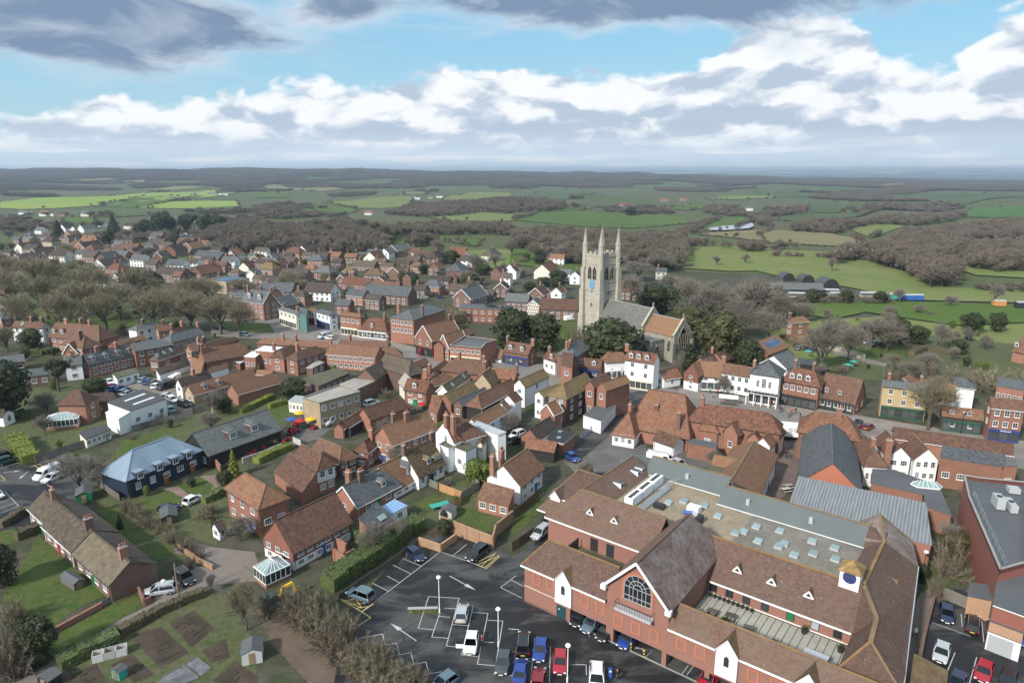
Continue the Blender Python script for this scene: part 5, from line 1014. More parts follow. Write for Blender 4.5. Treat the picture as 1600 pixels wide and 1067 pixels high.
MISC=[
('planter','long pale trough barrier in the mossy car park island',-11.03,83.96,.05),
('shed','green roofed shed by the almshouse',-80.41,117.6,(2.6,3.6,2.2),.5,'green'),
('shed','grey shed in the lawn corner by the brick garden wall',-11.44,110.71,(2.4,2.4,2.1),-.3,'greyblue'),
('shed','grey boarded allotment shed at the right of the plots',-32.9,74.45,(2.4,2.6,2.2),.3,'greyblue'),
('shed','small dark allotment hut in the foreground plots',-47.93,71.05,(1.3,1.1,1.5),-.4,'tealbox'),
('shed','dark hut at the bottom edge of the allotments',-55.65,69.85,(2,1.6,1.7),-.4,'dark'),
('shed','lean-to bin store beside the almshouse lawn',-65.64,90.28,(1.5,4,1.5),1,'grey'),
('shed','small dark garage beside the navy house lawn',-60.81,109.84,(2.6,4,1.9),.5,'dark'),
('compost','pale compost bins beside the allotment lane',-51.17,74.67,.45),
('trampoline','turquoise covered trampoline table on the small lawn',-13.31,114.29,.5),
('digger','yellow digger arm standing by the muddy lane',-32.5,86.74,.6),
('conserv','white glazed conservatory on the gable of the brown tile hung house',-36.2,91.6,(3.6,4),-.75),
('conserv','large white glazed conservatory beside the brown villa',-108.5,155.72,(7,5),.35),
('bench','picnic table in the alley, upper of two',52.77,120.57,.3),
('bench','picnic table in the alley, lower of two',53.84,122.11,.3),
('parasol','blue folded parasol in the toy yard',-53.19,154.96,'blue'),
('parasol','red parasol in the toy yard',-50.77,153.78,'red'),
('parasol','yellow parasol in front of the buff block',-52.53,159.25,'yellow'),
('parasol','small yellow parasol right of the red one',-48.52,154.96,'yellow'),
('parasol','green parasol in front of the small orange house',-24.56,165.93,'green'),
('parasol','red parasol in front of the small orange house',-23.29,165.93,'red'),
('parasol','green parasol on the pub garden grass',107.04,206.05,'teal'),
('parasol','green parasol by the pub garden tables',103.65,202.41,'teal'),
('parasol','turquoise canopy in the yard beyond the town hall',98.19,218.57,'teal'),
('ride','',-55.89,141.24,'red',0),
('ride','',-55.15,142.26,'red',1.7),
('ride','',-54.7,143.29,'darkgrey',.4),
('ride','',-54.22,144.86,'red',2.1),
('ride','',-53.85,146.19,'red',.8),
('ride','',-57,137.55,'red',2.5),
('ride','',-56.47,138.76,'red',1.2),
('ride','',-57.51,136.83,'darkgrey',2.9),
('ride','',-51.75,145.12,'red',1.6),
('ride','',-51.48,146.19,'red',.3),
('ride','',-51.53,150.32,'red',2),
('ride','',-51.05,151.17,'red',.7),
('ride','',-52.16,148.64,'darkgrey',2.4),
('ride','',-52.38,152.03,'red',1.1),
('ride','',-52.4,155.56,'red',2.8),
('ride','',-47.46,153.48,'red',1.5),
('monument','white stone war memorial cross on the green',-186.56,294.06),
('stall','white market stall canopy on the street',57.14,171.13,'white'),
('truck','big white lorry trailer parked at the alley mouth',64.66,147.12),
('kerbpost','yellow and black bollard under the civic building, left',15.33,75.73),
('kerbpost','yellow and black bollard under the civic building, right',16.78,74.5),
('meter','blue parking meter beside the white estate',11.87,70.42),
('phone','red telephone box by the bank',-30.83,220.23),
('skip','blue skip beside the supermarket',73.16,99.96),
('wagon','blue railway wagon, left of a pair',186.74,317.61,'blue'),
('wagon','blue railway wagon, right of a pair',191.28,317.61,'blue'),
('wagon','green railway wagon beside a white van body',181.49,320.07,'green'),
('wagon','white railway van at the end of the sidings',178.95,321.73,'white'),
('wagon','orange container by the railway',219.63,302.85,'orange'),
('wagon','black container at the right end of the railway',227.09,299.18,'black'),
('wagon','white coach by the grey railway shed',136.15,323.4,'coach'),
('wagon','white coach second in the sidings',140.8,322.56,'coach'),
('wagon','white coach in the middle of the sidings',157.69,323.4,'coach'),
('wagon','white coach in front of the big dark mound',155.79,332.92,'coach'),
('wagon','white coach near the bare siding tree',172.73,324.25,'coach'),
('railshed','long blue grey railway shed roof',139.23,332.03),
('dome','dark domed store left of three by the railway',155.24,383.93,7),
('dome','dark domed store in the middle by the railway',163.25,377.03,7),
('dome','largest dark domed store by the railway',165.56,355.67,9),
]
LAKE=[
(228.9,803.2),
(250.3,830),
(288.1,863.3),
(315,906.8),
(290.4,828.3),
(270.9,788.8),
(235.2,761.4),
(219.8,763.3),
]
POND=[
(375.2,1119.8),
(391.1,1136.5),
(389.6,1116.7),
(373.6,1092),
]
TREES=[(a,b)+tuple(r) for a,b,l in TREEDATA for r in l]
# --- materials
MATS={}
def mat(name): return MATS[name]
def newmat(name):
 m=bpy.data.materials.new(name);m.use_nodes=True;t=NT(m.node_tree);t.n.clear()
 o=t.new('ShaderNodeOutputMaterial');b=t.new('ShaderNodeBsdfPrincipled');t.l.new(b.outputs[0],o.inputs[0]);b.inputs['Specular IOR Level'].default_value=.3
 MATS[name]=m;t.b=b;t.mat=m
 return t
def pos(t): return t.new('ShaderNodeNewGeometry').outputs['Position']
def uvv(t): return t.new('ShaderNodeUVMap').outputs[0]
def rnd(t): return t.new('ShaderNodeObjectInfo').outputs['Random']
def bump(t,h,strength=.4,dist=.05):
 n=t.new('ShaderNodeBump');n.inputs['Strength'].default_value=strength;n.inputs['Distance'].default_value=dist;t.l.new(h,n.inputs['Height']);t.l.new(n.outputs[0],t.b.inputs['Normal'])
def plain(name,col,rough=.7,var=.12,scale=1.5,metal=0.,spec=.3,detail=5):
 t=newmat(name);p=pos(t);n=t.noise(p,scale,detail,.6);n2=t.noise(p,scale*.17,3)
 f=t.m('ADD',t.m('MULTIPLY',t.m('SUBTRACT',n,.5),2*var),t.m('MULTIPLY',t.m('SUBTRACT',n2,.5),2*var))
 c=t.mix(1.,col,t.comb(*[t.m('ADD',1.,f)]*3),'MULTIPLY');t.l.new(c,t.b.inputs['Base Color']);t.b.inputs['Roughness'].default_value=rough;t.b.inputs['Metallic'].default_value=metal;t.b.inputs['Specular IOR Level'].default_value=spec
 return t
def flat(name,col,rough=.5,metal=0.,spec=.4):
 t=newmat(name);t.b.inputs['Base Color'].default_value=tuple(col)+(1,);t.b.inputs['Roughness'].default_value=rough;t.b.inputs['Metallic'].default_value=metal;t.b.inputs['Specular IOR Level'].default_value=spec;return t
def brickm(name,c1,c2,mort,bw=.225,bh=.075,ms=.012,stain=.25,rough=.85,bstr=.35,objvar=.18):
 t=newmat(name);uv=uvv(t);n=t.new('ShaderNodeTexBrick');t.l.new(uv,n.inputs['Vector'])
 n.inputs['Color1'].default_value=c1+(1,);n.inputs['Color2'].default_value=c2+(1,);n.inputs['Mortar'].default_value=mort+(1,);n.inputs['Scale'].default_value=1
 n.inputs['Mortar Size'].default_value=ms;n.inputs['Brick Width'].default_value=bw;n.inputs['Row Height'].default_value=bh;n.inputs['Bias'].default_value=-.1
 p=pos(t);s=t.noise(p,.55,6,.62);s2=t.noise(p,3.1,4,.6)
 f=t.m('ADD',t.m('ADD',1.,t.m('MULTIPLY',t.m('SUBTRACT',s,.5),2*stain)),t.m('ADD',t.m('MULTIPLY',t.m('SUBTRACT',s2,.5),stain),t.m('MULTIPLY',t.m('SUBTRACT',rnd(t),.5),2*objvar)))
 c=t.mix(1.,n.outputs['Color'],t.comb(f,f,f),'MULTIPLY');t.l.new(c,t.b.inputs['Base Color']);t.b.inputs['Roughness'].default_value=rough
 bump(t,n.outputs['Fac'],-bstr,.02);return t
def roofm(name,c1,c2,c3,moss=(.20,.17,.07),mossamt=.25,tw=.17,th=.11,rough=.82,speck=.35,hue=0.,var=.3):
 t=newmat(name);uv=uvv(t);p=pos(t);r=rnd(t)
 n=t.new('ShaderNodeTexBrick');t.l.new(uv,n.inputs['Vector']);n.inputs['Color1'].default_value=c1+(1,);n.inputs['Color2'].default_value=c2+(1,);n.inputs['Mortar'].default_value=tuple(x*.45 for x in c1)+(1,)
 n.inputs['Scale'].default_value=1;n.inputs['Mortar Size'].default_value=.006;n.inputs['Brick Width'].default_value=tw;n.inputs['Row Height'].default_value=th;n.inputs['Bias'].default_value=0.
 sc=t.new('ShaderNodeVectorMath',operation='MULTIPLY');t.l.new(uv,sc.inputs[0]);sc.inputs[1].default_value=(1/tw/2,1/th/2,1)
 sn=t.new('ShaderNodeVectorMath',operation='FLOOR');t.l.new(sc.outputs[0],sn.inputs[0])
 wn=t.new('ShaderNodeTexWhiteNoise',noise_dimensions='2D');t.l.new(sn.outputs[0],wn.inputs['Vector'])
 big=t.noise(p,.32,6,.65);mid=t.noise(p,1.7,5,.65)
 c=t.mix(t.sm(.3,.7,big),n.outputs['Color'],c3)
 c=t.mix(t.m('MULTIPLY',wn.outputs['Value'],.5),c,n.outputs['Color'])
 f=t.m('ADD',.84,t.m('ADD',t.m('MULTIPLY',wn.outputs['Value'],.32),t.m('ADD',t.m('MULTIPLY',t.m('SUBTRACT',t.sm(.32,.68,mid),.5),var*1.5),t.m('MULTIPLY',t.m('SUBTRACT',r,.5),.5))))
 if hue: c=t.mix(t.m('MULTIPLY',t.sm(.35,1.,r),hue),c,t.mix(t.sm(.4,.6,mid),(.27,.112,.062),(.19,.09,.058)))
 c=t.mix(1.,c,t.comb(f,f,f),'MULTIPLY')
 mm=t.m('MULTIPLY',t.sm(.5,.72,t.m('ADD',t.noise(p,.8,7,.7),t.m('MULTIPLY',t.m('SUBTRACT',r,.5),.22))),mossamt*2,clamp=True)
 c=t.mix(mm,c,moss)
 vo=t.new('ShaderNodeTexVoronoi');t.l.new(p,vo.inputs['Vector']);vo.inputs['Scale'].default_value=1.5
 sp=t.m('MULTIPLY',t.sm(.17,.1,vo.outputs['Distance']),t.sm(.5,.62,t.noise(p,.9,3)))
 c=t.mix(t.m('MULTIPLY',sp,speck),c,(.42,.40,.34))
 t.l.new(c,t.b.inputs['Base Color']);t.b.inputs['Roughness'].default_value=rough
 h=t.m('ADD',t.m('MULTIPLY',n.outputs['Fac'],-.6),t.m('ADD',wn.outputs['Value'],t.m('MULTIPLY',mid,1.5)))
 bump(t,h,.5,.03);return t
roofm('tile',(.185,.088,.058),(.115,.062,.045),(.135,.08,.058),mossamt=.24,hue=.5)
roofm('otile',(.235,.095,.058),(.14,.068,.047),(.17,.084,.056),mossamt=.18,var=.4)
roofm('dtile',(.085,.058,.05),(.06,.046,.042),(.075,.06,.052),mossamt=.15)
roofm('mtile',(.16,.10,.06),(.12,.08,.055),(.17,.12,.055),moss=(.19,.15,.06),mossamt=.45)
roofm('civictile',(.15,.082,.062),(.115,.066,.052),(.125,.085,.068),moss=(.16,.13,.07),mossamt=.14,var=.18)
roofm('civicwetsheen',(.205,.13,.105),(.165,.108,.088),(.285,.24,.222),moss=(.13,.11,.05),mossamt=.35,var=.3,rough=.5)  # wet slope: its pale grey sheen is painted into the tile colour
roofm('peb',(.125,.098,.07),(.092,.076,.058),(.105,.08,.054),moss=(.2,.18,.1),mossamt=.2,tw=.33,th=.28)
roofm('slate',(.115,.12,.13),(.08,.085,.095),(.10,.107,.105),moss=(.12,.12,.07),mossamt=.25,tw=.25,th=.2,rough=.55,speck=.25)
roofm('stoneslate',(.15,.145,.135),(.115,.112,.105),(.14,.14,.12),moss=(.14,.13,.08),mossamt=.3,tw=.3,th=.22)
plain('moss',(.105,.10,.065),.9,.35,1.2);plain('felt',(.10,.105,.11),.75,.22,.9);plain('pale',(.33,.30,.26),.85,.25,.7);plain('whiteroof',(.72,.73,.74),.6,.08,.8);plain('black',(.035,.036,.038),.6,.2)
plain('metal',(.38,.40,.41),.45,.12,1.);plain('leadgrey',(.115,.13,.13),.6,.13,.6)
def sheetm(name,c,period,dark,rough=.6,var=.3):
 t=newmat(name);uv=uvv(t);p=pos(t);s=t.new('ShaderNodeSeparateXYZ');t.l.new(uv,s.inputs[0])
 w=t.m('ADD',.5,t.m('MULTIPLY',t.m('SINE',t.m('MULTIPLY',s.outputs[0],6.2832/period)),.5))
 st=t.noise(t.comb(t.m('MULTIPLY',s.outputs[0],2.2),t.m('MULTIPLY',s.outputs[1],.22),0.),1.,6,.65)
 f=t.m('ADD',1-dark,t.m('ADD',t.m('MULTIPLY',w,dark*.9),t.m('MULTIPLY',t.m('SUBTRACT',st,.5),2*var)))
 t.l.new(t.mix(1.,c,t.comb(f,f,f),'MULTIPLY'),t.b.inputs['Base Color']);t.b.inputs['Roughness'].default_value=rough;bump(t,w,.6,.05);return t
sheetm('corr',(.24,.255,.265),.5,.42,var=.4);sheetm('darksheet',(.09,.09,.092),.5,.3);sheetm('zinc',(.25,.32,.40),.5,.1,.42,.1);sheetm('poly',(.30,.46,.72),.7,.35,.3,.05)
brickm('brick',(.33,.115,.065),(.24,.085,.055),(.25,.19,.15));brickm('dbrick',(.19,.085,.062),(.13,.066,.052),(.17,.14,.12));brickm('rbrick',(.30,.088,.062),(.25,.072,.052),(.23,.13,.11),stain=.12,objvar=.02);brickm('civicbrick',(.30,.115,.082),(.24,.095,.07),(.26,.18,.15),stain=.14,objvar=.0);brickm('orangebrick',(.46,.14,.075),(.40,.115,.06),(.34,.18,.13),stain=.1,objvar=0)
brickm('buff',(.46,.34,.20),(.37,.27,.165),(.38,.32,.25));brickm('buffo',(.40,.22,.12),(.31,.165,.095),(.33,.25,.18));brickm('ochre',(.42,.31,.155),(.36,.265,.135),(.36,.29,.18),stain=.15)
brickm('stone',(.44,.40,.325),(.33,.30,.245),(.29,.265,.215),bw=.55,bh=.28,ms=.02,stain=.35,bstr=.6,objvar=.03);brickm('ragstone',(.33,.31,.255),(.23,.215,.18),(.2,.185,.15),bw=.38,bh=.22,ms=.03,stain=.4,bstr=.7,objvar=.03)
brickm('hung',(.25,.105,.07),(.18,.08,.058),(.10,.05,.04),bw=.17,bh=.11,ms=.008);brickm('dhung',(.115,.075,.062),(.085,.06,.052),(.05,.035,.03),bw=.17,bh=.11,ms=.008)
brickm('wb',(.74,.75,.76),(.70,.71,.73),(.35,.36,.37),bw=40.,bh=.17,ms=.012,stain=.06,rough=.6,objvar=.04);brickm('navy',(.028,.042,.072),(.024,.037,.065),(.008,.012,.02),bw=40.,bh=.17,ms=.014,stain=.08,rough=.55);brickm('timber',(.62,.58,.5),(.62,.58,.5),(.05,.04,.035),bw=1.,bh=1.4,ms=.09,stain=.1)
plain('white',(.76,.76,.755),.75,.05,.9);plain('cream',(.66,.63,.54),.8,.07,.9);plain('teal',(.10,.20,.19),.7,.08);plain('blackboard',(.028,.027,.026),.75,.2);plain('whitebase',(.68,.68,.69),.75,.08)
WALLMAT={'black':'blackboard'}
flat('trimwhite',(.78,.78,.77),.5);flat('trimgrey',(.40,.41,.42),.5);flat('trimblack',(.03,.03,.032),.45);flat('gutter',(.06,.055,.05),.5);flat('doorwood',(.30,.12,.04),.5);flat('teal_door',(.02,.06,.075),.4);flat('steel',(.42,.44,.46),.4,.6);flat('redpaint',(.45,.02,.02),.35);flat('bluepaint',(.035,.11,.36),.5);flat('greenpaint',(.02,.15,.06),.4);flat('yellowpaint',(.72,.45,.02),.5);flat('tealpaint',(.05,.33,.27),.5);flat('orangepaint',(.5,.23,.08),.6);flat('gold',(.85,.55,.12),.3,1.);flat('clockblue',(.12,.30,.50),.5);flat('clocknavy',(.03,.05,.16),.4);flat('creampaint',(.7,.66,.52),.5);flat('pot',(.42,.16,.08),.8);flat('lampwhite',(.86,.86,.85),.3);flat('blueblind',(.04,.07,.5),.6);flat('fasciablue',(.03,.05,.2),.5);flat('fasciagreen',(.025,.085,.06),.5)
plain('leadflash',(.35,.36,.37),.6,.1)
def glassm(name,c,rough=.08,var=.5):
 t=newmat(name);r=rnd(t);f=t.m('ADD',1-var,t.m('MULTIPLY',r,2*var));t.l.new(t.mix(1.,c,t.comb(f,f,f),'MULTIPLY'),t.b.inputs['Base Color']);t.b.inputs['Roughness'].default_value=rough;t.b.inputs['Specular IOR Level'].default_value=.6;return t
glassm('glass',(.035,.042,.05));glassm('glasslight',(.28,.31,.34),.15,.3);glassm('shopglass',(.06,.065,.065));glassm('roofglass',(.22,.30,.30),.12,.2);glassm('carglass',(.018,.022,.027),.05,.2);glassm('solarpanel',(.05,.10,.19),.15,.2)
plain('sunlitdowns',(.42,.40,.33),.95,.2,.002);plain('lichen',(.21,.145,.08),.9,.35,1.8);plain('lichenor',(.25,.15,.065),.9,.45,1.6);plain('lichenroof',(.27,.17,.07),.9,.8,1.6);plain('gravelroof',(.27,.22,.155),.95,.4,2.2,detail=9);plain('gravelgrey',(.19,.172,.145),.95,.4,1.6,detail=9);plain('concrete',(.30,.29,.265),.9,.2,1.);plain('slab',(.33,.315,.27),.9,.2,1.2);plain('joint',(.10,.10,.075),.95,.3)
def woodm(name,c,var=.25):
 t=newmat(name);p=pos(t);r=rnd(t);n=t.noise(p,3.,4,.6);f=t.m('ADD',.75,t.m('ADD',t.m('MULTIPLY',n,.4),t.m('MULTIPLY',t.m('SUBTRACT',r,.5),2*var)));t.l.new(t.mix(1.,c,t.comb(f,f,f),'MULTIPLY'),t.b.inputs['Base Color']);t.b.inputs['Roughness'].default_value=.85;return t
woodm('fencenew',(.42,.23,.11),.12);woodm('fenceold',(.19,.175,.15));woodm('fencedark',(.10,.088,.07));woodm('fencebrown',(.15,.10,.068));woodm('fencepale',(.42,.42,.40));woodm('rail',(.12,.17,.28));woodm('wood',(.24,.17,.11))
def groundm(name,cols,scales,rough=.95,bs=.5,bd=.1):
 t=newmat(name);p=pos(t);c=cols[0]
 for i,cc in enumerate(cols[1:]):
  s=scales[i%len(scales)];n=t.noise(p,s,7,.65,.4);c=t.mix(t.sm(.38,.62,n),c,cc)
 fine=t.noise(p,scales[-1]*9,5,.7);f=t.m('ADD',.72,t.m('MULTIPLY',fine,.56));c=t.mix(1.,c,t.comb(f,f,f),'MULTIPLY')
 t.l.new(c,t.b.inputs['Base Color']);t.b.inputs['Roughness'].default_value=rough;bump(t,fine,bs,bd);t.b.inputs['Specular IOR Level'].default_value=.2;return t
groundm('townground',[(.085,.075,.058),(.062,.066,.034),(.10,.088,.074),(.05,.058,.028)],[.11,.06,.3])
groundm('lawn',[(.052,.098,.016),(.07,.118,.02),(.04,.08,.015),(.095,.10,.036)],[.35,.12,.9]);groundm('rough',[(.07,.10,.026),(.09,.095,.042),(.05,.08,.022),(.11,.105,.06)],[.5,.22,1.2])
groundm('soil',[(.065,.048,.036),(.09,.068,.052),(.055,.042,.032)],[.7,.3,1.6]);groundm('mud',[(.15,.105,.08),(.185,.135,.105),(.11,.08,.062),(.14,.105,.078)],[.3,.16,.6]);groundm('slategravel',[(.16,.165,.18),(.21,.21,.22),(.11,.11,.12)],[1.2,.5,2.]);groundm('gravel',[(.235,.205,.17),(.27,.24,.20),(.19,.165,.14)],[.3,.12,1.2])
groundm('lanepave',[(.195,.155,.135),(.225,.18,.155),(.16,.13,.115),(.20,.175,.15)],[.25,.1,.8]);groundm('drivepave',[(.24,.165,.14),(.27,.19,.16),(.20,.14,.12)],[.4,.2,1.]);groundm('alleypave',[(.165,.13,.115),(.185,.145,.125),(.135,.108,.098)],[.3,.14,1.]);groundm('street',[(.215,.195,.175),(.24,.215,.195),(.18,.165,.15)],[.2,.09,.8]);groundm('paving',[(.26,.225,.20),(.29,.25,.22),(.215,.19,.17)],[.3,.15,1.]);groundm('yard',[(.135,.12,.115),(.165,.145,.135),(.11,.10,.097)],[.3,.12,.9])
def asphaltm():
 t=newmat('asphalt');p=pos(t);st=t.new('ShaderNodeMapping');t.l.new(p,st.inputs[0]);st.inputs['Rotation'].default_value=(0,0,R(35));st.inputs['Scale'].default_value=(.5,1.2,1)
 n=t.noise(st.outputs[0],.16,9,.68,.6);n2=t.noise(p,.05,4,.6);w=t.sm(.43,.60,t.m('ADD',n,t.m('MULTIPLY',t.m('SUBTRACT',n2,.5),.5)))
 fine=t.noise(p,6.,6,.7);f=t.m('ADD',.75,t.m('MULTIPLY',fine,.5))
 c=t.mix(w,(.02,.02,.022),(.08,.078,.075));ck=t.new('ShaderNodeTexVoronoi',feature='DISTANCE_TO_EDGE');wv=t.new('ShaderNodeVectorMath',operation='ADD');nz=t.new('ShaderNodeTexNoise');t.l.new(p,nz.inputs['Vector']);nz.inputs['Scale'].default_value=.6;nz.inputs['Detail'].default_value=5;t.l.new(p,wv.inputs[0]);t.l.new(nz.outputs['Color'],wv.inputs[1]);t.l.new(wv.outputs[0],ck.inputs['Vector']);ck.inputs['Scale'].default_value=.17
 c=t.mix(t.m('MULTIPLY',t.sm(.012,.004,ck.outputs['Distance']),t.sm(.5,.6,n2)),c,(.015,.015,.016));ol=t.sm(.70,.76,t.noise(p,.55,3,.5));c=t.mix(t.m('MULTIPLY',ol,.7),c,(.014,.014,.015));sp=t.sm(.66,.78,t.noise(p,.42,7,.7));c=t.mix(t.m('MULTIPLY',sp,.6),c,(.13,.125,.12));t.l.new(t.mix(1.,c,t.comb(f,f,f),'MULTIPLY'),t.b.inputs['Base Color'])
 t.l.new(t.lin(w,0,1,.55,.85),t.b.inputs['Roughness']);bump(t,fine,.3,.02)
asphaltm()
groundm('fieldl',[(.135,.175,.042),(.155,.185,.052),(.12,.16,.038),(.165,.175,.065)],[.012,.006,.03],bs=0);groundm('fieldg',[(.075,.12,.022),(.092,.13,.028),(.065,.105,.022)],[.012,.006,.03],bs=0);groundm('fieldd',[(.07,.10,.035),(.085,.11,.045),(.06,.085,.035)],[.01,.005,.03],bs=0);groundm('fieldbr',[(.20,.165,.085),(.22,.175,.105),(.17,.16,.07)],[.012,.006,.04],bs=0);groundm('crop',[(.22,.29,.055),(.27,.31,.07),(.19,.27,.05)],[.008,.004,.02],bs=0);groundm('crop2',[(.06,.14,.024),(.075,.155,.028),(.055,.125,.024)],[.01,.004,.02],bs=0)  # brightest yellow-green: sun patch on the left fields painted into their colour
def terrainm():
 t=newmat('country');p=pos(t);n=t.noise(p,.004,6,.6);n2=t.noise(p,.02,6,.6);n3=t.noise(p,.0016,4,.5);fine=t.noise(p,.5,4,.6)
 c=t.mix(t.sm(.42,.58,n),(.072,.092,.03),(.085,.085,.042));c=t.mix(t.sm(.5,.66,n2),c,(.105,.095,.055));c=t.mix(t.sm(.5,.6,n3),c,(.065,.095,.026))
 f=t.m('ADD',.75,t.m('MULTIPLY',fine,.5));t.l.new(t.mix(1.,c,t.comb(f,f,f),'MULTIPLY'),t.b.inputs['Base Color']);t.b.inputs['Roughness'].default_value=1.
terrainm()
t_=flat('water',(.16,.19,.22),.08,0,.8)
t_=plain('paint',(.46,.46,.45),.7,.25,2.2);t_=plain('paintyellow',(.55,.42,.16),.7,.25,2.2)
def foliage(name,c1,c2,tr=.25,rough=.6):
 t=newmat(name);r=rnd(t);p=pos(t);n=t.noise(p,.35,4,.6);wn=t.new('ShaderNodeTexWhiteNoise',noise_dimensions='3D')
 fl=t.new('ShaderNodeVectorMath',operation='SNAP');t.l.new(p,fl.inputs[0]);fl.inputs[1].default_value=(.45,.45,.45);t.l.new(fl.outputs[0],wn.inputs[0])
 f=t.m('ADD',t.m('MULTIPLY',n,.6),t.m('ADD',t.m('MULTIPLY',wn.outputs['Value'],.5),t.m('MULTIPLY',t.m('SUBTRACT',r,.5),.35)),clamp=True)
 t.l.new(t.mix(f,c1,c2),t.b.inputs['Base Color']);t.b.inputs['Roughness'].default_value=rough;return t
def woodmat(name,c1,c2):
 t=newmat(name);r=rnd(t);n=t.noise(pos(t),.012,4,.6);t.l.new(t.mix(t.m('ADD',t.m('MULTIPLY',r,.55),t.m('MULTIPLY',n,.5),clamp=True),c1,c2),t.b.inputs['Base Color']);t.b.inputs['Roughness'].default_value=.9;t.b.inputs['Specular IOR Level'].default_value=.1
foliage('leafdark',(.018,.026,.010),(.052,.062,.022));foliage('leafyew',(.026,.032,.012),(.095,.085,.028));foliage('leaflaurel',(.05,.075,.014),(.13,.165,.03));foliage('leafhedge',(.04,.06,.016),(.125,.15,.055));foliage('leafhedgey',(.075,.10,.018),(.20,.22,.045));foliage('leafbrown',(.07,.058,.032),(.13,.105,.06));foliage('leafconifer',(.016,.026,.014),(.04,.055,.028));foliage('leafconiy',(.09,.10,.016),(.20,.19,.04));foliage('twig',(.14,.12,.098),(.23,.20,.165));foliage('twiggreen',(.15,.128,.08),(.245,.21,.135));foliage('twigbrown',(.125,.10,.072),(.205,.168,.122));woodmat('woodcrown',(.12,.098,.08),(.19,.158,.125));foliage('twigwood',(.088,.072,.064),(.145,.122,.105));foliage('twigpale',(.30,.27,.23),(.44,.40,.35));foliage('ivy',(.02,.03,.01),(.05,.06,.02))
plain('bark',(.10,.085,.068),.9,.3,3.);plain('barkpale',(.42,.39,.34),.9,.25,3.)
def paintm(name,c,metal=.0,rough=.28):
 t=flat(name,c,rough,metal,.5);t.b.inputs['Coat Weight'].default_value=.6;t.b.inputs['Coat Roughness'].default_value=.08
for n,c in dict(white=(.75,.76,.77),silver=(.42,.44,.46),black=(.012,.013,.015),charcoal=(.055,.06,.065),navy=(.015,.022,.06),blue=(.018,.05,.24),bluegrey=(.10,.15,.19),skyblue=(.25,.38,.55),red=(.34,.014,.025),darkred=(.20,.012,.02),green=(.025,.06,.05),teal=(.16,.33,.34)).items(): paintm('car_'+n,c)
flat('tyre',(.015,.015,.015),.9);flat('alloy',(.45,.46,.48),.35,.7);flat('headlight',(.75,.78,.8),.1);flat('taillight',(.35,.01,.01),.2);flat('plateyellow',(.75,.5,.05),.5);flat('platewhite',(.8,.8,.78),.5)
flat('skin',(.48,.29,.21),.6);flat('hair',(.05,.035,.025),.8);flat('cloth_grey',(.22,.22,.23),.9);flat('cloth_red',(.4,.03,.04),.9);flat('cloth_teal',(.12,.35,.40),.9);flat('cloth_black',(.02,.02,.024),.9);flat('cloth_navy',(.03,.04,.09),.9);flat('cloth_green',(.05,.13,.06),.9);flat('cloth_white',(.7,.7,.68),.9);flat('cloth_darkred',(.2,.03,.04),.9);flat('trouser',(.035,.04,.06),.9)
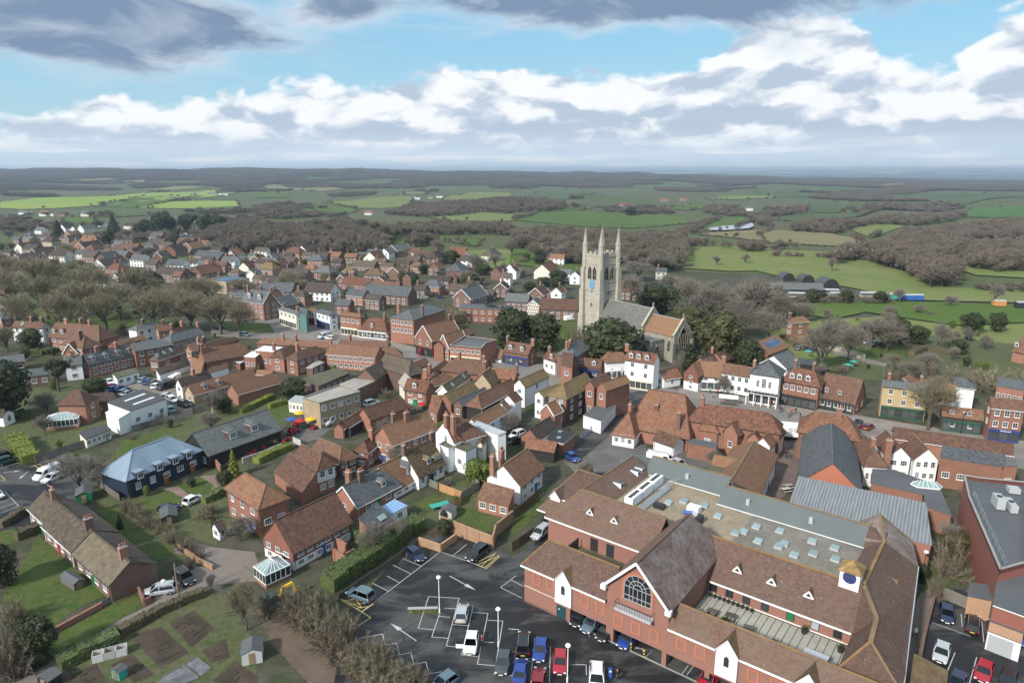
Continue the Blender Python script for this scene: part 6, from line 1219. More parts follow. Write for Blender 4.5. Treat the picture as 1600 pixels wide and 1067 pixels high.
# --- mesh builder
COL=scene.collection
class MB:
 def __init__(s): s.v=[];s.f=[];s.m=[];s.mats=[]
 def mi(s,m):
  if m not in s.mats: s.mats.append(m)
  return s.mats.index(m)
 def face(s,pts,m):
  i=len(s.v);s.v+= [tuple(p) for p in pts];s.f.append(tuple(range(i,i+len(pts))));s.m.append(s.mi(m))
 def box(s,c,d,m,rz=0.,top=None):
  ca,sa=math.cos(rz),math.sin(rz);x,y,z=d[0]/2,d[1]/2,d[2];P=[]
  for zz in (0,z):
   for a,b in ((-x,-y),(x,-y),(x,y),(-x,y)): P.append((c[0]+a*ca-b*sa,c[1]+a*sa+b*ca,c[2]+zz))
  i=len(s.v);s.v+=P
  for q in ((0,3,2,1),(4,5,6,7),(0,1,5,4),(1,2,6,5),(2,3,7,6),(3,0,4,7)):
   s.f.append(tuple(i+k for k in q));s.m.append(s.mi(top if (top and q[0]==4) else m))
 def beam(s,a,b,w,h,m):
  a=Vector(a);b=Vector(b);d=(b-a);l=d.length
  if l<1e-6: return
  d.normalize();sd=d.cross(Vector((0,0,1)));sd=Vector((1,0,0)) if sd.length<1e-4 else sd.normalized();up=sd.cross(d);i=len(s.v)
  for p in (a,b):
   for x,y in ((-w/2,-h/2),(w/2,-h/2),(w/2,h/2),(-w/2,h/2)): s.v.append(tuple(p+sd*x+up*y))
  for q in ((0,1,2,3),(7,6,5,4),(0,4,5,1),(1,5,6,2),(2,6,7,3),(3,7,4,0)): s.f.append(tuple(i+k for k in q));s.m.append(s.mi(m))
 def tube(s,a,b,r0,r1,m,n=6,cap=True):
  a=Vector(a);b=Vector(b);d=(b-a).normalized();u=d.orthogonal().normalized();w=d.cross(u);i=len(s.v)
  for p,r in ((a,r0),(b,r1)):
   for k in range(n):
    t=2*math.pi*k/n;s.v.append(tuple(p+u*(r*math.cos(t))+w*(r*math.sin(t))))
  k_=s.mi(m)
  for k in range(n): s.f.append((i+k,i+(k+1)%n,i+n+(k+1)%n,i+n+k));s.m.append(k_)
  if cap: s.f.append(tuple(i+n+k for k in range(n)));s.m.append(k_);s.f.append(tuple(i+n-1-k for k in range(n)));s.m.append(k_)
 def slab(s,top,th,m,mside=None):
  n=len(top);i=len(s.v);s.v+=[tuple(p) for p in top]+[(p[0],p[1],p[2]-th) for p in top]
  s.f.append(tuple(range(i,i+n)));s.m.append(s.mi(m));s.f.append(tuple(i+n+k for k in reversed(range(n))));s.m.append(s.mi(mside or m))
  for k in range(n): s.f.append((i+k,i+n+k,i+n+(k+1)%n,i+(k+1)%n));s.m.append(s.mi(mside or m))
 def mesh(s,name,uv=True,smooth=False):
  me=bpy.data.meshes.new(name);me.from_pydata(s.v,[],s.f)
  for m in s.mats: me.materials.append(MATS[m])
  me.polygons.foreach_set('material_index',s.m)
  if smooth: me.polygons.foreach_set('use_smooth',[True]*len(s.f))
  me.update()
  if uv:
   L=me.uv_layers.new(name='UVMap').data
   for p in me.polygons:
    n=p.normal
    if abs(n.z)>.999: u=Vector((1,0,0));v=Vector((0,1,0))
    else: u=Vector((0,0,1)).cross(n).normalized();v=n.cross(u)
    for li in p.loop_indices:
     c=me.vertices[me.loops[li].vertex_index].co;L[li].uv=(c.dot(u),c.dot(v))
  return me
 def obj(s,name,parent=None,uv=True,loc=None,smooth=False,**k):
  o=bpy.data.objects.new(name,s.mesh(name,uv,smooth));COL.objects.link(o)
  if parent: o.parent=parent
  if loc is not None: o.location=loc
  for a,b in k.items(): o[a]=b
  return o
USED=set()
def tag(o,label,cat,group=None):
 o['label']=label;o['category']=cat
 if group: o['group']=group
 return o
def empty(name,loc,label,cat,group=None,rz=0.):
 o=bpy.data.objects.new(name,None);COL.objects.link(o);o.location=loc;o.rotation_euler=(0,0,rz);o.empty_display_size=.2
 return tag(o,label,cat,group)
def inst(me,name,parent,loc,rz=0.,sc=(1,1,1),mats=None):
 o=bpy.data.objects.new(name,me);COL.objects.link(o);o.location=loc;o.rotation_euler=(0,0,rz);o.scale=sc
 if parent: o.parent=parent
 return o
def structure(o): o['kind']='structure';return o
# --- ground sheet, fields, paving
def vdist(x,y): return math.hypot(x,y)
def make_ground():
 az=[-180+6*i for i in range(20)]+[-60+.5*i for i in range(240)]+[60+6*i for i in range(20)]
 rr=[0,40,120,250,400,430]
 while rr[-1]<24000: rr.append(rr[-1]*1.045+4)
 b=MB();n=len(az);mi=[b.mi('townground'),b.mi('country')]
 for r in rr:
  for a in az:
   x,y=r*math.sin(R(a)),r*math.cos(R(a));b.v.append((x,y,terr(x,y) if abs(a)<=75 else terr(x,abs(y))*0 ))
 for i in range(len(rr)-1):
  for k in range(n):
   k2=(k+1)%n;b.f.append((i*n+k,(i+1)*n+k,(i+1)*n+k2,i*n+k2)[::-1]);b.m.append(mi[0] if rr[i+1]<=430 else mi[1])
 structure(b.obj('ground',uv=False,smooth=True))
make_ground()
def drape(name,poly,m,off0=.05,offk=.0005,flat=None):
 bm=bmesh.new();vs=[bm.verts.new((p[0],p[1],0)) for p in poly]
 try: f=bm.faces.new(vs)
 except ValueError: bm.free();return
 bmesh.ops.triangulate(bm,faces=bm.faces[:])
 if flat is None:
  for it in range(6):
   es=[e for e in bm.edges if e.calc_length()>max(14,.05*vdist(*(((e.verts[0].co+e.verts[1].co)/2)[:2])))]
   if not es or len(bm.verts)>6000: break
   bmesh.ops.subdivide_edges(bm,edges=es,cuts=1,use_grid_fill=False);bmesh.ops.triangulate(bm,faces=bm.faces[:])
 for v in bm.verts: v.co.z=flat if flat is not None else terr(v.co.x,v.co.y)+off0+offk*vdist(v.co.x,v.co.y)
 bmesh.ops.recalc_face_normals(bm,faces=bm.faces[:])
 if sum(f.normal.z for f in bm.faces)<0: bmesh.ops.reverse_faces(bm,faces=bm.faces[:])
 me=bpy.data.meshes.new(name);bm.to_mesh(me);bm.free();me.materials.append(MATS[m]);o=bpy.data.objects.new(name,me);COL.objects.link(o);structure(o);return o
fi=0
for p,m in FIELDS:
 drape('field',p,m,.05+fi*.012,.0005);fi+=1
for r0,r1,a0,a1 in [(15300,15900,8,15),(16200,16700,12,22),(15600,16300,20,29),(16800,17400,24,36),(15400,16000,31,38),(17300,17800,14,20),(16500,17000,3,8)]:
 drape('field',[(r0*math.sin(R(a0)),r0*math.cos(R(a0))),(r0*math.sin(R(a1)),r0*math.cos(R(a1))),(r1*math.sin(R(a1)),r1*math.cos(R(a1))),(r1*math.sin(R(a0)),r1*math.cos(R(a0)))],'sunlitdowns',1.,.001)  # pale patches on the far slopes, distant sunlight put into their colour
drape('lake',LAKE,'water',1.5,.0012);drape('pond',POND,'water',.6,.0007)
for i_,(name,m,l,p) in enumerate(POLYS): drape(name,p,m,flat=.005+.004*l+.00006*i_)
def strips(name,segs,m,z):
 b=MB()
 for x0,y0,x1,y1,w in segs:
  d=Vector((x1-x0,y1-y0,0));L=d.length;d/=L;s=Vector((-d.y,d.x,0))*w/2;a=Vector((x0,y0,z))-d*w/2;e=Vector((x1,y1,z))+d*w/2;b.face([a-s,e-s,e+s,a+s],m)
  z+=.00004
 structure(b.obj(name))
strips('painted_lines',[l[:5] for l in LINES if not l[5]],'paint',.032)
strips('yellow_hatching',[l[:5] for l in LINES if l[5]],'paintyellow',.038)
for a,c in ARROWS:
 a=Vector((a[0],a[1],.042));c=Vector((c[0],c[1],.042));d=(c-a);L=d.length;d/=L;s=Vector((-d.y,d.x,0));b=MB()
 h=a+d*(L*.62);b.face([a-s*.07,h-s*.07,h+s*.07,a+s*.07],'paint');b.face([h-s*.34,c,h+s*.34],'paint');structure(b.obj('painted_arrow'))
# --- windows, doors (shared meshes)
WINM={}
def win_mesh(style,combined):
 k=(style,combined)
 if k in WINM: return WINM[k]
 nx,nz={'sash':(2,2),'case':(3,2),'one':(1,1),'two':(2,1),'georg':(3,4)}[style]
 f=MB();t=.07;fm='trimwhite' if style!='one' else 'trimgrey'
 for x,w in ((-.5+t/2,t),(.5-t/2,t)): f.box((x,-.03,0),(w,.06,1),fm)
 for z in (0,1-t): f.box((0,-.03,z),(1-2*t,.06,t),fm)
 for i in range(1,nx): f.box((-.5+i/nx,-.022,t),(.035,.044,1-2*t),fm)
 for i in range(1,nz): f.box((0,-.02,i/nz-.016),(1-2*t,.04,.032),fm)
 f.box((0,-.05,-.06),(1.08,.1,.055),fm)
 g=f if combined else MB()
 g.face([(-.46,-.012,.05),(.46,-.012,.05),(.46,-.012,.95),(-.46,-.012,.95)],'glass')
 WINM[k]=(f.mesh('window_frame',False),None if combined else g.mesh('window_pane',False));return WINM[k]
WRNG=random.Random(11)
def window(parent,loc,rz,w,h,style,far,name='window',pm=None):
 fm,gm=win_mesh(style,far)
 o=inst(fm,name,parent,loc,rz,(w,1,h))
 if not far:
  g=inst(gm,'pane',o,(0,0,0))
  if pm or WRNG.random()<.22: g.material_slots[0].link='OBJECT';g.material_slots[0].material=MATS[pm or 'glasslight']
 return o
DOORM=None
def door(parent,loc,rz,m='trimwhite',w=.95,h=2.05):
 b=MB();b.box((0,-.03,0),(w,.06,h),m);b.box((0,-.06,h),(w+.3,.22,.1),'trimwhite');o=b.obj('door',parent,False,loc);o.rotation_euler=(0,0,rz)
 k=MB();k.box((w*.36,-.085,h*.47),(.05,.05,.12),'steel');k.obj('handle',o,False);return o
def poly_wall(b,pts,m): b.face(pts,m)
def chimney(parent,x,y,z0,h,rz,m,l=1.1,w=.75,pots=2):
 b=MB();b.box((0,0,0),(l,w,h+ (0)),m);b.box((0,0,h),(l+.16,w+.16,.16),m);b.box((0,0,h+.16),(l,w,.12),'leadflash')
 o=b.obj('chimney',parent,True,(x,y,z0));o.rotation_euler=(0,0,rz)
 if pots>1 and WRNG.random()<.4:
  q=MB();zt=h+1.9;q.tube((l*.4,0,h),(l*.4,0,zt),.025,.02,'steel',4);a=WRNG.uniform(0,3);q.beam((l*.4-.7*math.cos(a),-.7*math.sin(a),zt),(l*.4+.7*math.cos(a),.7*math.sin(a),zt),.03,.03,'steel')
  for k in range(5): u=-.6+k*.3;q.beam((l*.4+u*math.cos(a)-.25*math.sin(a),u*math.sin(a)+.25*math.cos(a),zt),(l*.4+u*math.cos(a)+.25*math.sin(a),u*math.sin(a)-.25*math.cos(a),zt),.02,.02,'steel')
  q.obj('aerial',o,False)
 for i in range(pots):
  p=MB();p.tube((0,0,0),(0,0,.55),.14,.11,'pot',7);p.obj('chimney_pot',o,False,((i-(pots-1)/2)*l/max(pots,1),0,h+.28))
FASC={'cream':'creampaint','white':'trimwhite','blue':'fasciablue','red':'redpaint','black':'trimblack','green':'fasciagreen','stone':'creampaint','whs':'fasciablue'}
def shopfront(root,p,rz,w,kind,n=None):
 m=FASC[kind];b=MB();b.box((0,-.16,2.35),(w,.3,.55),m);b.box((0,-.1,0),(w,.18,.35),m)
 n=n or max(2,round(w/1.7))
 for i in range(n+1): b.box((-w/2+.06+i*(w-.12)/n,-.12,.35),(.12,.2,2.0),m)
 o=b.obj('shopfront',root,False,p);o.rotation_euler=(0,0,rz)
 for i in range(n):
  g=MB();g.face([(-.5*(w-.12)/n+.06,-.03,.36),(.5*(w-.12)/n-.06,-.03,.36),(.5*(w-.12)/n-.06,-.03,2.34),(-.5*(w-.12)/n+.06,-.03,2.34)],'shopglass');g.obj('shop_window',o,False,(-w/2+.06+(i+.5)*(w-.12)/n,0,0))
 return o
def lettering(txt,parent,loc,size,m,rot=(R(90),0,0),name='lettering',ex=.01):
 c=bpy.data.curves.new(name,'FONT');c.body=txt;c.size=size;c.align_x='CENTER';c.align_y='CENTER';c.extrude=ex;c.materials.append(MATS[m])
 o=bpy.data.objects.new(name,c);COL.objects.link(o);me=bpy.data.meshes.new_from_object(o.evaluated_get(bpy.context.evaluated_depsgraph_get()));bpy.data.objects.remove(o);o=bpy.data.objects.new(name,me);COL.objects.link(o);o.parent=parent;o.location=loc;o.rotation_euler=rot;return o
def rooflight(parent,loc,slope,rz,w=.8,l=1.1):
 b=MB();b.box((0,0,0),(w+.12,l+.12,.07),'trimgrey');o=b.obj('rooflight',parent,False,loc);o.rotation_euler=(slope,0,rz)
 g=MB();g.face([(-w/2,-l/2,.08),(w/2,-l/2,.08),(w/2,l/2,.08),(-w/2,l/2,.08)],'roofglass');g.obj('pane',o,False)
def houseH(d,root,far,rng):
 ax,ay=d['a'];bx,by=d['b'];ze,zr=d['ze'],d['zr'];w=abs(d['w']);z0=d.get('z0',0.)
 hip=d.get('hip','');ov=d.get('ov',.35);hl=d.get('hipl') or w*.95
 X=Vector((bx-ax,by-ay,0));L=X.length
 X=X/L if L>.01 else Vector((1,0,0));Y=Vector((-X.y,X.x,0))
 if d['w']<0: Y=-Y
 O=Vector(((ax+bx)/2,(ay+by)/2,0))-root.location;O.z=0
 flipped=X.cross(Y).z<0
 def P(x,y,z): return O+X*x+Y*y+Vector((0,0,z))
 wallm=WALLMAT.get(d.get('wall','brick'),d.get('wall','brick'));roof=d.get('roof','tile')
 xa=-L/2-(hl if 'a' in hip else 0);xb=L/2+(hl if 'b' in hip else 0)
 wa=xa+(ov if 'a' in hip else .22);wb=xb-(ov if 'b' in hip else .22);wy=w-ov
 tp=(zr-ze)/w;zt=ze+tp*ov-.14;zap=zr-.14
 up=d.get('up');zu=d.get('zu',2.6)
 wallb=MB();upb=MB() if up else None
 def walls(b,z0,z1,m,e,gables):
  q=[(wa-e,-wy-e),(wb+e,-wy-e),(wb+e,wy+e),(wa-e,wy+e)]
  for i in range(4):
   (x0,y0),(x1,y1)=q[i],q[(i+1)%4];end={1:'b',3:'a'}.get(i)
   pts=[P(x0,y0,z0),P(x1,y1,z0),P(x1,y1,z1),P(x0,y0,z1)]
   if gables and end and end not in hip: pts=[pts[0],pts[1],P(x1,y1,z1),P(x1,0,zap),P(x0,y0,z1)]
   if flipped: pts=pts[::-1]
   b.face(pts,d.get('sidem',{}).get(('f','b','n','a')[i],m))
 if up:
  walls(wallb,z0,zu,wallm,0,False);walls(upb,zu-.02,zt,WALLMAT.get(up,up),.05,True)
  upb.face([P(wa-.05,-wy-.05,zu-.02),P(wb+.05,-wy-.05,zu-.02),P(wb+.05,wy+.05,zu-.02),P(wa-.05,wy+.05,zu-.02)],WALLMAT.get(up,up))
 else: walls(wallb,z0,zt,wallm,0,True)
 wallb.obj('wall',root)
 if up: upb.obj('upper_wall',root)
 rb=MB();n=max(1,int((xb-xa)/3.)) if not far else 1
 A0,B0=P(-L/2,0,zr),P(L/2,0,zr)
 def slab(pts):
  if flipped: pts=pts[::-1]
  rb.slab(pts,.12,roof)
 for s in (1,-1):
  pts=[P(xa,s*w,ze),P(xb,s*w,ze),P(L/2,0,zr),P(-L/2,0,zr)]
  if s<0: pts=pts[::-1]
  slab(pts if L>.3 else pts[:3])
 if 'a' in hip: slab([P(xa,w,ze),P(-L/2,0,zr),P(xa,-w,ze)])
 if 'b' in hip: slab([P(xb,-w,ze),P(L/2,0,zr),P(xb,w,ze)])
 rb.obj('roof',root)
 if not far or zr>8:
  rc=MB();cm='lichen' if roof in('mtile','tile','moss') and rng.random()<.45 else roof
  if roof in ('zinc',): cm='zinc'
  rc.beam(P(-L/2-.02,0,zr+.03),P(L/2+.02,0,zr+.03),.26,.1,cm)
  for e,x,xx in (('a',-L/2,xa),('b',L/2,xb)):
   if e in hip:
    for s in (1,-1): rc.beam(P(x,0,zr+.03),P(xx,s*w,ze+.03),.2,.08,cm)
  rc.obj('ridge_tiles',root)
 tr=d.get('trim')
 g=MB();gm='trimwhite' if (tr or rng.random()<.35) else 'gutter'
 g.beam(P(xa,w+.03,ze-.1),P(xb,w+.03,ze-.1),.1,.11,gm)
 if not far:
  for x in (wa+.3,wb-.3): g.beam(P(x,wy+.06,ze-.1),P(x,wy+.06,.1),.07,.07,gm)
 g.obj('gutter',root);g=MB();g.beam(P(xa,-w-.03,ze-.1),P(xb,-w-.03,ze-.1),.1,.11,gm);g.obj('gutter',root)
 if tr:
  t=MB()
  for e,x in (('a',xa-.03),('b',xb+.03)):
   if e not in hip:
    for s in (1,-1): t.beam(P(x,s*(w+.05),ze-.12),P(x,0,zr-.04),.08,.24,'trimwhite')
  t.obj('bargeboard',root)
 cx=Vector((0,0,0))
 yang=math.atan2(Y.y,Y.x);wang=root.location
 def facing(nv,c): return nv.dot(Vector((0,0,60))-(wang+c))>0
 fx=math.atan2(X.y,X.x)
 sides={'n':(Y,P((wa+wb)/2,wy,0),wb-wa),'f':(-Y,P((wa+wb)/2,-wy,0),wb-wa),'a':(-X,P(wa,0,0),2*wy),'b':(X,P(wb,0,0),2*wy)}
 W=d.get('win');dist=math.hypot(*(root.location[:2]))
 sidesel=W if isinstance(W,dict) else None
 h_store=2.35;rows0=max(1,round((zt-z0+.2)/2.45))
 shop=d.get('shop')
 if W!=0:
  for k,(nv,c,wl) in sides.items():
   if not facing(nv,c): continue
   if sidesel is not None and k in sidesel:
    if sidesel[k]==0: continue
    cols,rows=sidesel[k]
   else:
    if sidesel is not None and not(k in 'ab' or k=='f'): continue
    cols,rows=(max(1,round(wl/3.)),rows0) if k in 'nf' else (1 if wl<6 else 2,rows0)
    if k in 'ab' and rng.random()<.35: continue
   rz=math.atan2(nv.y,nv.x)+math.pi/2
   tdir=Vector((-nv.y,nv.x,0))
   hz=(zt-z0-.25)/rows;base=z0
   if shop and k==('n' if (sidesel is None or 'n' in (sidesel or {})) else 'a') and rows>1: base=z0+0
   e=.055 if up else .004
   for r in range(rows):
    if shop and r==0 and rows>1 and k in ('n','a'): continue
    for q in range(cols):
     ww=min(1.05,wl/cols*.55);hh=min(1.35,hz*.56)
     st='sash' if d.get('cat','house') in('bank','shop','inn') or rng.random()<.4 else 'case'
     if st=='case': ww=min(1.35,wl/cols*.6);hh=min(1.1,hz*.5)
     if dist>230: ww*=1.1;hh*=1.1
     pz=base+r*hz+hz*.36;pp=c+tdir*((q+.5)/cols-.5)*wl*.92+nv*e
     ee=nv*(0.05 if (up and pz>zu-.3) else 0)
     window(root,(pp.x+ee.x,pp.y+ee.y,pz),rz,ww,hh,st,far)
   if d.get('door',True) and k in('n','a') and not far and not shop and wl>5 and dist<190:
    pp=c+tdir*(wl*(.18 if cols%2 else .0))+nv*.01
    if cols%2==0 or wl>7: door(root,(pp.x,pp.y,z0),rz,rng.choice(['trimwhite','trimblack','doorwood','bluepaint','greenpaint','redpaint']))
 if shop:
  k='n' if not(sidesel and 'a' in sidesel and 'n' not in sidesel) else 'a'
  nv,c,wl=sides[k];rz=math.atan2(nv.y,nv.x)+math.pi/2
  s=shopfront(root,tuple(c+nv*.02),rz,wl*.96,shop)
  if shop=='whs': lettering('WHSmith',s,(.2,-.33,2.62),.55,'trimwhite')
 for q in d.get('ch',[]):
  t,off=q[0],q[1];x=-L/2+t*L;hx=q[2] if len(q)>2 else None;zz=zr-abs(off)*(zr-ze)
  p=P(x,off*w,0);hh=(zr-zz)+1.5 if hx is None else hx
  chimney(root,p.x,p.y,zz-.5,hh+.4,fx+(math.pi/2 if rng.random()<.5 else 0),'dbrick' if rng.random()<.4 else 'brick',1.15 if rng.random()<.6 else .8,.7,rng.choice([2,2,3,4]) if not far else 1)
 for q in d.get('sky',[]):
  t,s=q;x=xa+t*(xb-xa);p=P(x,w*s,ze+(zr-ze)*(1-s)+.03);rooflight(root,tuple(p),math.atan2(zr-ze,w),math.atan2(Y.y,Y.x)+math.pi/2 ,.8,1.2)
 for t,kind in d.get('dm',[]):
  dw,dh={'g':(1.25,1.25),'g2':(.9,.9),'w':(2.0,1.7),'w2':(1.15,1.0)}[kind]
  s0=.72 if kind!='w' else .68
  x=xa+.6+t*(xb-xa-1.2) if kind!='g' else -L/2+t*L
  yf=w*s0;zf=ze+(zr-ze)*(1-s0)
  p=P(x,yf,0);b=MB();rise=.5*dw*.75
  def Q(a,yy,z): return P(x+a,yy,z)-Vector((p.x,p.y,0))
  zt_=zf+dh;yb=max(.0,w*(1-(zt_-ze)/(zr-ze)));yb2=max(0,w*(1-min(1,(zt_+rise-ze)/(zr-ze))))
  cm={'w':'slate','w2':wallm}.get(kind,roof);fm_='white' if kind in('g','w','g2') else 'brick'
  h=dw/2
  fr=[Q(-h,yf,zf-.05),Q(h,yf,zf-.05),Q(h,yf,zt_),Q(0,yf,zt_+rise),Q(-h,yf,zt_)]
  b.face(fr if not flipped else fr[::-1],fm_);b.face(fr[::-1] if not flipped else fr,fm_)
  for s in (-h,h):
   fc=[Q(s,yf,zf-.05),Q(s,yf,zt_),Q(s,yb,zt_)];b.face(fc,'hung' if kind!='w' else 'rbrick');b.face(fc[::-1],'hung' if kind!='w' else 'rbrick')
  for s in (-1,1):
   q4=[Q(s*(h+.12),yf+.15,zt_-.09),Q(s*(h+.12),yb-.05,zt_-.09),Q(0,yb2-.02,zt_+rise),Q(0,yf+.15,zt_+rise)]
   nn=(q4[1]-q4[0]).cross(q4[2]-q4[0])
   b.slab(q4 if nn.z>0 else q4[::-1],.07,roof if kind not in('w',) else 'slate','trimwhite')
  o=b.obj('dormer',root,True,(p.x,p.y,0))
  rz=math.atan2(Y.y,Y.x)+math.pi/2
  window(o,tuple(Q(0,yf+.01,zf+.15)),rz,dw*.74,dh*.72,'case' if kind in('w',) else 'two',True)
def houseF(d,root,far,rng):
 V=[Vector(v)-root.location for v in d['v']]
 for v,q in zip(V,d['v']): v.z=q[2]
 ar=sum(V[i].x*V[(i+1)%len(V)].y-V[(i+1)%len(V)].x*V[i].y for i in range(len(V)))
 rev=ar<0;n=len(V);z0=d.get('z0',0.);wm=WALLMAT.get(d.get('wall','brick'),d.get('wall','brick'))
 b=MB()
 for i in range(n):
  a,c=V[i],V[(i+1)%n];pts=[Vector((a.x,a.y,z0)),Vector((c.x,c.y,z0)),c-Vector((0,0,.06)),a-Vector((0,0,.06))]
  b.face(pts[::-1] if rev else pts,wm)
 b.obj('wall',root)
 par=d.get('par',0.);top=[v.copy() for v in V]
 if rev: top=top[::-1]
 r=MB();cen=sum(top,Vector())/n
 ovr=[v+(v-cen).normalized()*(.0 if par else .18)+Vector((0,0,-par if par else 0)) for v in top]
 r.slab(ovr,.14,d.get('roof','felt'),'trimwhite' if (rng.random()<.5 and not par and d.get('roof','felt') in('felt','pale','moss','whiteroof','black')) else None);r.obj('roof',root)
 if par:
  p=MB()
  for i in range(n): p.beam(top[i],top[(i+1)%n],.3,.14,'concrete')
  for i in range(n):
   a,c=top[i],top[(i+1)%n];p.face([a-Vector((0,0,par)),a,c,c-Vector((0,0,par))],wm);
  p.obj('parapet',root)
 W=d.get('win') or {}
 for k,(cols,rows) in W.items():
  a,c=V[k],V[(k+1)%n];t=(c-a);t.z=0;wl=t.length;t/=wl;nv=Vector((t.y,-t.x,0))
  if rev: nv=-nv
  zt=min(a.z,c.z);hz=(zt-z0-.2)/rows;rz=math.atan2(nv.y,nv.x)+math.pi/2
  for r_ in range(rows):
   if d.get('shop') and r_==0 and rows>1: continue
   for q in range(cols):
    pp=a+t*wl*((q+.5)/cols)+nv*.005
    window(root,(pp.x,pp.y,z0+r_*hz+hz*.36),rz,min(1.3,wl/cols*.6),min(1.2,hz*.5),'sash' if d.get('shop') else 'case',far)
  if d.get('shop'):
   pp=(a+c)/2+nv*.02;shopfront(root,(pp.x,pp.y,0),rz,wl*.96,d['shop'])
 for q in d.get('sky',[]):
  u,v=q;a,c,e=V[0],V[1],V[-1];p=a+(c-a)*u+(e-a)*v;t=(c-a).normalized();nn=t.cross(e-a).normalized()
  if nn.z<0: nn=-nn
  s_=nn.cross(t);M=Matrix((t,s_,nn)).transposed().to_4x4();bx=MB();bx.box((0,0,0),(.8,1.0,.08),'trimgrey');o=bx.obj('rooflight',root,False);o.matrix_local=Matrix.Translation(p+nn*.02)@M
  g=MB();g.face([(-.34,-.44,.085),(.34,-.44,.085),(.34,.44,.085),(-.34,.44,.085)],'roofglass');g.obj('pane',o,False)
LABELLED=[]
hr=random.Random(3);root=None;nH=0
for d in HOUSES:
 if not d.get('add') or root is None:
  if d['k']=='H': c=((d['a'][0]+d['b'][0])/2,(d['a'][1]+d['b'][1])/2)
  else: c=(sum(v[0] for v in d['v'])/len(d['v']),sum(v[1] for v in d['v'])/len(d['v']))
  root=empty(d.get('name','house'),(c[0],c[1],0),d['lab'],d.get('cat','house'),d.get('grp'))
 far=math.hypot(*root.location[:2])>178
 (houseH if d['k']=='H' else houseF)(d,root,far,hr)
# --- far houses
LANDMARKS=[]   # (x,y,phrase)
AUTO=[]        # (object, base label, x, y)
RW={'tile':'brown tiled','otile':'orange tiled','dtile':'dark tiled','slate':'grey slated','mtile':'tan roofed','solar':'solar panelled','felt':'flat roofed'}
for x,y,L,roof,wall,f in FAR:
 hip,f=f//2,f%2
 r=vdist(x,y);g=terr(x,y);rng=random.Random(int(x*7+y*3))
 ang=R(rng.choice([-18,-24,-12])+(90 if f else 0)+rng.uniform(-6,6))
 if f: L0=max(7,L*1.3);w=max(2.6,min(5,L/2))
 else: L0=L;w=max(2.8,min(4.6,L*.33))
 o=empty('house',(x,y,g-.3),'', 'house','houses beyond the high street' if r<700 else 'houses out in the fields')
 two=rng.random()<.8;ze=4.5 if two else 2.6;wall=rng.choice(['dbrick','brick','hung','dbrick']) if wall=='brick' else wall;roof=rng.choice(['tile','dtile','dtile']) if roof=='tile' else roof
 cx,sy=math.cos(ang)*L0/2,math.sin(ang)*L0/2
 hp='ab' if hip else ''
 if hip: cx*=.35;sy*=.35
 if roof=='felt':
  c,s=math.cos(ang),math.sin(ang);q=[(-L0/2,-w),(L0/2,-w),(L0/2,w),(-L0/2,w)]
  d=dict(k='F',v=[(x+a*c-b*s,y+a*s+b*c,6.) for a,b in q],wall=wall,roof='felt',win={0:(max(2,int(L0/3)),2)})
  houseF(d,o,True,rng)
 else:
  d=dict(k='H',a=(x-cx,y-sy),b=(x+cx,y+sy),w=-w,zr=ze+w*.85,ze=ze,hip=hp,wall=wall,roof='slate' if roof=='solar' else roof,ch=[(.2 if not f else .7,0)] if rng.random()<.7 else [],trim='white' if f and rng.random()<.6 else None)
  if hip: d['hipl']=w*.9
  if wall=='timber': d['wall']='timber'
  houseH(d,o,True,rng)
  if roof=='solar':
   p=MB()
   for i in range(2):
    for k in range(5): p.box((-3+k*1.5,0,0+i*1.2),(1.4,.05,1.1),'solarpanel')
   q=p.obj('solar_panel',o,False,(0,-w*.5,ze+w*.3));q.rotation_euler=(R(-50),0,ang)
 AUTO.append((o,('long ' if L0>20 else 'small ' if L0<8 else '')+RW[roof]+' '+('half timbered' if wall=='timber' else wall)+' house'+(' with its gable to view' if f else ''),x,y))
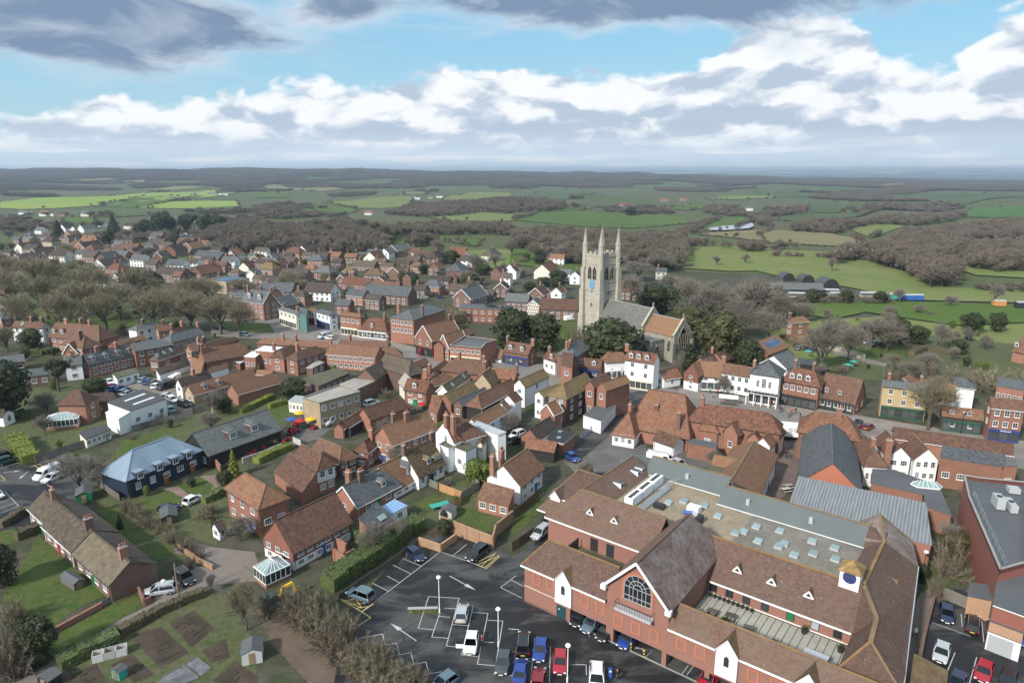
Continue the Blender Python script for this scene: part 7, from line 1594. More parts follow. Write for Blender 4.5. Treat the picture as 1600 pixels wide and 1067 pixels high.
# --- the civic building (local frame: u along the front, w inwards)
def civic():
 A=Vector((1.785,86.2,0));root=empty('civic_building',A,'large red brick civic building with arched window, clock turret and undercroft car park','building',None,R(-37.77))
 ZE,ZR=5.9,9.0
 w=MB();bm='civicbrick'
 def wall(u0,w0,u1,w1,z0,z1,m=bm): w.face([(u0,w0,z0),(u1,w1,z0),(u1,w1,z1),(u0,w0,z1)],m)
 wall(0,0,7.3,0,0,ZE+.2);wall(7.3,0,13.4,0,2.1,ZE+.2);wall(22,0,56,0,1.95,ZE+.2)
 w.face([(13.4,-.03,2.05),(22,-.03,2.05),(22,-.03,8.5),(17.7,-.03,13.0),(13.4,-.03,8.5)],bm)
 wall(0,6.4,0,0,0,ZE+.2);wall(13,6.4,0,6.4,3,ZE+.2);wall(56,4.6,22,4.6,3,5.5)
 wall(13.4,6,13.4,-.03,2.05,8.6);wall(22,-.03,22,14,2.05,8.5);wall(13.4,16,13.4,0,3,8.6)
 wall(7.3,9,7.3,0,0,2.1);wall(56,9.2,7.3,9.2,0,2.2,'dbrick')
 w.face([(7.3,0,2.1),(7.3,9.2,2.1),(22,9.2,2.1),(22,0,2.1)][::1],'concrete');w.face([(22,0,1.95),(22,9.2,1.95),(56,9.2,1.95),(56,0,1.95)],'concrete')
 wall(-5,13.1,13.4,13.1,0,6.4);wall(-5,19.5,-5,13.1,0,6.4);wall(-8.6,19.7,-5,19.7,0,6.2);wall(-8.6,29,-8.6,19.7,0,6.2);wall(-5,35,-5,28.5,0,6.3)
 wall(22,12.2,40.4,12.2,3.2,6.4);wall(40.7,11.6,40.7,4.7,0,6.4);wall(40.7,4.7,46.3,4.7,0,6.4);wall(46.3,4.7,44,32.3,0,6.4);wall(44,32.3,42.5,39.5,0,6.4);wall(42.5,39.5,34,39.5,0,6.6);wall(34,39.5,34,32,0,6.6)
 wall(34,33.2,16,33.2,0,9.8,'leadgrey');wall(16,36.3,-5,36.3,0,9.8,'leadgrey')
 w.obj('wall',root)
 p=MB()
 for u in (7.45,13.95,21.65,27.2,33.5,40.):
  p.box((u,.35,0),(.6 if u!=13.95 else 1.1,.68,2.1),bm)
 p.obj('pier',root)
 f=MB();f.face([(7.6,.0,.016),(56,.0,.016),(56,9.2,.016),(7.6,9.2,.016)],'concrete');f.obj('undercroft_floor',root)
 k=MB();k.box((31.5,-.12,0),(48,.16,.12),'concrete');k.obj('kerb',root)
 l=MB()
 for u in (9.9,12.3,24.6,29.8,32.4,36.,38.6): l.face([(u,.3,.022),(u+.1,.3,.022),(u+.1,4.8,.022),(u,4.8,.022)],'paint')
 l.obj('bay_lines',root)
 sc=MB();sc.box((3.65,-.02,2.55),(7.3,.04,.08),'creampaint');sc.box((3.65,-.03,0),(7.3,.05,.3),'dbrick');sc.obj('string_course',root)
 def roof(polys,m='civictile',name='roof',th=.16):
  b=MB()
  for q in polys:
   a,c,e=Vector(q[0]),Vector(q[1]),Vector(q[2]);nn=(c-a).cross(e-a)
   b.slab(q if nn.z>0 else q[::-1],th,m)
  return b.obj(name,root)
 roof([[(-.35,-.4,ZE),(13.4,-.4,ZE),(13.4,3.2,ZR),(2.0,3.2,ZR)],[(-.35,6.8,ZE),(2.,3.2,ZR),(13.4,3.2,ZR),(13.4,6.8,ZE)],[(-.35,-.4,ZE),(2.,3.2,ZR),(-.35,6.8,ZE)]])
 roof([[(22,-.4,ZE-.15),(56,-.4,ZE-.15),(56,2.2,7.95),(22,2.2,7.95)],[(22,4.9,ZE-.3),(22,2.2,7.95),(56,2.2,7.95),(56,4.9,ZE-.3)]])
 roof([[(12.95,-.7,8.15),(12.95,19,8.15),(17.6,14.9,13.2),(17.6,-.7,13.2)],[(12.95,19,8.15),(22.3,19,8.15),(17.6,14.9,13.2)]])
 roof([[(22.35,-.7,8.15),(17.6,-.7,13.2),(17.6,14.9,13.2),(22.35,19,8.15)]],'civicwetsheen')
 roof([[(-5.5,12.7,6.1),(13.2,12.7,6.1),(13.2,17.7,10),(-1.6,17.7,10)],[(-5.5,12.7,6.1),(-1.6,17.7,10),(-1.6,35,10),(-5.5,35,6.1)],[(-1.6,17.7,10),(13.2,17.7,10),(13.2,18.6,8.0),(-.6,19.5,8.0)],[(-1.6,17.7,10),(2.6,21,7.9),(2.6,35,7.9),(-1.6,35,10)]])
 roof([[(-9,19.3,6.1),(-2,19.3,6.1),(-2,25,9.4),(-6.8,25,9.4)],[(-9,19.3,6.1),(-6.8,25,9.4),(-9,30,6.1)],[(-6.8,25,9.4),(-2,25,9.4),(-2,30,6.1),(-9,30,6.1)]])
 roof([[(-9.6,16.4,4.6),(-5,16.4,4.6),(-5,19.4,6.0),(-8.9,19.4,6.0)],[(-12.,24,4.2),(-8.6,22.5,4.2),(-8.6,27,5.6),(-10,28,5.6)]])
 roof([[(22.3,11.8,6.2),(40.2,11.8,6.2),(42.6,10.9,9.9),(40,16.8,10),(20,16.8,10)],[(20,16.8,10),(40,16.8,10),(40,18.2,8.0),(20,18.2,8.0)]])
 roof([[(42.6,10.7,10),(42.9,5.9,10),(40.3,4.3,6.2),(40.2,11.2,6.2)],[(42.9,5.9,10),(46.7,4.3,6.2),(40.3,4.3,6.2)]])
 roof([[(40,17,10),(42.6,10.7,10),(46.5,8,6.3),(44.9,26,6.3)],[(42.6,10.7,10),(42.9,5.9,10),(46.7,4.3,6.2),(46.5,8,6.3)],[(40,17,10),(44.9,26,6.3),(44.3,32.6,6.3),(40,30,10)],[(40,17,10),(40,30,10),(37.6,30,8),(37.6,17.6,8)],[(37.5,30.3,7.9),(37.5,33.3,10.1),(40,33.3,9.9),(40.05,30,9.98)]])
 roof([[(38.2,36.2,11),(44.3,32.6,6.3),(42.6,39.8,6.3)],[(38.2,36.2,11),(40,30,9.95),(44.3,32.6,6.3)],[(38.2,36.2,11),(42.6,39.8,6.3),(34,39.8,6.3)],[(38.2,36.2,11),(34,39.8,6.3),(34.5,32.5,7.2),(40,30,9.95)]],'civicwetsheen')
 roof([[(47.2,4.4,3.4),(50.4,9,2.9),(50,16.5,2.9),(46.4,15.5,4.2)]],'mtile')
 r=MB()
 def rg(a,b,m='lichen',s=.3): r.beam(a,b,s,.12,m)
 rg((2,3.2,9.03),(13.4,3.2,9.03),'lichenor',.22);rg((-.35,-.4,5.95),(2,3.2,9.03),'lichenor',.22);rg((22,2.2,7.98),(56,2.2,7.98),'lichenor',.2)
 rg((17.6,-.7,13.25),(17.6,14.9,13.25),'civictile');rg((-1.6,17.7,10.05),(13,17.7,10.05),'lichen',.22);rg((-1.6,17.7,10.05),(-1.6,35,10.05),'lichen',.22);rg((-5.5,12.7,6.15),(-1.6,17.7,10.05),'lichen',.22)
 rg((-6.8,25,9.45),(-2,25,9.45),'lichen',.22);rg((-9,19.3,6.15),(-6.8,25,9.45),'lichen',.22)
 rg((20.2,16.8,10.05),(40,16.8,10.05),'lichenor',.3);rg((40,17,10.05),(42.6,10.7,10.05),'lichen',.5);rg((42.6,10.7,10.05),(42.9,5.9,10.05),'lichen',.5);rg((40,17,10.05),(40,30,10.05),'lichenor',.4);rg((42.9,5.9,10.05),(40.3,4.3,6.25),'lichenor',.28);rg((42.9,5.9,10.05),(46.7,4.3,6.25),'lichen',.28);rg((38.2,36.2,11.05),(40,30,10.0),'lichen',.35);rg((38.2,36.2,11.05),(42.6,39.8,6.35),'lichen',.3)
 rg((46.7,4.3,6.3),(44.3,32.6,6.4),'leadflash',.14)
 r.obj('ridge_tiles',root)
 t=MB();wm='trimwhite'
 def bb(a,b,h=.24,d=.08): t.beam(a,b,d,h,wm)
 bb((-.4,-.46,5.8),(5.3,-.46,5.8));bb((8.2,-.46,5.8),(13.35,-.46,5.8));bb((22.1,-.46,5.7),(28.1,-.46,5.7));bb((30.9,-.46,5.7),(37.,-.46,5.7));bb((39.8,-.46,5.7),(56,-.46,5.7))
 bb((12.9,-.74,8.1),(17.62,-.74,13.12),.34);bb((22.4,-.74,8.1),(17.58,-.74,13.12),.34)
 t.box((13.1,-.45,7.7),(.75,.62,.62),wm);t.box((22.1,-.45,7.7),(.75,.62,.62),wm)
 bb((-5.5,12.64,6.0),(13.3,12.64,6.0));bb((22.4,11.74,6.1),(40.1,11.74,6.1));bb((40.2,4.24,6.1),(46.7,4.24,6.1));bb((-9,19.24,6.0),(-5.5,19.24,6.0));bb((-9.6,16.3,4.5),(-7.8,16.3,4.5))
 bb((13.3,6.85,5.85),(-.3,6.85,5.85),.16);bb((47.2,4.35,3.3),(50.4,8.9,2.85),.16)
 t.obj('fascia',root)
 for u0,z0,hh in [(1.45,3.5,1.95),(3.75,3.5,1.95),(9.35,3.35,1.9),(11.75,3.35,1.9),(14.45,2.72,1.8),(16.95,2.72,1.8),(19.5,2.72,1.8),(23.1,3.3,1.7),(25.5,3.3,1.7),(31.8,3.3,1.7),(34.4,3.3,1.7),(41.,3.3,1.7),(43.6,3.3,1.7)]:
  b=MB();W=1.4;y=-.05 if 13.4<u0<22 else -.02;T=.28
  b.box((u0+T/2,y,z0),(T,.08,hh),'orangebrick');b.box((u0+W-T/2,y,z0),(T,.08,hh),'orangebrick');b.box((u0+W/2,y,z0),(W-2*T,.08,.22),'orangebrick');b.box((u0+W/2,y,z0+hh-.22),(W-2*T,.08,.22),'orangebrick')
  b.obj('brick_panel',root)
 cu,cz,rad=17.7,9.15,1.92
 def arc(r,n=18,a0=0,a1=180): return [(cu+r*math.cos(R(a0+(a1-a0)*i/n)),cz+r*math.sin(R(a0+(a1-a0)*i/n))) for i in range(n+1)]
 g=MB();g.face([(cu-rad,-.05,7.2),(cu+rad,-.05,7.2)]+[(x,-.05,z) for x,z in arc(rad)],'glass');aw=g.obj('arched_window',root,False)
 s=MB();o_=arc(rad+.3);i_=arc(rad-.02)
 for k in range(18):
  a,b_,c,d=o_[k],o_[k+1],i_[k+1],i_[k]
  s.face([(a[0],-.12,a[1]),(b_[0],-.12,b_[1]),(c[0],-.12,c[1]),(d[0],-.12,d[1])][::-1],'orangebrick');s.face([(a[0],-.03,a[1]),(b_[0],-.03,b_[1]),(b_[0],-.12,b_[1]),(a[0],-.12,a[1])],'orangebrick')
  s.face([(d[0],-.03,d[1]),(c[0],-.03,c[1]),(c[0],-.12,c[1]),(d[0],-.12,d[1])],'orangebrick')
 s.box((cu-rad-.14,-.075,7.1),(.3,.09,2.05),'orangebrick');s.box((cu+rad+.14,-.075,7.1),(.3,.09,2.05),'orangebrick');s.obj('brick_arch',root)
 f=MB()
 for rr in (rad-.06,1.15,.62):
  q=arc(rr,14)
  for k in range(14): f.beam((q[k][0],-.08,q[k][1]),(q[k+1][0],-.08,q[k+1][1]),.06,.07,'trimgrey')
 for a in (30,60,90,120,150): f.beam((cu+.62*math.cos(R(a)),-.08,cz+.62*math.sin(R(a))),(cu+rad*math.cos(R(a)),-.08,cz+rad*math.sin(R(a))),.05,.05,'trimgrey')
 for x in (-1.88,-1.15,-.62,0,.62,1.15,1.88): f.beam((cu+x,-.08,7.2),(cu+x,-.08,cz+.05),.06,.06,'trimgrey')
 for z in (7.24,7.9,cz): f.beam((cu-rad,-.08,z),(cu+rad,-.08,z),.06,.06,'trimgrey')
 f.obj('tracery',aw,False)
 b=MB();b.box((17.55,-.55,5.75),(5.1,1.0,.35),'trimgrey');b.obj('balcony',root)
 b2=MB()
 for x in [15.05+.35*i for i in range(15)]: b2.box((x,-1.02,6.1),(.04,.04,.8),'trimblack')
 b2.beam((15.,-1.02,6.9),(20.1,-1.02,6.9),.06,.06,'trimblack')
 for e in (15.03,20.07): b2.beam((e,-.1,6.9),(e,-1.02,6.9),.06,.06,'trimblack')
 b2.obj('railing',bpy.data.objects['balcony'],False)
 for u in (6.8,29.5,38.4):
  b=MB();h=1.3;y=-.42;zb=2.5;ze=6.05;za=7.75
  b.face([(u-h,y,zb),(u+h,y,zb),(u+h,y,ze),(u,y,za),(u-h,y,ze)],'wb');b.face([(u+h,y,zb),(u+h,0,zb),(u+h,0,ze),(u+h,y,ze)],'wb');b.face([(u-h,0,zb),(u-h,y,zb),(u-h,y,ze),(u-h,0,ze)],'wb');b.face([(u-h,0,zb),(u+h,0,zb),(u+h,y,zb),(u-h,y,zb)],'wb')
  o=b.obj('oriel',root)
  q=MB()
  for s_ in (-1,1):
   pts=[(u+s_*(h+.2),y-.18,ze-.25),(u+s_*(h+.2),.35,ze-.25),(u,2.1,za+.02),(u,y-.18,za+.02)];nn=(Vector(pts[1])-Vector(pts[0])).cross(Vector(pts[2])-Vector(pts[0]))
   q.slab(pts if nn.z>0 else pts[::-1],.12,'mtile','trimwhite')
  q.obj('roof',o)
  g=MB();gz=4.75;gr=.3;g.face([(u-gr,y-.02,gz-.65),(u+gr,y-.02,gz-.65)]+[(u+gr*math.cos(R(a)),y-.02,gz+.3+gr*1.3*math.sin(R(a))) for a in range(0,181,20)],'glass');g.obj('arched_window',o,False)
 b=MB();b.box((6.35,-.04,.02),(1.5,.07,1.9),'teal_door');d=b.obj('door',root,False);m=MB();m.box((5.95,-.085,1.25),(.07,.01,.22),'trimwhite');m.box((6.09,-.085,1.25),(.07,.01,.22),'trimwhite');m.obj('door_mark',d,False)
 def lucarne(u,ww,z,du,dw,white=True,s=.62):
  b=MB();nx,ny=-dw,du;m='trimwhite' if white else 'lichenor'   # (du,dw) outward, (nx,ny) sideways
  a=Vector((u+nx*s,ww+ny*s,z));c=Vector((u-nx*s,ww-ny*s,z));ap=Vector((u,ww,z+.85));bk=Vector((u-du*1.3,ww-dw*1.3,z+.85))
  out=Vector((du,dw,0))*.06
  b.face([a,c,ap],m);b.face([ap,c,a],m);b.slab([a+out,ap+out,bk] ,.05,'civictile',m);b.slab([ap+out,c+out,bk],.05,'civictile',m)
  for p0,p1 in ((a,ap),(ap,c),(a,c)): b.beam(p0+out,p1+out,.07,.16,m)
  o=b.obj('roof_vent',root);g=MB();k=.45;cc=(a+c+ap)/3;g.face([cc+(q-cc)*k+out*1.5 for q in ((a,c,ap) if True else ())],'glass');g.face([cc+(q-cc)*k+out*1.5 for q in (c,a,ap)],'glass');g.obj('pane',o,False)
 lucarne(1.6,14.9,7.9,0,-1);lucarne(5.9,14.9,7.9,0,-1)
 lucarne(25.5,13.4,7.9,0,-1);lucarne(30.,13.4,7.9,0,-1);lucarne(34.6,13.4,7.9,0,-1)
 for v in (13.5,18.5,24.): lucarne(43.6-.07*(v-13),v,7.4,1,0,False)
 for v in (31.2,32.8,25.2):
  b=MB();b.box((.9,v,8.3),(1.5,1.1,1.0),'whitebase',0,'felt');o=b.obj('dormer',root,False);g=MB();g.face([(1.66,v-.4,8.55),(1.66,v+.4,8.55),(1.66,v+.4,9.1),(1.66,v-.4,9.1)],'glass');g.obj('pane',o,False)
 b=MB();b.box((-7.6,19.2,2.4),(1.9,.8,4.0),'white');o=b.obj('white_bay',root);g=MB();g.box((-7.6,18.78,3.4),(1.1,.06,1.6),'glass');g.obj('window',o,False)
 q=MB();q.slab([(-8.8,18.6,6.2),(-7.6,18.6,7.6),(-7.6,21.5,7.6),(-8.8,20.5,6.2)],.1,'civictile','trimwhite');q.slab([(-7.6,18.6,7.6),(-6.4,18.6,6.2),(-6.4,20.5,6.2),(-7.6,21.5,7.6)],.1,'civictile','trimwhite');q.face([(-8.6,18.75,6.2),(-6.6,18.75,6.2),(-7.6,18.75,7.5)],'white');q.obj('roof',o)
 b=MB()
 b.slab([(1.5,36.4,10.3),(1.5,33.4,7.9),(16,33.4,7.9),(16,36.4,10.3)],.15,'leadgrey');b.slab([(16,33.3,10.1),(16,30.3,7.9),(37.6,30.3,7.9),(37.6,33.3,10.1)],.15,'leadgrey')
 b.beam((1.5,36.4,10.35),(16,36.4,10.35),.25,.14,'lichen');b.beam((16,33.3,10.15),(37.6,33.3,10.15),.25,.14,'lichen');b.beam((1.5,33.3,7.98),(16,33.3,7.98),.12,.1,'trimwhite');b.beam((16,30.2,7.98),(37.6,30.2,7.98),.12,.1,'trimwhite')
 b.obj('mansard',root)
 for u,v,s in [(9,34.6,.55),(20.5,31.6,.55),(30,31.6,.55),(4,35.2,.2),(6.3,35.3,.2),(12.5,35,.2),(18,32.2,.2),(24,31.9,.2),(27.,32,.2),(33,32,.2)]:
  q=MB();q.box((u,v,8.3),(s,s*.8,1.3 if s>.3 else .75),'trimgrey');q.obj('roof_cowl',root,False)
 g=MB();g.face([(2.6,18.,7.95),(22,18.,7.95),(22,33.4,7.95),(2.6,33.4,7.95)],'gravelroof');g.face([(22,18.,7.95),(37.6,18.,7.95),(37.6,30.3,7.95),(22,30.3,7.95)],'gravelgrey');g.obj('flat_roof',root)
 for u,v in [(11.6,27.6),(9.8,25.6),(14.8,28.2),(17.8,26.2),(23.6,26.6),(22.6,24.),(21.8,22.9),(26.8,27.5),(28.4,24.2),(28.,23.),(31.4,27.3),(32.4,24.),(34.4,27.4),(35.2,24.4),(25.2,22.6),(30.4,22.)]:
  b=MB();b.box((u,v,7.95),(1.15,1.15,.28),'trimgrey');o=b.obj('rooflight',root,False)
  q=MB();q.slab([(u-.5,v-.5,8.25),(u+.5,v-.5,8.25),(u+.5,v+.5,8.42),(u-.5,v+.5,8.42)],.05,'roofglass');q.obj('dome',o,False)
 for i,v in enumerate((20.5,24.3,28.1)):
  b=MB();b.box((5.3,v+1.7,8.1),(1.5,3.4,1.5),'trimwhite');o=b.obj('cooling_unit',root,False)
  for k in range(4):
   c=MB();c.tube((5.3,v+.55+.78*k,9.6),(5.3,v+.55+.78*k,9.66),.36,.36,'trimblack',10);c.obj('fan',o,False)
 b=MB();b.box((7.3,25.2,8.0),(1.1,11.5,.12),'steel')
 for v in range(20,32): b.box((7.9,v-.2,8.1),(.05,.05,.9),'steel')
 b.beam((7.9,19.8,9.),(7.9,30.8,9.),.05,.05,'steel');b.beam((7.9,19.8,8.55),(7.9,30.8,8.55),.05,.05,'steel')
 for v in range(28,33): b.beam((6.2,v,8.2),(8.4,v+.8,9.3),.07,.07,'steel')
 b.obj('service_gantry',root,False)
 b=MB();b.box((14.2,25.4,7.95),(1.9,1.4,1.1),'trimwhite');b.obj('cooling_unit',root,False)
 b=MB();b.tube((13.,24.,8.2),(14.6,24.2,8.5),.3,.3,'bluepaint',8);b.tube((14.6,24.2,8.5),(16.,23.4,8.4),.3,.3,'trimgrey',8);b.box((16.3,22.4,7.95),(.8,1.6,1.3),'trimblack');b.box((9.3,23.3,7.95),(1.8,.9,.8),'trimblack');b.obj('duct',root,False)
 d=MB();d.box((31.35,8.4,2.3),(18.6,7.6,1.8),'joint');d.obj('courtyard_deck',root)
 sm=MB();sm.box((0,0,0),(.82,.82,.05),'slab');sme=sm.mesh('slab',False);rr=random.Random(2)
 for i in range(20):
  for k in range(8): 
   inst(sme,'paving_slab',root,(22.65+i*.92,5.2+k*.9,4.11+rr.uniform(0,.012)),rr.uniform(-.015,.015))
 for u,gm in [(22.9,'glass'),(25.1,'glass'),(27.4,'glass'),(29.8,'glass'),(33.,'greenpaint'),(36.,'glasslight'),(38.6,'glass')]:
  b=MB();b.box((u,12.15,4.6),(1.0,.1,1.1),'trimblack');o=b.obj('window',root,False);g=MB();g.box((u,12.09,4.67),(.84,.04,.94),gm);g.obj('pane',o,False)
 q=MB();q.beam((22.2,12.1,4.3),(40.3,12.1,4.3),.06,.14,'trimwhite');q.obj('skirting',root,False)
 d=MB();d.face([(0,6.5,3.06),(13.3,6.5,3.06),(13.3,13.,3.06),(0,13.,3.06)],'moss');d.obj('light_well_deck',root)
 d=MB()
 for k in range(5): d.box((1.2,7.+k*1.2,3.1),(.1,1.15,1.8),'fencedark')
 d.obj('screen_fence',root)
 rr=random.Random(9);d=MB()
 for k in range(26): d.box((3+rr.uniform(0,10),8.4+rr.uniform(0,2.2),3.08),(rr.uniform(.2,.9),rr.uniform(.2,.5),rr.uniform(.1,.7)),rr.choice(['concrete','trimgrey','wood','trimwhite','trimblack','slab']))
 d.obj('planters',root)
 for u,m in ((3.6,'trimblack'),(6.4,'bluepaint')):
  d=MB();d.box((u,13.05,3.1),(1.3,.08,2.1),'glass' if m!='trimblack' else m);d.obj('door',root,False)
 b=MB();cu,cw=38.5,17.1;b.box((cu,cw,8.),(2.3,2.4,3.75),'white');o=b.obj('clock_turret',root)
 q=MB();
 for x0,y0,x1,y1 in ((-1,-1,1,-1),(1,-1,1,1),(1,1,-1,1),(-1,1,-1,-1)):
  q.slab([(cu+x0*1.4,cw+y0*1.45,11.7),(cu+x1*1.4,cw+y1*1.45,11.7),(cu,cw,12.9)],.1,'lichenroof')
 q.obj('roof',o)
 c=MB();n=24;c.tube((cu,cw-1.2,10.95),(cu,cw-1.27,10.95),.8,.8,'clocknavy',n);c.tube((cu,cw-1.2,10.95),(cu,cw-1.25,10.95),.86,.86,'trimwhite',n)
 for k in range(12):
  a=R(30*k);c.beam((cu+.6*math.sin(a),cw-1.285,10.95+.6*math.cos(a)),(cu+.78*math.sin(a),cw-1.285,10.95+.78*math.cos(a)),.06,.02,'gold')
 c.beam((cu,cw-1.3,10.95),(cu+.42,cw-1.3,11.07),.05,.03,'gold');c.beam((cu,cw-1.3,10.95),(cu-.62,cw-1.3,11.23),.04,.03,'gold');c.obj('clock_face',o,False)
 M=root.matrix_basis.copy();M=Matrix.Translation(A)@Matrix.Rotation(R(-37.77),4,'Z')
 b=MB();b.box((0,0,0),(2.6,1.2,1.3),'tealpaint');b.box((0,-.1,1.3),(2.7,1.3,.06),'trimgrey');o=b.obj('store_box',None,False,tuple(M@Vector((37.6,6.3,4.17))));o.rotation_euler=(0,0,R(-37.77));tag(o,'pale green store box standing on the slabbed courtyard','store box')
 rr=random.Random(4)
 pot=MB();pot.tube((0,0,0),(0,0,.35),.18,.24,'trimblack',8);pm=pot.mesh('planter_pot',False)
 lf=MB()
 for k in range(26):
  a=rr.uniform(0,6.3);e=rr.uniform(.2,1.3);l=rr.uniform(.25,.55);v=Vector((math.cos(a)*math.cos(e),math.sin(a)*math.cos(e),math.sin(e)))*l;lf.face([(-.04,0,.33),(.04,0,.33),tuple(v+Vector((0,0,.35)))],'leaflaurel')
 lm=lf.mesh('pot_plant',False)
 for i,(u,v) in enumerate([(22.8+.62*k,11.5) for k in range(10)]+[(39.4,10.4),(35,11.3),(32.9,6.4),(26.4,6.9)]):
  o=inst(pm,'plant_pot',None,tuple(M@Vector((u,v,4.17))),0,(1,1,1) if i<10 else (1.8,1.8,1.8));tag(o,'','plant pot','plant pots on the courtyard slabs');c=inst(lm,'plant',o,(0,0,0));AUTO.append((o,'black pot with green plant on the slabbed courtyard' if i<10 else 'large leafy pot standing out on the slabbed courtyard',o.location.x,o.location.y))
 for i,(u,v) in enumerate([(24.6,7.6),(26.8,8.2),(29.5,7.2)]):
  b=MB();b.box((0,0,.68),(1.3,.8,.05),'fencedark');b.box((-.5,0,0),(.06,.6,.68),'fencedark');b.box((.5,0,0),(.06,.6,.68),'fencedark');b.box((0,.75,.42),(1.3,.3,.04),'fencedark');b.box((0,-.75,.42),(1.3,.3,.04),'fencedark')
  o=b.obj('patio_table',None,False,tuple(M@Vector((u,v,4.17))));o.rotation_euler=(0,0,R(-37.77+8*i));tag(o,'','table','patio tables in the courtyard');AUTO.append((o,'dark patio table on the mossy end of the courtyard',o.location.x,o.location.y))
civic()
# --- the church
def church():
 C0=Vector((32.3,246.5,0));E_=R(-54.1);root=empty('church',C0,'grey stone church with tall pinnacled tower, slate nave and red tiled chancel','church',None,E_)
 st='stone';h=4.25
 b=MB();b.box((0,0,0),(2*h,2*h,30.6),st);b.obj('tower',root)
 q=MB()
 for sx in (-1,1):
  for sy in (-1,1):
   for k,(z1,s) in enumerate(((9,2.6),(18,2.1),(26,1.6))):
    z0=(0,9,18)[k];q.box((sx*(h+.15),sy*(h+.15),z0),(s,s,z1-z0),st)
 q.obj('buttress',root)
 s=MB()
 for z in (9.,18.,21.,27.4,30.2): s.box((0,0,z),(2*h+.36,2*h+.36,.28),st)
 s.obj('string_course',root)
 p=MB();n=7
 for i in range(n):
  for a,bx in (((-h+.65+i*(2*h-1.3)/(n-1)),0),):
   z=31.6 if i%2==0 else 30.8
   for sy in (-1,1): p.box((a,sy*(h-.1),30.5),(1.28,.4,z-30.5+.3),st);p.box((sy*(h-.1),a,30.5),(.4,1.28,z-30.5+.3),st)
 p.box((0,0,30.5),(2*h-.4,2*h-.4,.2),'leadgrey');p.obj('parapet',root)
 for sx in (-1,1):
  for sy in (-1,1):
   t=MB();x,y=sx*(h-.1),sy*(h-.1);t.tube((x,y,26),(x,y,34.2),1.05,.95,st,8);t.tube((x,y,34.2),(x,y,34.6),1.15,1.15,st,8);t.tube((x,y,34.6),(x,y,40.),.8,.1,st,8)
   for k in range(5):
    zz=35.+k*1.;rr=.8-.7*(zz-34.6)/5.4
    for a in range(4): t.box((x+math.cos(a*1.571+.785)*rr,y+math.sin(a*1.571+.785)*rr,zz),(.2,.2,.28),st)
   o=t.obj('pinnacle',root);v=MB();v.tube((x,y,39.9),(x,y,40.6),.04,.04,'gold',5);v.box((x+.2,y,40.25),(.62,.05,.36),'gold');v.obj('weather_vane',o,False)
 def lancet(name,x,y,nx,ny,w_,z0,z1,parent=root,mull=1):
  tx,ty=-ny,nx;b=MB();zs=z1-w_*.8;c=[(-w_/2,z0),(w_/2,z0),(w_/2,zs),(w_/4,zs+w_*.5),(0,z1),(-w_/4,zs+w_*.5),(-w_/2,zs)]
  off=.06;pts=[(x+tx*a+nx*off,y+ty*a+ny*off,z) for a,z in c];b.face(pts,'glass');b.face(pts[::-1],'glass')
  for i in range(len(c)):
   a,d=c[i],c[(i+1)%len(c)];b.beam((x+tx*a[0]+nx*.1,y+ty*a[0]+ny*.1,a[1]),(x+tx*d[0]+nx*.1,y+ty*d[0]+ny*.1,d[1]),.16,.2,st)
  for k in range(mull):
   m=-w_/2+(k+1)*w_/(mull+1);b.beam((x+tx*m+nx*.1,y+ty*m+ny*.1,z0),(x+tx*m+nx*.1,y+ty*m+ny*.1,zs+w_*.3),.12,.12,st)
  b.beam((x-tx*w_/2+nx*.1,y-ty*w_/2+ny*.1,(z0+zs)/2),(x+tx*w_/2+nx*.1,y+ty*w_/2+ny*.1,(z0+zs)/2),.1,.12,st)
  return b.obj(name,parent,False)
 for a in (-1.25,1.25):
  lancet('belfry_window',a,-h,0,-1,1.8,22.,26.8);lancet('belfry_window',h,a,1,0,1.8,22.,26.8)
 lancet('small_window',0,-h,0,-1,.8,12.,13.6,mull=0);lancet('small_window',0,-h,0,-1,.8,17.4,18.8,mull=0);lancet('small_window',h,.2,1,0,1.3,16.4,18.2)
 c=MB();c.box((0,-h-.1,19.2),(2.5,.12,2.5),'clockblue');c.face([(-1.25,-h-.17,19.2),(1.25,-h-.17,19.2),(0,-h-.17,17.9)],'clockblue');o=c.obj('clock_face',root,False);c2=MB()
 for k in range(12):
  a=R(30*k);c2.beam((.85*math.sin(a),-h-.18,20.5+.85*math.cos(a)),(1.08*math.sin(a),-h-.18,20.5+.85*math.cos(a)*1.27),.09,.03,'gold')
 c2.beam((0,-h-.19,20.5),(.6,-h-.19,20.3),.08,.03,'gold');c2.beam((0,-h-.19,20.5),(-.3,-h-.19,21.4),.06,.03,'gold');c2.obj('clock_hands',o,False)
 x0,x1,x2=h,h+22,h+35;ny=4.9;cy=4.1;ze,zr=9.3,15.;ce,cr=8.4,13.2
 b=MB()
 def gab(xa,xb,hw,ze,zr,m):
  b.face([(xa,-hw,0),(xb,-hw,0),(xb,-hw,ze),(xa,-hw,ze)],m);b.face([(xb,hw,0),(xa,hw,0),(xa,hw,ze),(xb,hw,ze)],m);b.face([(xb,-hw,0),(xb,hw,0),(xb,hw,ze+.3),(xb,0,zr+.55),(xb,-hw,ze+.3)],m)
  b.face([(xb-.6,hw,0),(xb-.6,-hw,0),(xb-.6,-hw,ze+.3),(xb-.6,0,zr+.55),(xb-.6,hw,ze+.3)],m)
 gab(x0,x1,ny,ze,zr,'ragstone');gab(x1,x2,cy,ce,cr,'ragstone');b.obj('wall',root)
 def rf(xa,xb,hw,ze,zr,m):
  r=MB();r.slab([(xa,-hw-.2,ze-.1),(xb,-hw-.2,ze-.1),(xb,0,zr),(xa,0,zr)],.2,m);r.slab([(xa,0,zr),(xb,0,zr),(xb,hw+.2,ze-.1),(xa,hw+.2,ze-.1)],.2,m);r.beam((xa,0,zr+.05),(xb,0,zr+.05),.3,.15,'leadflash');r.obj('roof',root)
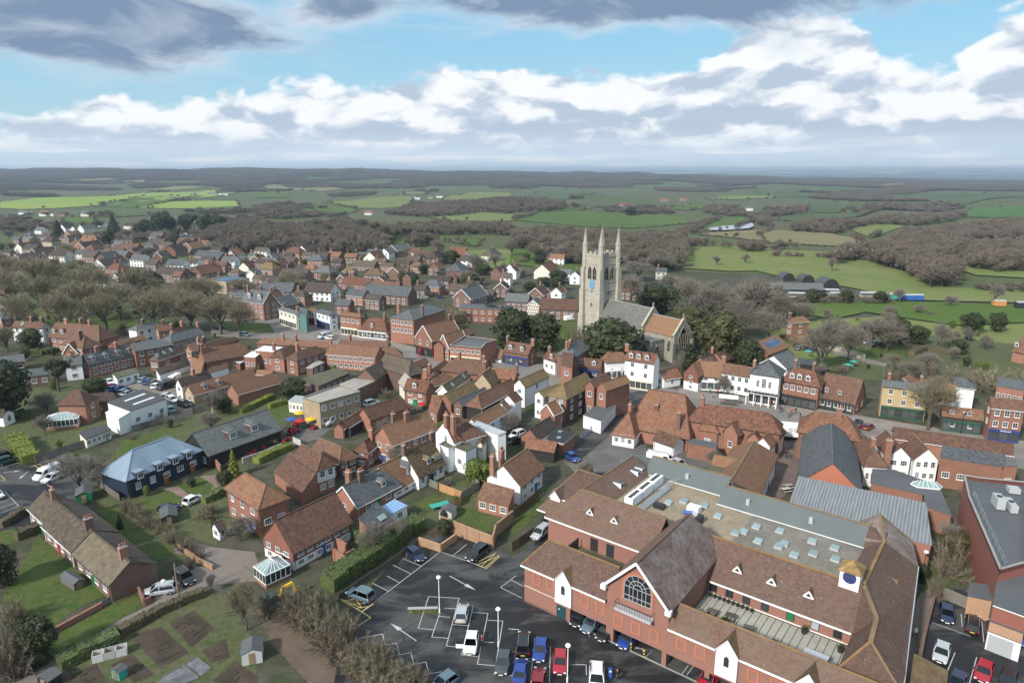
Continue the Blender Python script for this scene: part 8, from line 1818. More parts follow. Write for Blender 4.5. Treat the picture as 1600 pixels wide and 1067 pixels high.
 rf(x0,x1-.6,ny,ze,zr,'stoneslate');rf(x1,x2-.6,cy,ce,cr,'tile')
 cp=MB()
 for x,hw,a,c in ((x1-.3,ny,ze,zr),(x2-.3,cy,ce,cr)):
  for s_ in (-1,1): cp.beam((x,s_*(hw+.3),a+.25),(x,0,c+.62),.8,.22,'stone')
  cp.box((x,0,c+.6),(.25,.25,1.5),'stone');cp.box((x,0,c+1.4),(.2,.9,.2),'stone')
 cp.obj('gable_coping',root)
 a=MB();ay=ny+5.2;ax1=x1+9
 for s_ in (-1,1):
  y0,y1=sorted((s_*ny*.9,s_*ay));a.box(((x0+ax1)/2,(y0+y1)/2,0),(ax1-x0,y1-y0,6.6),'ragstone',0,'leadgrey')
 a.obj('aisle',root);pr=MB()
 for s_ in (-1,1):
  pr.beam((x0,s_*ay,6.9),(ax1,s_*ay,6.9),.4,.6,'ragstone');pr.beam((ax1,s_*ay,6.9),(ax1,s_*ny,6.9),.4,.6,'ragstone')
 pr.obj('parapet',root)
 bt=MB()
 for x in (x0+1,x0+7,x0+13,x0+19,x0+25,ax1-.4): bt.box((x,-ay-.5,0),(.8,1.2,5.2),'ragstone')
 for sy in (-1,1): bt.box((x2-.1,sy*(cy+.4),0),(1.2,1.2,6.5),'ragstone')
 bt.obj('buttress',root)
 for x in (x0+4,x0+10,x0+16,x0+22,x0+28): lancet('aisle_window',x,-ay,0,-1,2.6,1.8,5.8,mull=2)
 lancet('east_window',x2,0,1,0,4.4,4.,11.2,mull=4);lancet('aisle_window',ax1,-ny-2.6,1,0,2.4,1.8,5.4,mull=2);lancet('chancel_window',ax1+2.2,-cy,0,-1,1.7,3.2,7.,mull=1)
church()
# --- vehicles
CARM={}
def loft(b,rings,m,closed=True):
 i0=len(b.v);n=len(rings[0])
 for r in rings: b.v+=[tuple(p) for p in r]
 k=b.mi(m)
 for i in range(len(rings)-1):
  for j in range(n): b.f.append((i0+i*n+j,i0+i*n+(j+1)%n,i0+(i+1)*n+(j+1)%n,i0+(i+1)*n+j));b.m.append(k)
 b.f.append(tuple(i0+j for j in reversed(range(n))));b.m.append(k);b.f.append(tuple(i0+(len(rings)-1)*n+j for j in range(n)));b.m.append(k)
def car_parts(kind):
 if kind in CARM: return CARM[kind]
 L={'hatch':4.0,'saloon':4.5,'estate':4.6,'suv':4.5}[kind];H={'hatch':1.48,'saloon':1.44,'estate':1.48,'suv':1.68}[kind];W=.88 if kind!='suv' else .92
 belt=.92 if kind!='suv' else 1.04;gz=.2 if kind!='suv' else .26
 h=L/2
 b=MB()
 def ring(x,hw,zb,zt,sh=.16): return [(x,-hw+.1,zb),(x,-hw,zb+.14),(x,-hw,zt-sh),(x,-hw+.05,zt-.06),(x,-hw+.16,zt),(x,hw-.16,zt),(x,hw-.05,zt-.06),(x,hw,zt-sh),(x,hw,zb+.14),(x,hw-.1,zb)]
 hood=belt-.06
 loft(b,[ring(-h,W-.16,gz+.16,belt-.22),ring(-h+.1,W-.06,gz+.06,belt-.04),ring(-h+.5,W,gz,belt),ring(-.3,W+.01,gz,belt),ring(h-1.25,W,gz,belt),ring(h-.95,W-.01,gz,hood),ring(h-.4,W-.05,gz,hood-.12),ring(h-.1,W-.14,gz+.06,hood-.24),ring(h,W-.28,gz+.16,hood-.36)],'car_white')
 rb={'hatch':-h+.12,'saloon':-h+.75,'estate':-h+.1,'suv':-h+.12}[kind];rt={'hatch':-h+.62,'saloon':-h+1.25,'estate':-h+.42,'suv':-h+.45}[kind]
 wb=h-1.12;wt=h-1.85;tw=W-.22;bw=W-.07
 BR=[(rb,-bw),(wb,-bw),(wb,bw),(rb,bw)];TR=[(rt,-tw),(wt,-tw),(wt,tw),(rt,tw)]
 b.slab([(rt-.04,-tw,H-.03),(rt+.2,-tw-.02,H),(wt-.15,-tw-.02,H),(wt+.05,-tw,H-.05),(wt+.05,tw,H-.05),(wt-.15,tw+.02,H),(rt+.2,tw+.02,H),(rt-.04,tw,H-.03)],.07,'car_white')
 for s in (-1,1):
  for (bx,tx) in ((wb,wt),(rb,rt),(-.1,-.12)): b.beam((bx,s*bw,belt-.02),(tx,s*tw,H-.05),.09,.09,'car_white')
 me=b.mesh('car_body',False,True)
 me.polygons.foreach_set('use_smooth',[True]*len(me.polygons))
 try: me.set_sharp_from_angle(angle=R(38))
 except Exception: pass
 parts=[('body',me,True,[])]
 def quad(name,p,m):
  q=MB();q.face(p,m);q.face(p[::-1],m);parts.append((name,q.mesh(name,False),False,[]))
 quad('windscreen',[(wb,-bw,belt),(wb,bw,belt),(wt,tw,H-.06),(wt,-tw,H-.06)],'carglass')
 quad('rear_window',[(rb,bw,belt),(rb,-bw,belt),(rt,-tw,H-.06),(rt,tw,H-.06)],'carglass')
 for s in (-1,1): quad('side_window',[(rb+.05,s*bw,belt-.01),(wb-.05,s*bw,belt-.01),(wt-.02,s*tw,H-.07),(rt+.05,s*tw,H-.07)],'carglass')
 wr=.31 if kind!='suv' else .36
 for x in (-h+.78,h-.82):
  for s in (-1,1):
   t=MB();t.tube((x,s*(W-.2),wr),(x,s*(W+.015),wr),wr,wr,'tyre',14);r=MB();r.tube((x,s*(W+.0),wr),(x,s*(W+.028),wr),wr*.62,wr*.55,'alloy',10);parts.append(('wheel',t.mesh('wheel',False),False,[('rim',r.mesh('rim',False))]))
 for s in (-1,1):
  q=MB();q.box((h-.2,s*(W-.3),hood-.36),(.3,.3,.13),'headlight');parts.append(('headlight',q.mesh('headlight',False),False,[]))
  q=MB();q.box((-h+.09,s*(W-.2),belt-.3),(.14,.22,.24),'taillight');parts.append(('tail_light',q.mesh('tail_light',False),False,[]))
  q=MB();q.box((wb-.25,s*(W+.09),belt-.02),(.12,.2,.14),'trimblack');parts.append(('door_mirror',q.mesh('door_mirror',False),False,[]))
 q=MB();q.box((-h-.005,0,.5),(.03,.52,.12),'plateyellow');parts.append(('number_plate',q.mesh('number_plate',False),False,[]))
 q=MB();q.box((h+.0,0,.36),(.03,.52,.12),'platewhite');q.box((h-.02,0,.52),(.05,.9,.12),'trimblack');parts.append(('grille',q.mesh('grille',False),False,[]))
 if kind in('suv','estate'):
  q=MB()
  for s in (-1,1): q.beam((rt+.2,s*(tw-.04),H+.06),(wt-.2,s*(tw-.04),H+.06),.05,.05,'steel')
  parts.append(('roof_rail',q.mesh('roof_rail',False),False,[]))
 CARM[kind]=parts;return parts
def paint(o,m): o.material_slots[0].link='OBJECT';o.material_slots[0].material=MATS[m]
for lab,x,y,a,kind,col in CARS:
 r=vdist(x,y);g=terr(x,y)
 root=empty('car',(x,y,g+.02),lab,'car',None,a)
 for nm,me,pt,ch in car_parts(kind):
  if r>190 and nm in('door_mirror','roof_rail','grille','number_plate'): continue
  o=inst(me,nm,root,(0,0,0))
  if pt: paint(o,'car_'+col)
  if r<190:
   for cn,cm in ch: inst(cm,cn,o,(0,0,0))
 if 'open beside' in lab:
  b=MB();b.box((0,-.5,0),(.06,1.0,.62),'car_white');b.box((0,-.5,.62),(.03,.9,.4),'carglass');b.obj('open_door',root,False,(.75,-.9,.35))
VANM=[]
def van_parts():
 if VANM: return VANM
 b=MB();L,W,H=5.4,.97,2.25;h=L/2
 def ring(x,hw,zb,zt): return [(x,-hw+.08,zb),(x,-hw,zb+.15),(x,-hw,zt*.55),(x,-hw+.08,zt-.12),(x,-hw+.22,zt),(x,hw-.22,zt),(x,hw-.08,zt-.12),(x,hw,zt*.55),(x,hw,zb+.15),(x,hw-.08,zb)]
 loft(b,[ring(-h,W-.06,.35,H-.1),ring(-h+.1,W,.28,H),ring(h-1.9,W,.28,H),ring(h-1.55,W,.28,H-.08),ring(h-.8,W-.03,.28,1.35),ring(h-.25,W-.1,.3,1.1),ring(h,W-.25,.4,.85)],'car_white')
 me=b.mesh('van_body',False,True)
 try: me.set_sharp_from_angle(angle=R(40))
 except Exception: pass
 VANM.append(('body',me,True,[]))
 def quad(name,p):
  q=MB();q.face(p,'carglass');q.face(p[::-1],'carglass');VANM.append((name,q.mesh(name,False),False,[]))
 quad('windscreen',[(h-.84,-.78,1.42),(h-.84,.78,1.42),(h-1.5,.72,2.1),(h-1.5,-.72,2.1)])
 for s in (-1,1): quad('side_window',[(h-2.2,s*(W+.012),1.35),(h-1.1,s*(W+.012),1.35),(h-1.45,s*(W-.03),1.92),(h-2.2,s*(W-.03),1.95)])
 for x in (-h+1.0,h-.95):
  for s in (-1,1):
   t=MB();t.tube((x,s*(W-.2),.34),(x,s*(W+.02),.34),.34,.34,'tyre',14);r=MB();r.tube((x,s*W,.34),(x,s*(W+.03),.34),.2,.18,'alloy',10);VANM.append(('wheel',t.mesh('wheel',False),False,[('rim',r.mesh('rim',False))]))
 for s in (-1,1):
  q=MB();q.box((h-.22,s*.66,.78),(.26,.3,.2),'headlight');VANM.append(('headlight',q.mesh('headlight',False),False,[]))
  q=MB();q.box((-h+.02,s*.82,.8),(.1,.14,.5),'taillight');VANM.append(('tail_light',q.mesh('tail_light',False),False,[]))
 return VANM
for lab,x,y,a,col,text in VEH:
 root=empty('van',(x,y,terr(x,y)+.02),lab,'van',None,a)
 for nm,me,pt,ch in van_parts():
  o=inst(me,nm,root,(0,0,0),0,(1.12,1,1.0) if 'long' in lab else (1,1,1))
  if pt: paint(o,'car_'+col)
  for cn,cm in ch: inst(cm,cn,o,(0,0,0))
 if text:   # faint grey line of lettering along the side, too worn to read
  b=MB();rr=random.Random(8)
  for i in range(16):
   if i in(4,8): continue
   xx=-1.7+i*.155
   b.box((xx,-.985,1.2),(.03,.012,.2),'trimgrey');b.box((xx+.05,-.985,1.2+rr.choice([0,.09,.18])),(.08,.012,.03),'trimgrey')
  b.obj('lettering',root,False)
# --- trees and shrubs
def rvec(r):
 while True:
  v=Vector((r.uniform(-1,1),r.uniform(-1,1),r.uniform(-1,1)))
  if .05<v.length<1: return v.normalized()
def blade(b,p,d,l,w,m,r):
 s=d.cross(rvec(r));s=s.normalized() if s.length>.01 else Vector((1,0,0))
 b.face([p-s*w/2,p+s*w/2,p+d*l],m)
def bare_tree(seed,twm,bark,spread=1.,twigs=10,narrow=False,tw=.034,ivy=False):
 r=random.Random(seed);T=MB();C=MB()
 def grow(p,d,l,rad,dep):
  n=2;q=p
  for i in range(n):
   e=q+d*(l/n);ra=rad*(1-.3*i/n);rb=rad*(1-.3*(i+1)/n)
   (T if dep<2 else C).tube(q,e,ra,rb,bark if dep<2 else twm,5 if dep<2 else 3,False);q=e
   d=(d+rvec(r)*.13+Vector((0,0,.05))).normalized()
  if dep==4:
   for k in range(twigs):
    t=(d+rvec(r)*.95+Vector((0,0,.12))).normalized();blade(C,p+(q-p)*r.random(),t,r.uniform(.55,1.25),tw,twm,r)
   return
  k=r.choice([3,4]) if dep else r.choice([5,6])
  for i in range(k):
   a=i*2*math.pi/k+r.uniform(-.5,.5);u=d.orthogonal().normalized();w=d.cross(u);sp=(r.uniform(.45,.9) if dep else r.uniform(.3,.85))*spread*(.55 if narrow else 1)
   dd=(d+(u*math.cos(a)+w*math.sin(a))*sp+Vector((0,0,.1))).normalized()
   grow(p+(q-p)*(r.uniform(.45,1.) if dep else r.uniform(.5,1.)),dd,l*r.uniform(.66,.86)*(1. if dep else .98),rad*.58,dep+1)
  if dep<3: grow(q,(d+rvec(r)*.2).normalized(),l*.75,rad*.65,dep+1)
 grow(Vector((0,0,-.15)),Vector((r.uniform(-.05,.05),r.uniform(-.05,.05),1)).normalized(),2.9,.24,0)
 return norm(T,C,10.)
def norm(T,C,H):
 V=T.v+C.v;zm=max(v[2] for v in V);k=H/zm;rad=sorted(math.hypot(v[0],v[1]) for v in C.v)[int(len(C.v)*.97)]*k
 for b in (T,C): b.v=[(v[0]*k,v[1]*k,v[2]*k) for v in b.v]
 return (T.mesh('trunk',False),C.mesh('crown',False),rad)
def leafy(seed,lm,n=2600,leaf=.5,shape='round',bark='bark'):
 r=random.Random(seed);T=MB();C=MB()
 T.tube((0,0,-.2),(0,0,5),.35,.2,bark,7)
 for k in range(5):
  a=r.uniform(0,6.28);T.tube((0,0,2.+k*.5),(2.2*math.cos(a),2.2*math.sin(a),4.5+k*.6),.14,.06,bark,5)
 lobes=[]
 if shape=='round':
  for k in range(26):
   a=r.uniform(0,6.28);e=r.uniform(-.35,1.5);q=r.uniform(.45,1.);lobes.append((Vector((2.9*q*math.cos(a)*math.cos(e),2.9*q*math.sin(a)*math.cos(e),5.+3.6*q*math.sin(e))),r.uniform(1.0,1.9)))
  lobes.append((Vector((0,0,5)),3.))
  lobes.append((Vector((0,0,2.6)),2.6))
 elif shape=='cone':
  for k in range(40):
   t=(k/40)**.9;a=k*2.4;rr=(1-t)*1.9;lobes.append((Vector((rr*math.cos(a),rr*math.sin(a),.8+8.6*t)),.35+.75*(1-t)))
  for k in range(6): lobes.append((Vector((0,0,1+k*1.4)),1.5*(1-k/6.)+.2))
 elif shape=='column':
  for k in range(20):
   a=k*2.4;t=k/20;lobes.append((Vector((.8*math.cos(a)*(1-.5*t),.8*math.sin(a)*(1-.5*t),1+8*t)),.9-.35*t))
 elif shape=='scots':
  for k in range(14):
   a=r.uniform(0,6.28);q=r.uniform(.2,1.);lobes.append((Vector((2.6*q*math.cos(a),2.6*q*math.sin(a),r.uniform(5.5,9.))),r.uniform(.7,1.3)))
 for c,rad in lobes:        # dark woody core so that the crown is not see-through everywhere
  bm=bmesh.new();bmesh.ops.create_icosphere(bm,subdivisions=1,radius=rad*.8,matrix=Matrix.Translation(c));i=len(C.v)
  for v in bm.verts: C.v.append(tuple(v.co+rvec(r)*rad*.12))
  k=C.mi(lm)
  for f in bm.faces: C.f.append(tuple(i+v.index for v in f.verts));C.m.append(k)
  bm.free()
 tot=sum(q*q for _,q in lobes)
 for c,rad in lobes:
  for k in range(int(n*rad*rad/tot)):
   d=rvec(r);p=c+d*rad*r.uniform(.78,1.12);s=leaf*r.uniform(.6,1.3)
   nrm=(d+rvec(r)*.8).normalized();u=nrm.orthogonal().normalized();w=nrm.cross(u);a=r.uniform(0,3.14);uu=u*math.cos(a)+w*math.sin(a);ww=nrm.cross(uu)
   C.face([p-uu*s*.5,p+ww*s*.35,p+uu*s*.5,p-ww*s*.35],lm)
 return norm(T,C,10.)
def shrub(seed,twm,n=2600,w=.05):
 r=random.Random(seed);T=MB();C=MB()
 for k in range(34):
  a=r.uniform(0,6.28);e=r.uniform(.35,1.5);d=Vector((math.cos(a)*math.cos(e),math.sin(a)*math.cos(e),math.sin(e)));p=Vector((r.uniform(-2,2),r.uniform(-2,2),-.2));l=r.uniform(4.5,8.5)*(.55+.45*math.sin(e))
  q=p
  for i in range(3):
   d=(d+rvec(r)*.18).normalized();e2=q+d*l/3;T.tube(q,e2,.14-.03*i,.11-.03*i,'bark' if i==0 else twm,4,False);
   for j in range(n//102):
    t=(d+rvec(r)*1.1).normalized();blade(C,q+(e2-q)*r.random(),t,r.uniform(.9,2.2),w*2.4,twm,r)
   q=e2
 return norm(T,C,10.)
PROTO={}
def proto(kind):
 if kind in PROTO: return PROTO[kind]
 mk={'bare':lambda s:bare_tree(s,'twig','bark'),'bareg':lambda s:bare_tree(s+20,'twiggreen','bark',1.,9),'birch':lambda s:bare_tree(s+40,'twig','barkpale',.8,8,True),
 'ever':lambda s:leafy(s,'leafdark',3400,.55),'yew':lambda s:leafy(s,'leafdark',1500,.4,'column'),'yewb':lambda s:leafy(s,'leafyew',3400,.5),'everl':lambda s:leafy(s,'leaflaurel',3000,.6),'conifer':lambda s:leafy(s,'leafconifer',1500,.55,'cone'),'coniy':lambda s:leafy(s,'leafconiy',2200,.4,'cone'),'scots':lambda s:leafy(s,'leafdark',1900,.45,'scots'),
 'bshrub':lambda s:shrub(s,['twigbrown','twiggreen','twigbrown'][s%3])}[kind]
 PROTO[kind]=[mk(s) for s in range(4 if kind in('bare','bareg','bshrub') else 2)];return PROTO[kind]
def inside(x,y,poly):
 c=False;n=len(poly);j=n-1
 for i in range(n):
  xi,yi=poly[i];xj,yj=poly[j]
  if (yi>y)!=(yj>y) and x<(xj-xi)*(y-yi)/(yj-yi)+xi: c=not c
  j=i
 return c
tr_=random.Random(21)
NM={'bare':'bare_tree','bareg':'bare_tree','birch':'birch_tree','ever':'evergreen_tree','yew':'yew_tree','yewb':'yew_tree','everl':'evergreen_shrub','conifer':'conifer','coniy':'conifer','scots':'pine_tree','bshrub':'bare_shrub'}
ADJ={'bare':'grey leafless tree','bareg':'olive leafless tree','ever':'dark evergreen tree','bshrub':'brown leafless shrub','yewb':'olive yew tree'}
from collections import Counter
lc=Counter(t[1] for t in TREES)
for kind,lab,x,y,h,rad in TREES:
 tk,ck,pr=tr_.choice(proto(kind));h=max(h,1.2);rad=max(rad,.5)
 o=empty(NM[kind],(x,y,terr(x,y)),lab,'shrub' if 'shrub' in NM[kind] or h<2.5 else 'tree',None,tr_.uniform(0,6.28))
 sx=min(rad/pr,h/10*2.2);sc=(sx,sx,h/10)
 inst(tk,'trunk',o,(0,0,0),0,sc);inst(ck,'crown',o,(0,0,0),0,sc)
 if lab=='' or lc[lab]>1:
  o['group']=(lab or 'garden trees among the far houses')
  base=lab or ADJ[kind];AUTO.append((o,base,x,y))
def garden_fill():
 r=random.Random(88);foot=[]
 for h in HOUSES:
  if h['k']=='H':
   ax,ay=h['a'];bx,by=h['b'];L=math.hypot(bx-ax,by-ay)+.01;e=(h.get('hipl') or abs(h['w']))+.6;X=((bx-ax)/L,(by-ay)/L)
   foot.append(((ax+bx)/2,(ay+by)/2,X,L/2+(e if h.get('hip') else .6),abs(h['w'])+.7))
  else: foot.append(('p',[v[:2] for v in h['v']]))
 hard=[p for n,m,l,p in POLYS if n in('car_park','service_yard','alley','high_street','side_street','lane','courtyard','driveway','car_yard','toy_yard','footpath','soil_bed','gravel_bed','muddy_track','pavement')]
 def free(x,y):
  for f in foot:
   if f[0]=='p':
    if inside(x,y,f[1]): return False
   else:
    dx,dy=x-f[0],y-f[1]
    if abs(dx*f[2][0]+dy*f[2][1])<f[3] and abs(-dx*f[2][1]+dy*f[2][0])<f[4]: return False
  A=((1.785,86.2),(44,53),(72,95),(35,120),(-10,122),(-2,92))
  return not inside(x,y,A) and not any(inside(x,y,p) for p in hard) and not (20<x<65 and 205<y<260)
 n=0
 for _ in range(4000):
  y=r.uniform(95,290);x=r.uniform(-.74,.74)*y
  if not free(x,y) or not free(x+1,y+1): continue
  k=r.choice(['bshrub','bshrub','everl','ever','bshrub','bare']);h=r.uniform(1.2,3.4) if k!='bare' else r.uniform(4,7)
  if k=='ever': h*=1.1
  tk,ck,pr=r.choice(proto(k));o=empty(NM[k],(x,y,0),'','shrub' if h<4 else 'tree','garden shrubs and small trees in the town',r.uniform(0,6.3));sx=h/10*r.uniform(.9,1.5);sc=(sx,sx,h/10)
  inst(tk,'trunk',o,(0,0,0),0,sc);inst(ck,'crown',o,(0,0,0),0,sc);AUTO.append((o,{'bshrub':'brown leafless shrub','everl':'bright green shrub','ever':'dark green shrub','bare':'small bare tree'}[k],x,y));n+=1
  if n>=210: break
# --- hedges, fences, walls
garden_fill()
def along(pts,step):
 out=[]
 for (x0,y0),(x1,y1) in zip(pts,pts[1:]):
  L=math.hypot(x1-x0,y1-y0);n=max(1,int(L/step))
  for i in range(n): out.append((x0+(x1-x0)*i/n,y0+(y1-y0)*i/n,math.atan2(y1-y0,x1-x0),L/n))
 return out
hr=random.Random(13)
for lab,h,w,pts,m in HEDGES:
 lm={'hedge':'leafhedge','hedgey':'leafhedgey','hedgeb':'leafbrown'}[m];b=MB();c=MB();ox,oy=pts[0]
 for x,y,a,l in along(pts,1.2):
  X=Vector((math.cos(a),math.sin(a),0));Y=Vector((-X.y,X.x,0));p=Vector((x-ox,y-oy,0))+X*l/2;hh=h*hr.uniform(.88,1.08);ww=w*hr.uniform(.9,1.08)
  c.box((p.x,p.y,0),(l*1.15,ww*.86,hh*.9),lm,a)
  for k in range(int(l*(h*2+w)*9)):
   f=hr.random()*(2*h+w)
   if f<h: q=p+Y*(-ww/2)+Vector((0,0,f/h*hh));nn=-Y
   elif f<h+w: q=p+Y*((f-h)/w-.5)*ww+Vector((0,0,hh));nn=Vector((0,0,1))
   else: q=p+Y*ww/2+Vector((0,0,(f-h-w)/h*hh));nn=Y
   q=q+X*hr.uniform(-.6,.6)*l+nn*hr.uniform(-.12,.1);s=hr.uniform(.18,.42)
   nn=(nn+rvec(hr)*.9).normalized();u=nn.orthogonal().normalized();t=hr.uniform(0,3.14);uu=u*math.cos(t)+nn.cross(u)*math.sin(t);vv=nn.cross(uu)
   b.face([q-uu*s*.5,q+vv*s*.35,q+uu*s*.5,q-vv*s*.35],lm)
 o=empty('hedge',(ox,oy,0),lab,'hedge');c.obj('stems',o,False);b.obj('foliage',o,False)
PBM={}
for kind,lab,h,th,pts,m in WALLS:
 ox,oy=pts[0];o=empty(kind,(ox,oy,0),lab,'fence' if kind=='fence' else 'wall')
 if kind=='fence':
  for x,y,a,l in along(pts,1.8):
   X=Vector((math.cos(a),math.sin(a),0));p=Vector((x-ox,y-oy,0));key=(m,round(l,2),h)
   if key not in PBM:
    b=MB()
    if m=='rail':
     for z in (h-.05,h*.5,.15): b.beam((0,0,z),(l,0,z),.05,.06,m)
     for i in range(6): b.beam((l*i/6,0,.1),(l*i/6,0,h),.03,.03,m)
    else:
     n=9
     for i in range(n): b.box((l*(i+.5)/n,(.015 if i%2 else 0),.08),(l/n*1.02,.03,h-.08-(.02 if i%3 else 0)),m)
     b.box((l/2,.05,h*.3),(l,.05,.08),m);b.box((l/2,.05,h*.78),(l,.05,.08),m)
    pb=MB();pb.box((0,0,0),(.1,.1,h+.1),m);PBM[key]=(b.mesh('fence_panel',False),pb.mesh('post',False))
   inst(PBM[key][0],'fence_panel',o,tuple(p),a);inst(PBM[key][1],'post',o,tuple(p),a)
 else:
  b=MB();c=MB();pr=MB()
  for (x0,y0),(x1,y1) in zip(pts,pts[1:]):
   L=math.hypot(x1-x0,y1-y0);a=math.atan2(y1-y0,x1-x0);mx,my=(x0+x1)/2-ox,(y0+y1)/2-oy
   b.box((mx,my,-.05),(L,th,h+.05),m,a);c.box((mx,my,h),(L+.04,th+.1,.09),'concrete' if m=='stone' else m,a)
   if h>1.6:
    n=max(1,int(L/2.6))
    for i in range(n+1): pr.box((x0-ox+(x1-x0)*i/n,y0-oy+(y1-y0)*i/n,-.05),(.42,.42,h+.16),m,a)
  b.obj('wall_body',o);c.obj('coping',o)
  if pr.v: pr.obj('pier',o)
# --- allotment crops and border plants
def crops():
 r=random.Random(41);b=MB();k=0
 for nm,m,l,p in POLYS:
  if nm!='soil_bed' or len(p)!=4: continue
  A,B,C,D=[Vector((x,y,.03)) for x,y in p]
  for row in range(1,8):
   if r.random()<.45: continue
   s=A.lerp(D,row/8);e=B.lerp(C,row/8);n=int((e-s).length/.22);t0,t1=r.uniform(0,.4),r.uniform(.5,1);lm=r.choice(['leaflaurel','leafhedge','leafbrown','leafhedge'])
   for i in range(n):
    if not t0<i/n<t1: continue
    c=s.lerp(e,i/n)
    for q in range(4): blade(b,c,(rvec(r)+Vector((0,0,.9))).normalized(),r.uniform(.12,.3),.12,lm,r)
 o=b.obj('vegetable_rows',uv=False);o['kind']='stuff';o['label']='rows of winter vegetables across the dark allotment beds';o['category']='vegetables'
 b=MB()
 for nm,m,l,p in POLYS:
  if nm in('lawn','rough','garden','allotment_grass','muddy_track') and min(vdist(*q) for q in p)<125:
   for (x0,y0),(x1,y1) in zip(p,p[1:]+p[:1]):
    L=math.hypot(x1-x0,y1-y0)
    for i in range(int(L*5)):
     t=r.random();x=x0+(x1-x0)*t+r.gauss(0,.35);y=y0+(y1-y0)*t+r.gauss(0,.35)
     if vdist(x,y)<170:
      blade(b,Vector((x,y,.02)),(rvec(r)*.7+Vector((0,0,1))).normalized(),r.uniform(.12,.4),.1,r.choice(['leafhedge','leafbrown','leafhedgey','leaflaurel']),r)
 o=b.obj('border_growth',uv=False);o['kind']='stuff';o['label']='rough grass and weeds along the lawn and garden edges';o['category']='weeds'
 for nm,m,l,p in POLYS:
  if nm=='gravel_bed':
   e=empty('bed_edging',(p[0][0],p[0][1],0),'','bed edging','timber edgings of the gravel beds');q=MB()
   for (x0,y0),(x1,y1) in zip(p,p[1:]+p[:1]): 
    w_=MB();w_.beam((x0-p[0][0],y0-p[0][1],.06),(x1-p[0][0],y1-p[0][1],.06),.06,.14,'fenceold');w_.obj('board',e,False)
   AUTO.append((e,'timber edging of a grey gravel bed',p[0][0],p[0][1]))
crops()
# --- woods: far-off masses, geometry-node instances of leafless crowns
def wood_crown(seed,m):
 r=random.Random(seed);C=MB()
 C.tube((0,0,-1),(0,0,6),.25,.12,'bark',4,False)
 lobes=[(Vector((r.uniform(-2,2),r.uniform(-2,2),r.uniform(4.5,7.2))),r.uniform(1.7,2.6)) for _ in range(7)]
 for c,rad in lobes:
  bm=bmesh.new();bmesh.ops.create_icosphere(bm,subdivisions=1,radius=rad*.5,matrix=Matrix.Translation(c));i=len(C.v);k=C.mi(m)
  for v in bm.verts: C.v.append(tuple(v.co+rvec(r)*.3))
  for f in bm.faces:
   if r.random()<.9: C.f.append(tuple(i+v.index for v in f.verts));C.m.append(k)
  bm.free()
  for k in range(200):
   d=rvec(r);p=c+d*rad*r.uniform(.3,.95);t=(d+rvec(r)*.7+Vector((0,0,.4))).normalized();blade(C,p,t,r.uniform(.7,1.4),.2,m,r)
 return C.mesh('wood_crown',False)
PC=bpy.data.collections.new('wood_crowns')
for s in range(6):
 o=bpy.data.objects.new('wood_crown',wood_crown(s,'woodcrown'));PC.objects.link(o)
GN=bpy.data.node_groups.new('wood_instances','GeometryNodeTree')
GN.interface.new_socket('Geometry',in_out='INPUT',socket_type='NodeSocketGeometry');GN.interface.new_socket('Geometry',in_out='OUTPUT',socket_type='NodeSocketGeometry')
g=NT(GN);gi=g.new('NodeGroupInput');go=g.new('NodeGroupOutput');m2p=g.new('GeometryNodeMeshToPoints');iop=g.new('GeometryNodeInstanceOnPoints');ci=g.new('GeometryNodeCollectionInfo');ci.inputs['Collection'].default_value=PC;ci.inputs['Separate Children'].default_value=True
sa=g.new('GeometryNodeInputNamedAttribute',data_type='FLOAT_VECTOR');sa.inputs['Name'].default_value='size';ra=g.new('FunctionNodeRandomValue',data_type='FLOAT');ra.inputs[3].default_value=6.28;rx=g.new('ShaderNodeCombineXYZ');g.l.new(ra.outputs[1],rx.inputs[2])
g.l.new(gi.outputs[0],m2p.inputs[0]);g.l.new(m2p.outputs[0],iop.inputs['Points']);g.l.new(ci.outputs[0],iop.inputs['Instance']);iop.inputs['Pick Instance'].default_value=True;g.l.new(rx.outputs[0],iop.inputs['Rotation']);g.l.new(sa.outputs['Attribute'],iop.inputs['Scale']);g.l.new(iop.outputs[0],go.inputs[0])
def wood(name,pts,label):
 me=bpy.data.meshes.new(name);me.from_pydata([p[:3] for p in pts],[],[]);at=me.attributes.new('size','FLOAT_VECTOR','POINT')
 at.data.foreach_set('vector',[c for p in pts for c in (p[3],p[3],p[4])]);o=bpy.data.objects.new(name,me);COL.objects.link(o)
 md=o.modifiers.new('instances','NODES');md.node_group=GN;o['kind']='stuff';o['label']=label;o['category']='wood';return o
wr=random.Random(77)
for poly,sp,h,lab in WOODS:
 xs=[p[0] for p in poly];ys=[p[1] for p in poly];pts=[];y=min(ys)
 while y<max(ys):
  s=.8*sp*max(.8,min(2.2,y/750));x=min(xs)
  while x<max(xs):
   px,py=x+wr.uniform(-.5,.5)*s,y+wr.uniform(-.5,.5)*s
   if inside(px,py,poly) and wr.random()<.9:
    k=h/10.5*wr.uniform(.55,1.2)*(.7 if wr.random()<.15 else 1);pts.append((px,py,terr(px,py)-.4,max(k,s/7.2)*wr.uniform(.85,1.15),k))
   x+=s
  y+=s
 if pts: wood('wood',pts,lab)
ed=[]
